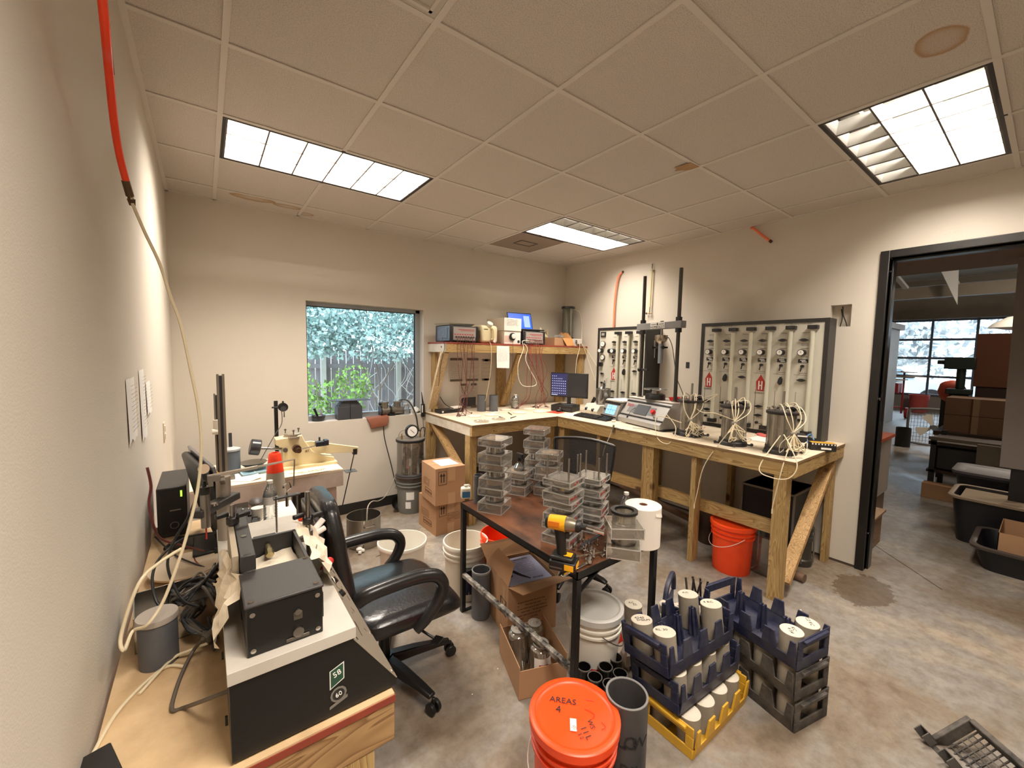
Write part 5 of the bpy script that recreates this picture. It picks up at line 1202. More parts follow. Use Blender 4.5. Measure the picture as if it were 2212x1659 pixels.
# ================================================================== ON THE BACK BENCH
def gpaper(label, x0, x1, z0, z1, rows, seed, photo=False):
    r = thing('paper_sheet', label, 'paper', ((x0+x1)/2, YW, z0))
    B().bb((x0, YW-.003, z0), (x1, YW-.001, z1)).build('sheet', mat('grey_paper', (196, 186, 174), .8), r, local=False)
    o = scribble((x1-x0)*.8, (z1-z0)*.8, rows, seed, lw=.002).build('printed_lines', INK, r); o.location = (0, -.004, (z1-z0)*.5); o.rotation_euler = (radians(90), 0, 0)
    if photo: B().bb((x0+.03, YW-.005, z0+.01), (x1-.03, YW-.003, z0+.12)).build('dark_picture', DGREY, r, local=False)
    for x in (x0+.02, x1-.10):
        for za in (z1-.02, z0-.005): B().bb((x, YW-.006, za), (x+.08, YW-.003, za+.025)).build('tape', mat('dark_tape', (96, 84, 74), .6), r, local=False)
    return r
gpaper('grey form taped to the wall under the shelf, at the left', 2.14, 2.34, 1.31, 1.57, 9, 31)
gpaper('grey form taped to the wall under the shelf, second from the left', 2.36, 2.56, 1.31, 1.57, 4, 32)
gpaper('grey form taped to the wall under the shelf, at the right', 2.58, 2.73, 1.31, 1.56, 4, 33)
gpaper('lower notice with a dark picture behind the hanging cables', 2.28, 2.54, .99, 1.27, 12, 34, True)
r = thing('mortar_tube', 'grey plastic cylinder mould standing on the back bench, left of two', 'cylinder', P(1040, 888, z=BZ), group='grey moulds on the back bench')
B().lathe([(.001, 0), (.051, 0), (.051, .185), (.047, .185), (.047, .01), (.001, .01)], n=26).build('mould_body', GREY, r)
dup(r, P(1066, 888, z=BZ), label='grey plastic cylinder mould standing on the back bench, right of two')
# power strip and phone at the left back
r = thing('network_switch', 'flat black box with cables at the back left of the bench', 'electronics', (2.06, .76, BZ), .05)
B().bb((-.14, -.06, 0), (.16, .07, .04)).build('housing', BLACK, r, bevel=.003); B().bb((-.12, -.061, .012), (-.10, -.06, .028)).build('port', WHITE, r)
r = thing('hand_controller', 'grey handset lying on the black box at the left of the back bench', 'handset', (2.13, .73, BZ+.041), .3)
B().bb((-.07, -.03, 0), (.07, .03, .028)).build('casing', LGREY, r, bevel=.01)
tag(B().tube([(1.93, .72, 1.16), (1.98, .70, 1.08), (2.06, .68, 1.03), (2.12, .72, 1.02)], .005, 6, 5).build('power_cable', BLACK), 'thick black lead curling at the left back of the bench', 'cable')
# porous discs and filter papers scattered
DISC = mat('porous_stone', (232, 222, 204), .8)
dl = [(1040, 911, .075), (1077, 906, .07), (1062, 897, .075), (1025, 900, .07), (1122, 892, .08), (1143, 884, .08), (1166, 890, .075), (1092, 886, .06)]
dn = ['nearest the bench corner', 'second along the front edge', 'just behind the front pair', 'below the left cable bundle', 'in the middle of the bench', 'by the middle cable bundle', 'left of the red pad', 'behind the grey moulds']
for k, (a, b_, s) in enumerate(dl):
    c = P(a, b_, z=BZ); o = B().lathe([(.001, 0), (s-.003, 0), (s, .003), (s, .009), (s-.003, .011), (s-.012, .011), (s-.015, .007), (.001, .007)], n=32).build('petri_lid', clear('lid_plastic', refl=.08, haze=.55, hazec=(236, 226, 206)) if k < 2 else DISC); o.location = c
    tag(o, 'shallow pale dish lid on the back bench, '+dn[k], 'dish lid', 'dish lids on the back bench')
r = thing('folded_cloth', 'small white folded packet on the back bench behind the dish lids', 'packet', P(1068, 893, z=BZ), .2); B().bb((-.05, -.03, 0), (.05, .03, .016)).build('packet', WHITE, r, bevel=.004)
for k, (a, b_, c_, d_2, l) in enumerate(((1098, 891, 1106, 896, 'black spatula lying on the back bench'), (1103, 903, 1115, 899, 'short dark pen on the back bench near the front edge'), (1078, 900, 1086, 902, 'black clip lead on the back bench among the dish lids'))):
    p, q = P(a, b_, z=BZ+.006), P(c_, d_2, z=BZ+.006); tag(B().cyl(p, q, .005, .003, 8).build('bench_tool', BLACK), l, 'tool')
# bottle
def bottle(name, label, c, h=.2, r0=.032, m=None, capm=None, cap=True, label_m=None, cat='bottle'):
    r = thing(name, label, cat, c)
    pr = [(.001, 0), (r0-.004, 0), (r0, .006)]
    for k in range(7): z = h*(.08+.055*k); pr += [(r0, z), (r0-.0022, z+h*.027)]
    pr += [(r0, h*.50), (r0, h*.66), (r0*.86, h*.76), (r0*.5, h*.88), (r0*.38, h*.92), (r0*.38, h*.95)]
    B().lathe(pr, n=28).build('bottle_body', m or clear('pet', (244, 248, 250), refl=.14, haze=.12), r, ang=60)
    if cap: B().cyl((0, 0, h*.93), (0, 0, h), r0*.44, n=18).build('cap', capm or WHITE, r, bevel=.001)
    if label_m: B().lathe([(r0+.0006, h*.46), (r0+.0006, h*.64)], n=28).build('bottle_label', label_m, r)
    return r
bottle('wash_bottle', 'clear wide glass bottle standing at the back of the bench', P(1113, 882, z=BZ), .17, .05)
# monitor, pc, mouse, keyboard
mc = P(1223, 875, z=BZ); 
r = thing('computer_monitor', 'wide black monitor with rows of desktop icons in the bench corner', 'monitor', (3.33, .16, BZ+.075), radians(-68))
B().bb((-.235, -.012, .085), (.235, .012, .375)).build('bezel', BLACK, r, bevel=.004)
B().bb((-.222, -.0135, .105), (.222, -.012, .363)).build('display_screen', mat('screen_dark', (40, 41, 46), .12), r)
B().bb((-.222, -.0142, .105), (-.02, -.0135, .363)).build('lit_desktop', mat('screen_navy', (38, 40, 88), .3, emit=.35), r)
b = B()
for i in range(8):
    for j in range(8):
        if j < 8-(i // 3): b.bb((-.214+.024*i, -.0148, .125+.029*j), (-.206+.024*i, -.0142, .134+.029*j))
b.bb((-.22, -.0148, .107), (-.14, -.0142, .113)); b.build('desktop_icons', mat('icon_white', (190, 200, 240), .4, emit=.9), r)
B().bb((-.02, -.005, .008), (.02, .02, .09)).build('stand_neck', BLACK, r)
B().lathe([(.001, 0), (.09, 0), (.088, .008), (.001, .01)], n=28).build('stand_base', DGREY, r)
r = thing('mini_computer', 'small black desktop computer lying under the monitor', 'computer', (3.32, .18, BZ), radians(-68))
B().bb((-.15, -.12, 0), (.12, .12, .073)).build('case', BLACK, r, bevel=.003); B().bb((-.01, -.1215, .02), (.10, -.12, .045)).build('drive_slot', DGREY, r); B().cyl((-.03, -.1215, .04), (-.03, -.12, .04), .012, n=14).build('emblem', STEEL, r)
o = B().box((0, 0, .002), (.14, .16, .004), .2).build('red_pad', mat('red_pad', (196, 62, 40), .8)); o.location = P(1200, 891, z=BZ); tag(o, 'red square pad lying on the bench corner under the mouse', 'pad')
r = thing('computer_mouse', 'black computer mouse on the red pad', 'mouse', P(1208, 889, z=BZ+.0045)); B().sph((0, 0, .014), .03, 14, (1.6, 1, .6)).build('mouse_body', BLACK, r)
o = B().box((0, 0, .001), (.2, .14, .002), -.3).build('paper_sheet', PAPER); o.location = P(1236, 897, z=BZ)+Vector((.03, .02, 0)); tag(o, 'white paper between the red pad and the keyboard', 'paper')
def keyboard(label, c, a, L_=.44, w=.15, m=BLACK):
    r = thing('computer_keyboard', label, 'keyboard', c, a)
    B().prism([(-w/2, 0), (-w/2, .010), (w/2, .026), (w/2, 0)], 'x', -L_/2, L_/2).build('key_tray', m, r, bevel=.002)
    b = B(); rnd = random.Random(2)
    for j in range(5):
        y = -w/2+.018+(w-.03)*j/4.6
        for i in range(20):
            if i in (14,) : continue
            x = -L_/2+.014+(L_-.028)*i/19; b.box((x, y, .0135+.0145*(j/4.6)+.003), (L_/24, w/7.6, .006))
    o = b.build('keys', mat('key_black', (40, 39, 40), .5), r); o['kind'] = 'stuff'
    return r
kl, kr = P(1238, 898, z=BZ), P(1312, 911, z=BZ)
keyboard('black keyboard lying along the front edge of the right bench', (kl+kr)/2+Vector((.06, 0, 0)), math.atan2((kr-kl).y, (kr-kl).x))
r = thing('desk_phone', 'black curved handset standing between monitor and stirrer', 'handset', (3.52, -.02, BZ)); B().tube([(-.02, 0, .02), (0, 0, .07), (.03, -.01, .13), (.05, -.02, .16)], .022, 10, 5, lambda t: .75+.5*abs(t-.5)*2).build('handset_body', BLACK, r); B().bb((-.05, -.04, 0), (.03, .04, .02)).build('cradle', BLACK, r, bevel=.004)
r = thing('plug_adapter', 'white plug and cable end on the bench before the testing machine', 'plug', P(1330, 912, z=BZ), -.9); B().cyl((-.04, 0, .012), (.0, 0, .012), .012, .009, 10).build('plug_body', WHITE, r); B().tube([(0, 0, .012), (.05, .01, .006), (.1, -.02, .005)], .004, 6, 4).build('lead', WHITE, r)
r = thing('steel_ruler', 'thin steel bar lying on the bench in front of the testing machine', 'bar', P(1385, 927, z=BZ), radians(-76)); B().bb((-.08, -.01, 0), (.08, .01, .003)).build('bar', CHROME, r)

# ================================================================== ON THE WINDOW SILL
SLZ = WZ0+.002
r = thing('mortar_bowl', 'dark grey mortar bowl with pestle at the left end of the window sill', 'bowl', (.765, .985, SLZ))
B().lathe([(.001, 0), (.04, 0), (.055, .03), (.062, .055), (.065, .055), (.058, .05), (.04, .015), (.001, .01)], n=26).build('bowl_body', DGREY, r, ang=60)
B().cyl((-.0, .0, .02), (-.04, 0, .125), .008, .012, 12).build('pestle', BLACK, r)
BLK = mat('cast_block_grey', (58, 60, 64), .55)
for k, (x, s) in enumerate(((.985, -1), (1.105, 1))):
    r = thing('stepped_block', ['left of the two stepped grey blocks holding a plate on the sill', 'right of the two stepped grey blocks holding a plate on the sill'][k], 'block', (x, .985, SLZ), group='stepped blocks on the window sill')
    B().bb((-.058, -.06, 0), (.058, .06, .13)).build('block_body', BLK, r, bevel=.002)
    b = B()
    for q in range(4): a = (-.058+.012*(q+1), .058) if s < 0 else (-.058, .058-.012*(q+1)); b.bb((a[0], -.058, .13+.014*q), (a[1], .058, .1445+.014*q))
    b.build('stepped_top', BLK, r)
r = thing('grey_plate', 'thin dark plate lying flat across the two stepped blocks', 'plate', (1.05, .98, SLZ+.188), -.04); B().bb((-.18, -.075, 0), (.19, .075, .006)).build('plate', mat('speckled_dark', (70, 74, 82), .6, bump=.5, bs=120), r)
r = thing('vacuum_pump', 'twin-cylinder vacuum pump with a black hose on the window sill', 'pump', (1.48, .985, SLZ))
PM = mat('pump_aluminium', (134, 128, 118), .35, .7)
B().cyl((-.12, 0, .055), (-.105, 0, .055), .055, n=24).build('end_fan', BLACK, r)
B().cyl((-.105, 0, .055), (.12, 0, .055), .045, n=24).build('motor_body', PM, r)
for x in (-.07, .07): B().cyl((x, 0, .05), (x, 0, .135), .04, n=20).cyl((x, 0, .135), (x, 0, .15), .047, n=20).build('cylinder_head', PM, r)
B().cyl((-.02, 0, .055), (.0, 0, .055), .053, n=20).bb((-.035, -.05, .0), (.03, .05, .03)).build('mount_band', BLACK, r)
for x in (-.095, -.045, .045, .095): B().cyl((x, -.02, .15), (x, -.02, .158), .006, n=8).build('bolt', CHROME, r)
B().cyl((-.13, 0, .13), (-.10, 0, .13), .016, n=10).build('inlet_filter', BLACK, r)
B().tube([(.09, 0, .155), (.15, -.02, .165), (.20, -.06, .12), (.235, -.12, .0), (.24, -.16, -.12), (.25, -.18, -.17)], .008, 8, 6).build('hose', BLACK, r)
r = thing('glass_jar', 'small clear glass jar on the sill right of the pump', 'jar', (1.655, .99, SLZ)); B().lathe([(.001, 0), (.032, 0), (.034, .005), (.034, .09), (.028, .098), (.028, .11)], n=22).build('jar_body', clear('jar_glass', refl=.15, haze=.3), r); B().cyl((0, 0, .105), (0, 0, .12), .031, n=20).build('lid', mat('jar_lid', (190, 188, 180), .4), r)
r = thing('white_rod', 'thin white upright bottle on the sill against the window glass', 'bottle', (1.72, .985, SLZ)); B().lathe([(.001, 0), (.014, 0), (.014, .10), (.006, .12), (.006, .155), (.001, .156)], n=14).build('bottle_body', WHITE, r)
r = thing('rag', 'crumpled pale paper on the right end of the sill', 'paper', (1.775, 1.0, SLZ)); b = B().sph((0, 0, .035), .035, 10, (1.2, 1, 1)); rnd = random.Random(1); b.v = [v+Vector([rnd.uniform(-.008, .008) for _ in range(3)]) for v in b.v]; b.build('crumple', PAPER, r, ang=10)
r = thing('digital_thermometer', 'black pen-like meter with a pointed probe hanging at the right end of the sill', 'meter', (1.815, .905, .955))
B().bb((-.02, -.012, -.03), (.02, .012, .115)).build('casing', BLACK, r, bevel=.004); B().bb((-.018, -.014, .02), (-.006, -.012, .10)).build('label_strip', PAPER, r)
B().cyl((0, 0, .115), (-.012, .01, .245), .010, .003, 10).build('probe_tip', BLACK, r)
B().tube([(0, -.005, -.03), (.0, -.01, -.12), (.01, -.012, -.2)], .0025, 6, 4).build('lead', BLACK, r)
r = thing('brown_package', 'brick-brown wrapped bag hanging over the front of the sill', 'package', (1.33, .905, .9))
B().loft([[(1.20, .90, .955), (1.43, .90, .965), (1.43, .98, .975), (1.20, .98, .962)], [(1.225, .885, .90), (1.42, .885, .91), (1.42, .918, .93), (1.225, .918, .925)], [(1.24, .895, .845), (1.41, .895, .865), (1.41, .918, .87), (1.24, .918, .855)]]).build('bag_body', mat('brick_brown', (140, 84, 62), .6, var=.3, vs=14), r, local=False, bevel=.01)
tag(B().tube([(1.37, .90, .86), (1.385, .905, .72), (1.45, .905, .45), (1.51, .905, .20), (1.56, .85, .12), (1.62, .74, .13)], .0045, 6, 6).build('power_cable', BLACK), 'black cord hanging down the back wall below the window', 'cable')

# ================================================================== LEFT BENCH
r = thing('shear_machine', 'black direct shear machine with a pale top slab, nearest on the left bench', 'testing machine', (.07, -2.42, LZ))
MB = mat('machine_black', (14, 13, 13), .35, bump=.08, bs=300); MT = mat('machine_top_black', (52, 49, 48), .5, bump=.05, bs=300)
ya, yb = -2.418, -1.72
B().prism([(-.087, .886), (.227, .886), (.227, .900), (.132, 1.034), (.132, 1.041), (-.087, 1.041)], 'y', ya, yb).build('case', MB, r, local=False, bevel=.001)
pv = mat('engraved_silver_panel', (190, 180, 162), .35, .6)
dx, dz = .095, -.134; L_ = math.hypot(dx, dz); dirp = Vector((dx, 0, dz))/L_; nrm = Vector((-dirp.z, 0, dirp.x))
c = Vector((.1795, (ya+yb)/2, .967)); Rp = Matrix((dirp, Vector((0, 1, 0)), nrm)).transposed()
B().box(c+nrm*.001, (L_, yb-ya-.004, .002), Rp).build('control_panel', pv, r, local=False)
b = B(); rnd = random.Random(8)
for k in range(34): b.box(c+nrm*.0022+dirp*rnd.uniform(-.06, .06)+Vector((0, rnd.uniform(-.33, .33), 0)), (rnd.uniform(.003, .012), rnd.uniform(.004, .03), .0006), Rp)
o = b.build('panel_legend', mat('legend_dark', (70, 62, 52), .5), r, local=False); o['kind'] = 'stuff'
for u, v in ((-.07, -.335), (.07, -.335), (.07, -.18), (-.07, -.02), (.07, .05), (.07, .25)): q = c+dirp*u*.98+Vector((0, v, 0)); B().cyl(q, q+nrm*.004, .005, n=10).build('panel_screw', CHROME, r, local=False)
for k in range(4): q = c+dirp*.0+Vector((0, -.05+.08*k, 0)); B().cyl(q, q+nrm*.012, .010, n=12).build('panel_knob', BLACK, r, local=False)
SLAB = mat('slab_edge', (196, 190, 180), .45, var=.25, vs=8, col2=(170, 150, 126))
B().bb((-.090, ya-.006, 1.041), (.136, yb+.03, 1.066)).build('top_slab', SLAB, r, local=False, bevel=.001)
# bath: black box at the near end, open tank beyond
B().bb((-.057, -2.401, 1.066), (.076, -2.262, 1.163)).build('drive_box', MB, r, local=False, bevel=.002)
B().bb((-.060, -2.404, 1.163), (.0785, -2.258, 1.170)).build('drive_lid', MT, r, local=False, bevel=.003)
for x, y in ((-.048, -2.392), (.066, -2.392), (.068, -2.268)): B().cyl((x, y, 1.169), (x, y, 1.172), .005, n=12).build('lid_screw', CHROME, r, local=False)
for x in (-.047, .066):
    for z in (1.079, 1.150): B().cyl((x, -2.401, z), (x, -2.404, z), .0048, n=12).cyl((x, -2.404, z), (x, -2.4045, z), .002, n=6).build('front_screw', CHROME, r, local=False)
B().lathe([(.001, .004), (.010, .004), (.010, 0)], (.03, -2.401, 1.086), 16, (0, -1, 0)).build('drive_shaft', STEEL, r, local=False)
B().bb((.008, -2.4035, 1.0715), (.05, -2.401, 1.078)).build('wear_slot', mat('worn_metal', (96, 90, 80), .4, .6), r, local=False, bevel=.001); B().bb((.022, -2.403, 1.112), (.038, -2.401, 1.128)).build('wear_plate', mat('worn_metal', (96, 90, 80)), r, local=False, bevel=.001)
B().cyl((.03, -2.401, 1.128), (.03, -2.405, 1.128), .006, n=12).build('keeper_screw', STEEL, r, local=False)
B().bb((.076, -2.38, 1.085), (.082, -2.33, 1.14)).build('side_latch', BLACK, r, local=False, bevel=.001)
TKM = mat('tank_black', (34, 32, 31), .45)
b = B().bb((-.058, -2.262, 1.066), (-.050, -2.072, 1.166)).bb((.070, -2.262, 1.066), (.078, -2.072, 1.166)).bb((-.050, -2.08, 1.066), (.070, -2.072, 1.166)); b.build('tank_wall', TKM, r, local=False, bevel=.001)
B().cyl((.012, -2.085, 1.142), (.012, -2.118, 1.142), .0065, n=12).cyl((.012, -2.115, 1.142), (.012, -2.130, 1.136), .0095, n=6).build('brass_fitting', mat('pale_brass', (186, 172, 130), .25, .8), r, local=False)
# swing arm over the left side of the tank
ARM = mat('arm_black', (46, 44, 43), .5)
B().bb((-.057, -2.262, 1.170), (-.028, -1.99, 1.206)).build('arm_bar', ARM, r, local=False, bevel=.002)
B().cyl((-.043, -2.15, 1.206), (-.043, -2.15, 1.208), .006, n=12).build('arm_plug', STEEL, r, local=False); B().bb((-.05, -2.256, 1.2055), (-.036, -2.245, 1.2065)).build('arm_slot', BLACK, r, local=False)
B().add([(-.0585, -2.25, 1.205), (-.0585, -1.97, 1.205), (-.0585, -1.97, 1.067), (-.0585, -2.03, 1.067), (-.0585, -2.12, 1.12), (-.0585, -2.25, 1.165), (-.070, -2.25, 1.205), (-.070, -1.97, 1.205), (-.070, -1.97, 1.067), (-.070, -2.03, 1.067), (-.070, -2.12, 1.12), (-.070, -2.25, 1.165)],
    [(0, 1, 2, 3, 4, 5), (11, 10, 9, 8, 7, 6), (0, 6, 7, 1), (1, 7, 8, 2), (2, 8, 9, 3), (3, 9, 10, 4), (4, 10, 11, 5), (5, 11, 6, 0)]).build('side_plate', mat('raw_aluminium', (186, 172, 150), .4, .5), r, local=False)
def wing(p, name='wing_knob'):
    b = B(); x, y, z = p; b.cyl((x, y, z-.018), (x, y, z+.002), .014, n=14)
    for s in (-1, 1): b.box((x+s*.022, y-s*.008, z+.006), (.030, .012, .012), s*0+.35)
    b.build(name, BLACK, r, local=False, bevel=.003)
q = P(503, 1132, z=1.208); zt_ = ZT(q.x, q.y, 1090)
B().cyl((q.x, q.y, 1.2), (q.x, q.y, zt_), .0055, n=12).build('threaded_rod', STEEL, r, local=False); wing((q.x, q.y, 1.226))
qx, qy = .112, -2.06
B().cyl((qx, qy, 1.066), (qx, qy, ZT(qx, qy, 1062)), .006, n=12).build('threaded_rod', STEEL, r, local=False); wing((qx, qy, ZT(qx, qy, 1118)))
B().cyl((qx, qy, ZT(qx, qy, 1158)), (qx, qy, ZT(qx, qy, 1145)), .012, n=16).build('collar', STEEL, r, local=False)
px_, py_ = -.070, -1.78; pt = ZT(px_, py_, 1029)
B().cyl((px_, py_, 1.066), (px_, py_, pt), .019, n=20).build('main_post', mat('satin_aluminium', (160, 150, 138), .4, .6), r, local=False)
az = ZT(px_, py_, 1072)
e_ = P(432, 1103, z=az)
B().beam((e_.x-.01, e_.y-.008, az-.008), (px_+.03, py_+.02, az-.008), .034, .022).build('gauge_arm', ARM, r, local=False, bevel=.003)
B().cyl((e_.x+.012, e_.y, az-.05), (e_.x+.012, e_.y, az+.045), .0115, n=16).build('displacement_probe', STEEL, r, local=False)
B().cyl((e_.x+.012, e_.y, az+.045), (e_.x+.012, e_.y, az+.066), .013, n=16).cyl((e_.x+.012, e_.y, az+.066), (e_.x+.012, e_.y, az+.082), .005, .003, 8).build('probe_cap', BLACK, r, local=False)
B().cyl((e_.x+.012, e_.y, az-.085), (e_.x+.012, e_.y, az-.05), .002, n=6).build('probe_pin', REDINK, r, local=False)
B().cyl((e_.x+.034, e_.y+.02, az+.002), (e_.x+.034, e_.y+.02, az+.008), .010, n=14).build('arm_screw', CHROME, r, local=False)
# yoke and lever
yk = -1.90; y1_ = P(590, 1078, y=yk); y2_ = P(648, 1054, y=yk-.0)
B().beam(y1_, (y2_.x, yk, y1_.z+.004), .020, .004).build('yoke_plate', ARM, r, local=False)
for a_, row in ((.10, 1150), (.88, 1120)):
    x = y1_.x+(y2_.x-y1_.x)*a_; B().cyl((x, yk, y1_.z+.006), (x, yk, ZT(x, yk, row)), .0026, n=8).build('hanger_rod', STEEL, r, local=False)
xm = (y1_.x+y2_.x)/2; hz_ = y1_.z
B().tube([(xm, yk, hz_+.004), (xm+.002, yk, hz_+.016), (xm+.012, yk, hz_+.026), (xm+.006, yk, hz_+.042), (xm-.006, yk, hz_+.038), (xm-.008, yk, hz_+.028)], .003, 8, 5).cyl((xm, yk, hz_-.03), (xm, yk, hz_+.006), .0045, n=8).build('hook', CHROME, r, local=False)
l0, l1 = P(450, 1030, y=yk), P(636, 992, y=yk)
B().beam(l0, Vector((l0.x+(l1.x-l0.x)*.55, yk, l0.z+(l1.z-l0.z)*.55))  , .009, .009).cyl(Vector((l0.x+(l1.x-l0.x)*.5, yk, l0.z+(l1.z-l0.z)*.5)), l1, .0038, .0022, 10).build('lever', mat('lever_aluminium', (190, 180, 166), .35, .7), r, local=False, bevel=.001)
B().box(P(462, 1032, y=yk), (.03, .016, .018)).box(P(455, 1038, y=yk), (.012, .02, .03)).build('lever_clamp', mat('clamp_grey', (130, 122, 112), .4, .6), r, local=False, bevel=.001)
B().cyl(P(440, 1013, y=yk-.03), P(440, 1013, y=yk-.015), .013, n=20).build('lever_weight', mat('beige_disc', (196, 172, 148), .5), r, local=False)
B().cyl(l1, (l1.x-.004, yk, hz_+.03), .002, n=6).build('link_rod', STEEL, r, local=False)
B().beam((px_, py_, pt-.02), (l0.x+.03, yk, l0.z-.01), .012, .012).build('lever_support', mat('clamp_grey', (130, 122, 112), .4, .6), r, local=False)
# black bracket with shear box behind the tank
B().bb((-.012, -1.985, 1.066), (.042, -1.975, 1.13)).build('bracket_plate', BLACK, r, local=False, bevel=.001)
B().bb((.0, -2.04, 1.066), (.05, -1.99, 1.088)).bb((.012, -2.045, 1.088), (.05, -2.0, 1.094)).build('shear_box', mat('shear_box_metal', (196, 180, 160), .4, .5), r, local=False, bevel=.001)
B().cyl((-.05, -2.03, 1.078), (.0, -2.03, 1.078), .0045, n=8).build('push_rod', CHROME, r, local=False)
# stickers on the black end face
yf = ya-.0006
B().add([(.083, yf, .985), (.112, yf, .996), (.112, yf, .958), (.083, yf, .944)], [(0, 1, 2, 3)]).build('sticker_border', PAPER, r, local=False)
B().add([(.085, yf-.0004, .984), (.110, yf-.0004, .993), (.110, yf-.0004, .960), (.085, yf-.0004, .947)], [(0, 1, 2, 3)]).build('green_sticker', mat('green_sticker', (36, 74, 54), .5), r, local=False)
text('58', .017, PAPER, r, (.0975-.07, yf-.001+2.42, .975-LZ), basis((1, 0, .36), (0, 0, 1)))
B().lathe([(.001, 0), (.0165, 0), (.0165, .0006), (.001, .0006)], (.100, yf, .928), 12, (0, -1, 0)).build('sticker_seal', mat('seal_grey', (120, 116, 108), .5), r, local=False)
B().lathe([(.001, 0), (.012, 0), (.012, .001), (.001, .001)], (.100, yf, .928), 24, (0, -1, 0)).build('round_sticker', mat('sticker_dark', (40, 36, 34), .5), r, local=False)
text('60', .014, PAPER, r, (.100-.07, yf-.0016+2.42, .928-LZ), basis((1, 0, .3), (0, 0, 1)))
B().add([(.082, yf-.0006, .908), (.118, yf-.0006, .920), (.118, yf-.0006, .913), (.082, yf-.0006, .901)], [(0, 1, 2, 3)]).build('sticker_ribbon', mat('seal_grey', (120, 116, 108), .5), r, local=False)
for y in (-2.36, -2.15, -1.95, -1.80): B().cyl((-.0895, y, .93), (-.094, y, .93), .009, n=10).build('rear_connector', BLACK, r, local=False)
# connectors with cable bundle behind the machine
CABG = mat('grey_beige_cable', (92, 82, 70), .55)
rnd = random.Random(15)
r = thing('cable_bundle', 'tangled bundle of dark cables hanging behind the black machine', 'cables', (-.13, -1.95, LZ))
for k in range(11):
    y = -1.72-.05*k; m_ = (BLACK, CABG, DGREY)[k % 3]
    B().tube([(-.098, -1.80-.02*k, .985+rnd.uniform(-.02, .02)), (-.13, -1.85+rnd.uniform(-.05, .05), .99), (-.17, -1.88+rnd.uniform(-.06, .06), .965+rnd.uniform(-.02, .03)), (-.20, -1.85+rnd.uniform(-.06, .06), .95), (-.16, -1.95+rnd.uniform(-.04, .04), .925), (-.115, -2.02+rnd.uniform(-.03, .03), .90+rnd.uniform(0, .02)), (-.108, -2.06+rnd.uniform(-.02, .02), .893+.012*(k % 4)), (-.118, -1.96, .93)], .0034, 6, 6).build('cable', m_, r, local=False)
B().cyl((-.105, -2.03, .92), (-.125, -2.04, .915), .016, n=8).build('cable_tie', CABG, r, local=False)
for k, z in enumerate((.985, .965)): B().cyl((-.093, -1.80, z), (-.135, -1.82, z-.004), .0075, n=10).build('connector_plug', mat('plug_tan', (120, 100, 74), .4, .5), r, local=False)
for k, (q, rad, m_, l) in enumerate((
    ([P(496, 1492, y=-2.33), P(455, 1508, y=-2.31), P(400, 1528, z=LZ+.006), P(372, 1534, z=LZ+.005), P(377, 1500, z=LZ+.005), P(395, 1450, z=LZ+.005), P(418, 1405, z=LZ+.02), P(438, 1380, z=LZ+.06)], .0042, CABG, 'thick grey power cord looping on the bench beside the black machine'),
    ([P(466, 1150, y=-1.7), P(400, 1162, y=-1.7), P(350, 1200, y=-1.75), P(330, 1240, y=-1.8), P(333, 1285, y=-1.85), P(350, 1310, y=-1.87), P(400, 1300, y=-1.86)], .0036, BLACK, 'black cable arching from behind the arm down to the steel tray'),
    ([P(426, 1070, y=-1.86), P(405, 1120, y=-1.87), P(375, 1170, y=-1.88), P(362, 1220, y=-1.9), P(378, 1270, y=-1.92), P(400, 1300, y=-1.94), P(430, 1310, y=-1.95)], .0034, BLACK, 'black probe lead dropping from the gauge arm to the cable bundle'),
    ([P(490, 1190, y=-1.9), P(460, 1235, y=-1.9), P(420, 1278, y=-1.92)], .0034, BLACK, 'short black lead running down from the machine side plate'),
    ([P(318, 1010, y=-1.75), P(326, 1050, y=-1.75), P(322, 1090, y=-1.75), P(333, 1140, y=-1.75), P(350, 1165, y=-1.7), P(400, 1180, y=-1.65), P(440, 1190, y=-1.6)], .0036, MAR, 'dark red cable running down the wall behind the computer tower'),
    ([P(335, 1160, z=LZ+.02), P(380, 1200, z=LZ+.03), P(440, 1225, z=LZ+.02), P(470, 1240, z=LZ+.01)], .003, BLACK, 'black cable lying across the bench toward the machine'),
    ([P(430, 1175, z=LZ+.01), P(460, 1195, z=LZ+.01), P(455, 1220, z=LZ+.01), P(425, 1215, z=LZ+.02), P(420, 1190, z=LZ+.02), P(450, 1180, z=LZ+.01)], .002, MARR, 'thin red lead coiled on the bench in front of the monitor'),
    ([P(475, 1205, z=LZ+.01), P(440, 1250, z=LZ+.01), P(400, 1280, z=LZ+.02)], .0026, CABG, 'grey lead trailing toward the steel tray'),
    ([P(400, 1440, z=LZ+.004), P(350, 1445, z=LZ+.004), P(260, 1530, z=LZ+.004), P(200, 1630, z=LZ+.004)], .0036, TUBE, 'cream tube trailing along the bench toward the viewer'),
    ([P(460, 1385, z=LZ+.03), P(410, 1405, z=LZ+.02), P(370, 1425, z=LZ+.01), P(300, 1500, z=LZ+.004)], .0034, TUBE, 'cream tube crossing in front of the grey cylinder'),
)):
    tag(B().tube(q, rad, 7, 6).build('loose_cable' if m_ is not TUBE else 'cream_tube', m_), l, 'cable' if m_ is not TUBE else 'tubing')
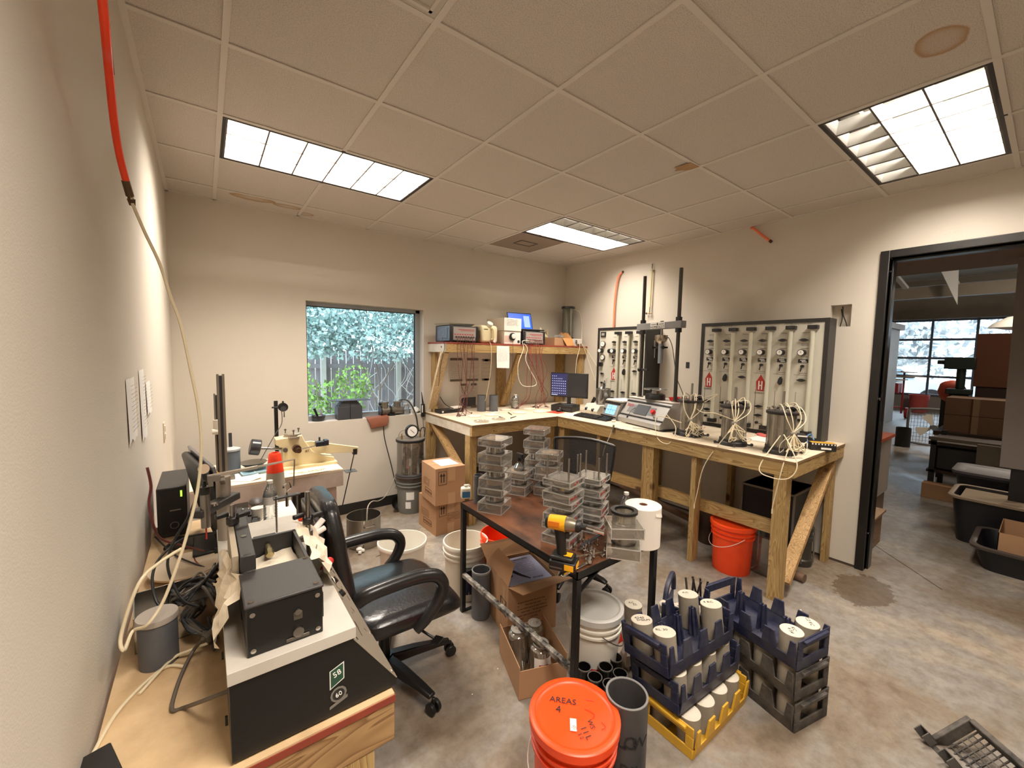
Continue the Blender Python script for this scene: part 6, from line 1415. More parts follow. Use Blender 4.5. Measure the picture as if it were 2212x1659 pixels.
# crumpled paper towels inside and beside the tank
TOW = mat('paper_towel', (240, 226, 202), .85, bump=.5, bs=30)
def crumple(label, pts, amp, seed, loc):
    r = thing('paper_towel', label, 'paper', loc)
    rnd = random.Random(seed); n = len(pts); m = len(pts[0]); vs = []
    for row in pts:
        for p in row: vs.append(Vector(p)+Vector([rnd.uniform(-amp, amp) for _ in range(3)]))
    fs = [(i*m+j, i*m+j+1, (i+1)*m+j+1, (i+1)*m+j) for i in range(n-1) for j in range(m-1)]
    B().add(vs, fs).build('towel_sheet', TOW, r, local=False, ang=18)
def grid(p00, p10, p01, p11, n, m, bul=0):
    p00, p10, p01, p11 = map(Vector, (p00, p10, p01, p11))
    return [[(p00*(1-i/(n-1))+p10*(i/(n-1)))*(1-j/(m-1))+(p01*(1-i/(n-1))+p11*(i/(n-1)))*(j/(m-1))+Vector((0, 0, bul*sin(pi*i/(n-1)))) for j in range(m)] for i in range(n)]
crumple('crumpled paper towel filling the black tank of the machine', grid((-.049, -2.256, 1.115), (.068, -2.256, 1.125), (-.049, -2.083, 1.110), (.068, -2.083, 1.120), 7, 8, .006), .0035, 3, (0, -2.2, 1.1))
crumple('crumpled paper towel stuffed down the left side of the black tank', grid((-.060, -2.30, 1.160), (-.108, -2.36, 1.072), (-.075, -2.10, 1.175), (-.095, -2.06, 1.07), 6, 9, .012), .010, 5, (-.07, -2.2, 1.066))
crumple('crumpled paper towel bunched between the tank and the chair', grid((.08, -2.25, 1.165), (.135, -2.24, 1.072), (.082, -2.0, 1.17), (.165, -1.98, 1.072), 7, 10, .022), .011, 9, (.1, -2.1, 1.066))
r = thing('work_glove', 'white cloth glove lying on the machine beside the tank', 'glove', (.118, -2.0, 1.09), radians(20)); B().sph((0, 0, .02), .026, 10, (1.3, .8, .6)).tube([(.02, 0, .025), (.045, .01, .035), (.06, .012, .045)], .009, 8).tube([(.02, -.01, .02), (.05, -.012, .028)], .008, 8).build('glove_body', mat('white_cotton', (228, 222, 214), .8), r)
r = thing('screwdriver', 'screwdriver with a red handle lying on the machine edge by the towel', 'screwdriver', (.142, -2.13, 1.07), radians(60)); B().cyl((-.02, 0, .0), (.03, 0, -.004), .009, .011, 12).build('handle', RED, r); B().cyl((-.07, 0, .006), (-.02, 0, .0), .003, n=8).build('shaft', STEEL, r)
# grey cylinder with white lid
c = Vector((-.216, -2.005, LZ)); hh = ZT(c.x, c.y, 1331)-LZ
r = thing('grey_cylinder_mould', 'grey plastic cylinder with a white lid standing on the left bench', 'cylinder', c)
B().lathe([(.001, 0), (.0385, 0), (.0385, hh), (.001, hh)], n=32).build('mould_body', GREY, r); B().lathe([(.001, hh+.006), (.040, hh+.006), (.0412, hh+.002), (.0412, hh-.007), (.0392, hh-.008)], n=32).build('lid', mat('lid_grey_white', (168, 158, 148), .5), r)
# steel tray / pan with gauges behind it
r = thing('steel_pan', 'rectangular stainless pan behind the grey cylinder on the left bench', 'pan', (-.19, -1.86, LZ), .1)
b = B(); a_, d_, h_, t_ = .085, .075, .09, .003
for s in (-1, 1): b.bb((s*a_, -d_, 0), (s*(a_-t_), d_, h_)).bb((-a_, s*d_, 0), (a_, s*(d_-t_), h_))
b.bb((-a_, -d_, 0), (a_, d_, t_)); b.build('pan_body', CHROME, r)
B().cyl((.09, -.06, .01), (.14, -.10, .018), .03, .03, 18).build('round_gauge', mat('gauge_tan', (190, 166, 134), .5), r)
r = thing('round_lid', 'pale translucent round lid leaning on the left bench below the computer tower', 'lid', (-.175, -1.53, LZ+.012)); B().lathe([(.001, 0), (.085, 0), (.10, .006), (.103, .014), (.098, .012), (.001, .006)], n=40).build('lid_disc', mat('pale_lid', (226, 206, 180), .35), r)
# computer tower
r = thing('computer_tower', 'black desktop computer tower against the left wall', 'computer', (-.225, -1.2, LZ), radians(0))
ty = P(350, 1165, z=LZ).y; zt_ = ZT(-.262, ty, 1057)
B().bb((-.275, ty, LZ+.004), (-.180, ty+.30, zt_)).build('case', mat('tower_black', (40, 37, 35), .5), r, local=False, bevel=.004)
B().bb((-.262, ty-.004, LZ+.02), (-.193, ty, zt_-.012)).build('front_mesh', BLACK, r, local=False); B().bb((-.235, ty-.006, LZ+.11), (-.20, ty-.004, LZ+.115)).build('drive_bezel', STEEL, r, local=False)
B().bb((-.200, ty-.006, LZ+.165), (-.194, ty-.004, LZ+.19)).build('power_led', mat('green_led', (150, 230, 60), .3, emit=2.5), r, local=False)
B().lathe([(.012, 0), (.0145, 0), (.0145, .001), (.012, .001)], (-.222, ty-.004, LZ+.05), 24, (0, -1, 0)).build('round_emblem', STEEL, r, local=False)
# monitor seen edge-on
r = thing('computer_monitor', 'black monitor seen edge-on at the back of the left bench', 'monitor', (-.062, -1.33, LZ+.02), rot=(0, radians(-12), radians(10)))
B().bb((-.03, -.20, .06), (.0, .22, .33)).build('back_shell', BLACK, r, bevel=.012)
B().bb((.0, -.215, .05), (.010, .235, .345)).build('bezel', mat('bezel_silver', (120, 120, 128), .3, .4), r, bevel=.002); B().bb((.0102, -.205, .06), (.011, .225, .335)).build('display_screen', mat('screen_off', (20, 20, 24), .15), r)
r = thing('monitor_stand', 'black slanted stand foot under the edge-on monitor', 'stand', (-.10, -1.38, LZ)); B().beam((-.10, -1.33, LZ+.14), (-.06, -1.40, LZ+.03), .05, .02).bb((-.16, -1.48, LZ+.020), (.0, -1.30, LZ+.032)).build('stand', BLACK, r, local=False, bevel=.003)
r = thing('drawing_tablet', 'flat black tablet-like panel on the bench in front of the monitor', 'tablet', P(415, 1172, z=LZ+.004), -.4); B().bb((-.07, -.055, .0), (.09, .05, .012)).build('panel', BLACK, r, bevel=.002)
keyboard('black keyboard on the white board at the far end of the left bench', Vector((-.005, -1.30, LZ+.021)), radians(82), .40, .13)
r = thing('computer_mouse', 'dark mouse at the far edge of the left bench', 'mouse', P(553, 1092, z=LZ+.021)); B().sph((0, 0, .018), .03, 14, (1, 1.5, .65)).build('mouse_body', mat('mouse_grey', (62, 54, 50), .5), r)
r = thing('drink_can', 'short white tub with a dark cap on the left bench by the keyboard', 'tub', P(557, 1120, z=LZ+.021)); B().lathe([(.001, 0), (.022, 0), (.025, .05), (.001, .052)], n=20).build('tub_body', WHITE, r)
r = thing('tape_measure', 'round silver tin on the left bench beside the water bottle', 'tin', P(603, 1140, z=LZ+.021)); B().lathe([(.001, 0), (.026, 0), (.026, .012), (.022, .015), (.001, .013)], n=26).build('tin_body', CHROME, r)
bottle('water_bottle', 'clear ribbed water bottle with a white cap on the left bench', P(585, 1128, z=LZ+.021), ZT(P(585, 1128, z=LZ).x, P(585, 1128, z=LZ).y, 1030)-LZ-.021, .028, label_m=mat('bottle_label_paper', (206, 200, 196), .6))
o = B().box((0, 0, .0006), (.10, .13, .001), .3).build('paper_sheet', PAPER); o.location = P(610, 1180, z=LZ+.021); tag(o, 'white paper lying on the board beyond the tank', 'paper')
r = thing('orange_knob', 'orange plastic cap at the chair edge of the left bench', 'cap', P(650, 1118, z=LZ+.03)); B().sph((0, 0, 0), .018, 12, (1, 1.3, .8)).build('cap_body', ORANGE, r)
r = thing('mobile_phone', 'black phone lying at the near left corner of the bench by the wall', 'phone', (-.285, -2.29, LZ), radians(-72)); B().bb((-.05, -.03, 0), (.05, .03, .010)).build('phone_body', BLACK, r, bevel=.003); B().bb((-.047, -.027, .010), (.047, .027, .0105)).build('display_screen', mat('phone_glass', (26, 26, 28), .1), r)

# ================================================================== THE WHITE TABLE AND WHAT STANDS ON IT
r = thing('shear_device', 'tan cast direct shear device with a long lever arm on the white table', 'testing device', (.45, .1, TZ))
TAN = mat('tan_enamel', (224, 208, 166), .4, var=.15, vs=5)
def yz(px, py): return P(px, py, y=.0)
pts = [(612, 1020), (612, 968), (596, 962), (596, 950), (652, 940), (658, 952), (676, 975), (700, 985), (722, 987), (724, 1005)]
prof = [(P(a, b_, y=.0).x, P(a, b_, y=.0).z) for a, b_ in pts]
zb = TZ
prof = [(prof[0][0]-.0, zb)]+prof[1:9]+[(prof[9][0], zb)]
B().prism(prof, 'y', .0, .11).build('cast_body', TAN, r, local=False, bevel=.004)
B().bb((prof[0][0]-.005, -.03, TZ), (prof[-1][0]+.01, .14, TZ+.022)).build('base_flange', TAN, r, local=False, bevel=.003)
q0, q1 = P(672, 965, y=.02), P(775, 975, y=.02)
B().prism([(P(640, 945, y=.02).x, P(640, 958, y=.02).z), (q0.x, P(672, 953, y=.02).z), (q1.x, P(775, 966, y=.02).z), (q1.x, P(775, 977, y=.02).z), (q0.x, P(672, 980, y=.02).z)], 'y', .02, .045).build('lever_arm', TAN, r, local=False, bevel=.002)
hq = P(640, 968, y=.0)
B().cyl((hq.x, -.04, hq.z), (hq.x, .0, hq.z), .028, n=20).cyl((hq.x+.006, -.075, hq.z-.006), (hq.x+.006, -.04, hq.z-.006), .017, n=16).build('hand_wheel', mat('dark_bronze', (84, 60, 46), .4, .5), r, local=False)
hq2 = P(616, 972, y=.0); B().cyl((hq2.x, -.012, hq2.z), (hq2.x, 0, hq2.z), .016, n=16).build('bearing_cap', STEEL, r, local=False)
t0 = P(632, 944, y=.05)
B().lathe([(.001, 0), (.062, 0), (.062, .014), (.055, .016), (.055, .032), (.048, .036), (.001, .038)], (t0.x, .05, t0.z-.006), 30).build('shear_box', mat('dull_nickel', (176, 166, 148), .35, .7), r, local=False)
for a in range(3): t = a*2.1+.5; B().cyl((t0.x+.05*cos(t), .05+.05*sin(t), t0.z+.02), (t0.x+.05*cos(t), .05+.05*sin(t), t0.z+.055), .004, n=8).cyl((t0.x+.05*cos(t), .05+.05*sin(t), t0.z+.05), (t0.x+.05*cos(t), .05+.05*sin(t), t0.z+.06), .008, n=8).build('clamp_screw', STEEL, r, local=False)
c0_ = P(597, 975, y=.06); c1_ = P(556, 968, y=.06)
B().cyl(P(612, 970, y=.06), P(560, 968, y=.06), .010, n=12).build('counter_shaft', STEEL, r, local=False)
B().cyl(P(562, 967, y=.06), P(540, 965, y=.06), .055, n=30).build('counterweight', mat('cast_weight', (44, 44, 48), .3), r, local=False, bevel=.006)
s0, s1 = P(644, 972, y=-.05), P(690, 961, y=-.03); B().cyl(s0, s1, .004, n=8).cyl(P(655, 960, y=.03), P(690, 954, y=.02), .004, n=8).build('shaft_rod', STEEL, r, local=False)
B().box(P(693, 958, y=-.02), (.075, .045, .035)).box(P(690, 948, y=-.02), (.012, .012, .03)).box(P(704, 955, y=-.02), (.03, .06, .04)).build('gear_box', mat('gear_black', (30, 32, 40), .35), r, local=False, bevel=.003)
hr = P(766, 975, y=.03); B().box(hr, (.03, .035, .045)).build('hanger_block', BLACK, r, local=False)
B().cyl(hr, P(738, 1100, y=-.02), .004, n=8).build('hanger_rod', BLACK, r, local=False); B().box(P(757, 1017, y=.01), (.085, .085, .004)).build('hanger_plate', STEEL, r, local=False)
text('#1', .028, mat('marker_brown', (96, 70, 44), .7), r, Vector((P(664, 974, y=0).x, -.001, P(664, 974, y=0).z))-Vector((.45, .1, TZ)), basis((1, 0, 0), (0, 0, 1)))
# gauge stand behind
gx = P(598, 960, y=.16); gt = ZT(gx.x, .16, 866)
r = thing('dial_gauge_stand', 'black upright bar carrying a round black dial gauge behind the tan device', 'gauge', (gx.x, .16, TZ))
B().bb((gx.x-.012, .15, TZ), (gx.x+.012, .17, gt)).build('upright', BLACK, r, local=False); gq = P(611, 879, y=.13)
B().cyl((gx.x-.03, .13, gq.z), (gq.x, .13, gq.z), .006, n=8).build('clamp', BLACK, r, local=False)
B().cyl((gq.x, .105, gq.z), (gq.x, .135, gq.z), .032, n=26).cyl((gq.x, .12, gq.z+.03), (gq.x, .12, gq.z+.045), .006, n=8).build('gauge_body', BLACK, r, local=False); B().cyl((gq.x, .104, gq.z-.012), (gq.x, .105, gq.z-.012), .02, n=20).build('gauge_print', DGREY, r, local=False)
B().cyl((gq.x+.006, .12, gq.z-.075), (gq.x+.006, .12, gq.z-.03), .005, .003, 8).build('plunger', STEEL, r, local=False)
B().tube([(gq.x-.01, .12, gq.z-.03), (gq.x-.015, .10, gq.z-.12), (gq.x-.07, .06, gq.z-.20), (gq.x-.16, .02, TZ+.09)], .0025, 6, 6).build('gauge_wire', DGREY, r, local=False)
# tall slotted rails
for k, (px0, bt, tp, y, w_, l) in enumerate(((484, 1036, 808, .0, .02, 'tallest grey slotted rail rising from the white table'), (473, 1000, 850, .12, .014, 'shorter dark rail with a pale clamp behind the tallest rail'))):
    q = P(px0, bt, z=TZ) if k == 0 else Vector((P(px0, 1010, y=y).x, y, TZ)); zt_ = ZT(q.x, q.y, tp)
    r = thing('gauge_rail', l, 'rail', (q.x, q.y, TZ))
    SRL = mat('dull_rail', (128, 120, 108), .4, .6)
    for s in (-1, 1): B().bb((q.x+s*w_*.75-w_*.35, q.y-.008, TZ), (q.x+s*w_*.75+w_*.35, q.y+.008, zt_)).build('rail_strip', SRL, r, local=False)
    B().bb((q.x-w_, q.y, TZ), (q.x+w_, q.y+.004, zt_-.01)).build('rail_web', DGREY, r, local=False)
    B().bb((q.x-.06, q.y-.04, TZ), (q.x+.06, q.y+.04, TZ+.02)).build('rail_foot', SRL, r, local=False)
    if k: zc = ZT(q.x, q.y, 925); B().cyl((q.x, q.y-.01, zc-.03), (q.x, q.y-.01, zc+.06), .024, n=14).cyl((q.x-.03, q.y-.02, zc-.02), (q.x+.02, q.y-.02, zc-.02), .02, n=10).build('clamp', mat('pale_clamp', (196, 188, 174), .4), r, local=False)
gq = P(497, 1024, z=TZ)
r = thing('grey_cylinder_mould', 'grey cylinder with a pale lid and a rod on the white table', 'cylinder', (gq.x+.012, gq.y+.02, TZ)); hh = ZT(gq.x, gq.y, 972)-TZ
B().lathe([(.001, 0), (.052, 0), (.052, hh), (.001, hh)], n=28).build('mould_body', mat('blue_grey_plastic', (92, 100, 108), .5), r); B().lathe([(.055, hh-.008), (.055, hh+.004), (.03, hh+.012), (.001, hh+.012)], n=28).build('lid', mat('pale_grey_lid', (176, 178, 180), .5), r)
B().bb((-.012, .02, hh), (.008, .03, hh+.11)).build('rod', DGREY, r)
r = thing('steel_bowl', 'shallow metal bowl on a blue tray on the white table', 'bowl', P(548, 1008, z=TZ+.02)); B().lathe([(.001, 0), (.04, 0), (.085, .035), (.088, .035), (.042, -.003), (.001, -.003)], n=28).build('bowl_body', STEEL, r, ang=60)
r = thing('blue_tray', 'pale blue tray under the metal bowl on the white table', 'tray', P(565, 1018, z=TZ), .1); B().loft([[(-.12, -.06, 0), (.12, -.06, 0), (.12, .06, 0), (-.12, .06, 0)], [(-.13, -.07, .018), (.13, -.07, .018), (.13, .07, .018), (-.13, .07, .018)], [(-.12, -.06, .018), (.12, -.06, .018), (.12, .06, .018), (-.12, .06, .018)], [(-.11, -.05, .004), (.11, -.05, .004), (.11, .05, .004), (-.11, .05, .004)]]).build('tray_body', mat('pale_blue', (150, 184, 200), .5), r)
tag(B().add([P(478, 1040, z=TZ+.002), P(540, 1040, z=TZ+.002), P(566, 1030, z=TZ+.012), P(545, 1012, z=TZ+.002), P(500, 1018, z=TZ+.002)], [(0, 1, 2, 3, 4)]).build('paper_sheet', PAPER), 'curling paper sheet at the left front of the white table', 'paper')
r = thing('printed_card', 'long card with printed lines along the front of the white table', 'card', P(672, 1018, z=TZ+.002)); B().add([P(614, 1032, z=TZ+.003), P(738, 1012, z=TZ+.003), P(722, 1002, z=TZ+.003), P(614, 1016, z=TZ+.003)], [(0, 1, 2, 3)]).build('card', mat('cream_card', (232, 214, 184), .7), r, local=False)
dq = (P(722, 1010, z=TZ)-P(622, 1024, z=TZ)).normalized()
text('TEST NO 1  SHEAR TEST', .022, mat('card_print', (120, 96, 70), .7), r, (-.02, .004, .0025), (0, 0, math.atan2(dq.y, dq.x)))
text('CALIBRATION CABLE', .018, mat('card_print', (120, 96, 70), .7), r, (-.02, -.020, .0025), (0, 0, math.atan2(dq.y, dq.x)))
r = thing('warning_sign', 'small yellow warning sign standing beside the edge-on monitor', 'sign', P(462, 1048, z=TZ)); B().prism([(-.05, 0), (.055, 0), (.05, .035), (-.045, .035)], 'y', -.004, .004).prism([(-.045, .035), (.05, .035), (.0, .12)], 'y', -.004, .004).build('sign_board', mat('sign_yellow', (232, 164, 30), .5), r)
B().prism([(-.02, .045), (.025, .045), (.002, .09)], 'y', -.006, -.004).build('sign_symbol', PAPER, r)
# traffic cone on the floor between bench and table
cx_, cy_ = P(594, 1000, y=-.50).x, -.50; tz_ = ZT(cx_, cy_, 978)
r = thing('traffic_cone', 'tall orange traffic cone with a grey reflective band between bench and white table', 'cone', (cx_, cy_, 0))
B().bb((-.18, -.18, 0), (.18, .18, .03)).build('cone_base', mat('cone_orange', (246, 62, 24), .45), r, bevel=.02)
B().lathe([(.13, .03), (.088, .30), (.082, .34)], n=30).build('cone_body', mat('cone_orange', (246, 62, 24)), r); B().lathe([(.046, tz_-.115), (.033, tz_-.01), (.027, tz_), (.02, tz_), (.02, tz_-.05)], n=30).build('cone_tip', mat('cone_orange', (246, 62, 24)), r)
B().lathe([(.0825, .34), (.0465, tz_-.115)], n=30).build('reflective_band', mat('band_grey', (176, 166, 150), .5), r)
r = thing('steel_drum', 'dark metal drum on the floor under the white table', 'drum', (.12, .02, 0)); B().lathe([(.001, 0), (.17, 0), (.17, .50), (.175, .51), (.175, .55), (.001, .55)], n=30).build('drum_body', mat('dark_drum', (74, 62, 54), .4, .5), r)
o = B().bb((.43, .36, 0), (.52, .42, TZ-.022)).build('black_post', BLACK); tag(o, 'black upright post standing under the back of the white table', 'post')

# ================================================================== ON THE STEEL TABLE
ACR2 = clear('acrylic_dusty', (240, 238, 230), refl=.12, haze=.34, hazec=(214, 204, 184), rough=.10)
EDG = clear('edge_glint', (250, 250, 248), refl=.30, haze=.75, hazec=(250, 246, 238), rough=.15)  # pale strips stand in for bright highlights along the acrylic edges
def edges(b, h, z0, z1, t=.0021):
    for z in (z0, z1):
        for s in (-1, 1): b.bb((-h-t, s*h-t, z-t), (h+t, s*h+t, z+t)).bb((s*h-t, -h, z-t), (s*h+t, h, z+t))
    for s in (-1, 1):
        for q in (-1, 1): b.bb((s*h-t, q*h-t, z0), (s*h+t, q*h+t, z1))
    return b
ACR = clear('acrylic_block', (248, 248, 246), refl=.15, haze=.26, hazec=(252, 247, 238), rough=.05)
STONE = mat('stone_tan', (204, 172, 130), .8, var=.3, vs=10, col2=(160, 110, 70)); RUST = mat('specimen_rust', (168, 108, 66), .8, var=.4, vs=12); RINGM = mat('ring_steel', (120, 116, 112), .25, .9)
CHR2 = mat('ring_chrome', (210, 208, 206), .15, .9)
def cell(label, c, a, s=.15, hp=.045, hr=.045, hb=.06, m=None, rods=0, marks='', fill=STONE, gasket=False, top=True, group='stacked clear acrylic cells on the steel table'):
    m = m or ACR
    r = thing('acrylic_cell', label, 'test cell', c, a, group); h = s/2
    B().bb((-h, -h, 0), (h, h, hb)).build('base_block', m, r, bevel=.003)
    edges(B(), h, .002, hb-.002).build('edge_highlights', EDG, r)
    B().cyl((0, 0, hb*.25), (0, 0, hb*.9), s*.36, n=28).build('specimen', fill, r)
    B().lathe([(s*.37, hb), (s*.37, hb+hr), (s*.33, hb+hr), (s*.33, hb)], n=32, close=True).build('ring_wall', m, r)
    B().lathe([(s*.385, hb+.001), (s*.385, hb+.007), (s*.30, hb+.007), (s*.30, hb+.001)], n=32, close=True).build('metal_ring', RINGM if not gasket else CHR2, r)
    B().cyl((0, 0, hb+.001), (0, 0, hb+.010), s*.29, n=28).build('inner_disc', DGREY, r)
    for t in (0.6, 2.4): B().cyl((s*.37*cos(t-1.7), s*.37*sin(t-1.7), hb+hr*.55), (s*.42*cos(t-1.7), s*.42*sin(t-1.7), hb+hr*.55), .007, n=8).build('port_plug', CHR2, r)
    z = hb+hr
    if gasket: B().lathe([(s*.42, z), (s*.42, z+.012), (s*.30, z+.012), (s*.30, z)], n=36, close=True).build('gasket', BLACK, r)
    if top:
        B().bb((-h, -h, z), (h, h, z+hp)).build('top_block', m, r, bevel=.003); edges(B(), h, z+.002, z+hp-.002).build('edge_highlights', EDG, r)
        B().lathe([(.001, z+hp*.2), (s*.34, z+hp*.2), (s*.36, z+hp*.7), (s*.36, z+hp*.96), (.001, z+hp*.96)], n=28).build('porous_stone', fill, r)
    if rods:
        for x, y in ((-1, -1), (1, -1), (1, 1), (-1, 1)): B().cyl((x*h*.8, y*h*.8, z+hp*.5), (x*h*.8, y*h*.8, z+hp+rods), .0048, n=8).build('threaded_rod', STEEL, r)
    if marks:
        t1, t2 = marks
        text(t1, .024, INK, r, (h*.25, -h-.001, hb*.5), (radians(90), 0, 0)); text(t2, .017, REDINK, r, (-h*.45, -h-.001, hb*.55), (radians(90), 0, 0))
        if top: text('1.47', .022, INK, r, (h*.5, -h-.001, z+hp*.5), (radians(90), 0, 0)); text('ON', .015, REDINK, r, (-h*.3, -h-.001, z+hp*.4), (radians(90), 0, 0)); B().cyl((0, -h-.003, z+hp*.6), (0, -h, z+hp*.6), .005, n=8).build('port_plug', REDINK, r)
    return r
def stack(c, n, a, top_row, lab, **k):
    hz = (ZT(c.x, c.y, top_row)-CZ)/n
    for i in range(n):
        f = hz/.15; l = lab+[', bottom cell', ', middle cell', ', top cell', ', topmost cell'][i if n > 2 or i == 0 else 2]
        kk = dict(k); rd = kk.pop('rods', 0)
        cell(l, c+Vector(((i % 2)*.004, 0, hz*i)), a+(i*.05 if i % 2 else -.03*i), hp=.045*f, hr=.045*f, hb=.06*f, rods=rd if i == n-1 else 0, **kk)
stack(P(1068, 1100, z=CZ), 3, radians(32), 945, 'acrylic cell in the left stack by the white jug', fill=STONE)
stack(P(1158, 1044, z=CZ), 3, radians(35), 924, 'acrylic cell in the tall stack at the back of the steel table', fill=RUST)
stack(P(1184, 1064, z=CZ), 2, radians(30), 976, 'acrylic cell in the shorter stack before the tall back stack', fill=STONE)
stack(P(1120, 1062, z=CZ), 1, radians(30), 1015, 'low acrylic cell marked A2 between the left and back stacks', marks=('A2', ''))
stack(P(1214, 1166, z=CZ), 3, radians(20), 1030, 'marked acrylic cell in the front stack with rods behind the drill', marks=('A5', 'GROOVE'), rods=.115, fill=mat('stone_white', (206, 198, 182), .8))
stack(P(1275, 1138, z=CZ), 3, radians(24), 1026, 'marked acrylic cell in the right stack with rods near the mesh chair', marks=('A8', 'GROOVE'), rods=.115, fill=mat('stone_white', (206, 198, 182)))
c = P(1346, 1194, z=CZ); z1_ = ZT(c.x, c.y, 1150)-CZ
cell('dull acrylic cell at the table corner, under the one with the black gasket', c, radians(38), hb=z1_*.55, hr=z1_*.45, m=ACR2, top=False, fill=mat('dusty_core', (110, 102, 92), .7), gasket=False)
cell('dull acrylic cell topped by a black gasket ring at the table corner', c+Vector((-.004, 0, z1_)), radians(52), hb=z1_*.5, hr=z1_*.5, m=ACR2, top=False, fill=mat('dusty_core', (110, 102, 92)), gasket=True)
# clear spray pump lid behind left stack
r = thing('spray_head', 'black trigger spray head standing on the low A2 cell', 'sprayer', P(1120, 1062, z=CZ)+Vector((0, 0, ZT(P(1120, 1062, z=CZ).x, P(1120, 1062, z=CZ).y, 1015)-CZ)))
B().lathe([(.001, 0), (.035, .0), (.04, .02), (.02, .045), (.012, .05), (.012, .065)], n=20).build('bottle_body', JAR, r); B().cyl((0, 0, .06), (0, 0, .085), .014, n=12).box((.0, -.01, .10), (.022, .06, .03)).box((.0, -.045, .085), (.012, .012, .04), .2).build('trigger', BLACK, r)
# white jug, grey tube
r = thing('plastic_jug', 'small white jug with a blue label on the left corner of the steel table', 'jug', P(1006, 1076, z=CZ), radians(-25)); B().bb((-.032, -.024, 0), (.032, .024, .075)).build('jug_body', mat('milky_plastic', (232, 226, 206), .4), r, bevel=.012, seg=3)
B().cyl((0, 0, .07), (0, 0, .088), .012, n=14).tube([(-.005, 0, .085), (.02, 0, .085), (.03, 0, .07)], .006, 6).build('cap', WHITE, r); B().bb((-.024, -.0255, .012), (.026, -.024, .05)).build('bottle_label', mat('label_blue', (58, 110, 150), .5), r)
tq = P(1030, 1090, z=CZ); r = thing('grey_cylinder_mould', 'grey plastic tube standing on the steel table left of the acrylic stacks', 'cylinder', (tq.x+.03, tq.y+.03, CZ)); B().lathe([(.001, 0), (.030, 0), (.030, .175), (.027, .175), (.027, .01), (.001, .01)], n=24).build('mould_body', GREY, r)
# impact driver
r = thing('impact_driver', 'yellow and black cordless impact driver standing on its battery', 'power tool', P(1214, 1226, z=CZ), radians(-60)); r.scale = (1.1, 1.1, 1.1)
DY = mat('tool_yellow', (246, 178, 24), .4); DK2 = mat('tool_black', (24, 23, 22), .45)
B().bb((-.045, -.036, 0), (.062, .036, .040)).build('battery', DK2, r, bevel=.006); B().bb((.040, -.022, .014), (.0635, .022, .034)).build('battery_badge', DY, r, bevel=.002); B().bb((.018, -.0375, .010), (.055, -.036, .034)).build('battery_badge', DY, r, bevel=.001); B().bb((-.04, -.0375, .012), (.01, -.036, .018)).build('battery_rail', STEEL, r)
B().bb((-.042, -.034, .042), (.05, .034, .058)).build('foot', DK2, r, bevel=.006); B().bb((.0, -.015, .057), (.04, .018, .060)).build('foot_badge', DY, r, bevel=.001)
ov = lambda x, z, a, b_: [(x+a*cos(t*pi/6), b_*sin(t*pi/6), z) for t in range(12)]
B().loft([ov(-.002, .055, .022, .018), ov(-.006, .09, .020, .017), ov(-.010, .13, .023, .018), ov(-.012, .158, .028, .020)]).build('grip', DK2, r)
B().bb((.010, -.007, .125), (.026, .007, .150)).build('trigger', mat('trigger_black', (40, 38, 38), .4), r, bevel=.003)
rr_ = lambda x, a: [(x, a*cos(t*pi/8), .182+a*1.05*sin(t*pi/8)) for t in range(16)]
B().loft([rr_(-.068, .018), rr_(-.062, .026), rr_(-.02, .029), rr_(.012, .030)]).build('motor_housing', DY, r); B().loft([rr_(-.072, .012), rr_(-.068, .0265), rr_(-.058, .0275), rr_(-.056, .024)]).build('rear_cap', DK2, r)
B().box((-.03, -.0275, .185), (.045, .006, .022)).build('side_badge', mat('tool_orange', (226, 124, 24), .5), r, bevel=.002)
B().loft([rr_(.012, .0285), rr_(.03, .0275), rr_(.050, .022), rr_(.056, .02)]).build('gear_case', mat('gear_case_grey', (134, 126, 108), .35, .6), r)
B().loft([rr_(.054, .024), rr_(.064, .0235), rr_(.074, .016)]).cyl((.07, 0, .182), (.092, 0, .182), .011, n=14).build('nose_ring', DK2, r); B().cyl((.09, 0, .182), (.125, 0, .178), .0035, n=8).cyl((.122, 0, .178), (.162, 0, .174), .0095, n=14).build('socket_bit', CHROME, r)
# bolts
rnd = random.Random(42)
tmpl = B().cyl((0, 0, 0), (0, 0, .006), .0085, n=6).cyl((0, 0, .006), (0, 0, .034), .0042, n=8).build('hex_bolt', CHROME)
hl = 'loose hex bolt in the pile between the drill and the dull cells'
tag(tmpl, hl, 'bolt', 'loose bolts on the steel table')
for k in range(34):
    o = tmpl if k == 0 else tmpl.copy()
    if k: COL.objects.link(o)
    p = P(rnd.gauss(1275, 18), rnd.gauss(1188, 14), z=CZ+.006+rnd.choice((0, 0, .01, .02)))
    o.location = p; o.rotation_euler = (radians(rnd.uniform(70, 110)), rnd.uniform(-.4, .4), rnd.uniform(0, 6.28)) if rnd.random() > .3 else (0, 0, rnd.uniform(0, 1))
r = thing('ratchet_wrench', 'long chrome ratchet wrench lying across the near corner of the table', 'wrench', P(1245, 1228, z=CZ+.004)); a_, b_ = P(1213, 1245, z=CZ+.006), P(1272, 1214, z=CZ+.010)
B().beam(a_, b_, .013, .006).build('handle', CHROME, r, local=False, bevel=.002); B().cyl(b_, b_+Vector((0, 0, .014)), .016, n=18).build('ratchet_head', CHROME, r, local=False); B().cyl(b_+(b_-a_).normalized()*.01+Vector((0, 0, .0)), b_+(b_-a_).normalized()*.01+Vector((0, 0, .024)), .008, n=12).build('socket', CHROME, r, local=False)
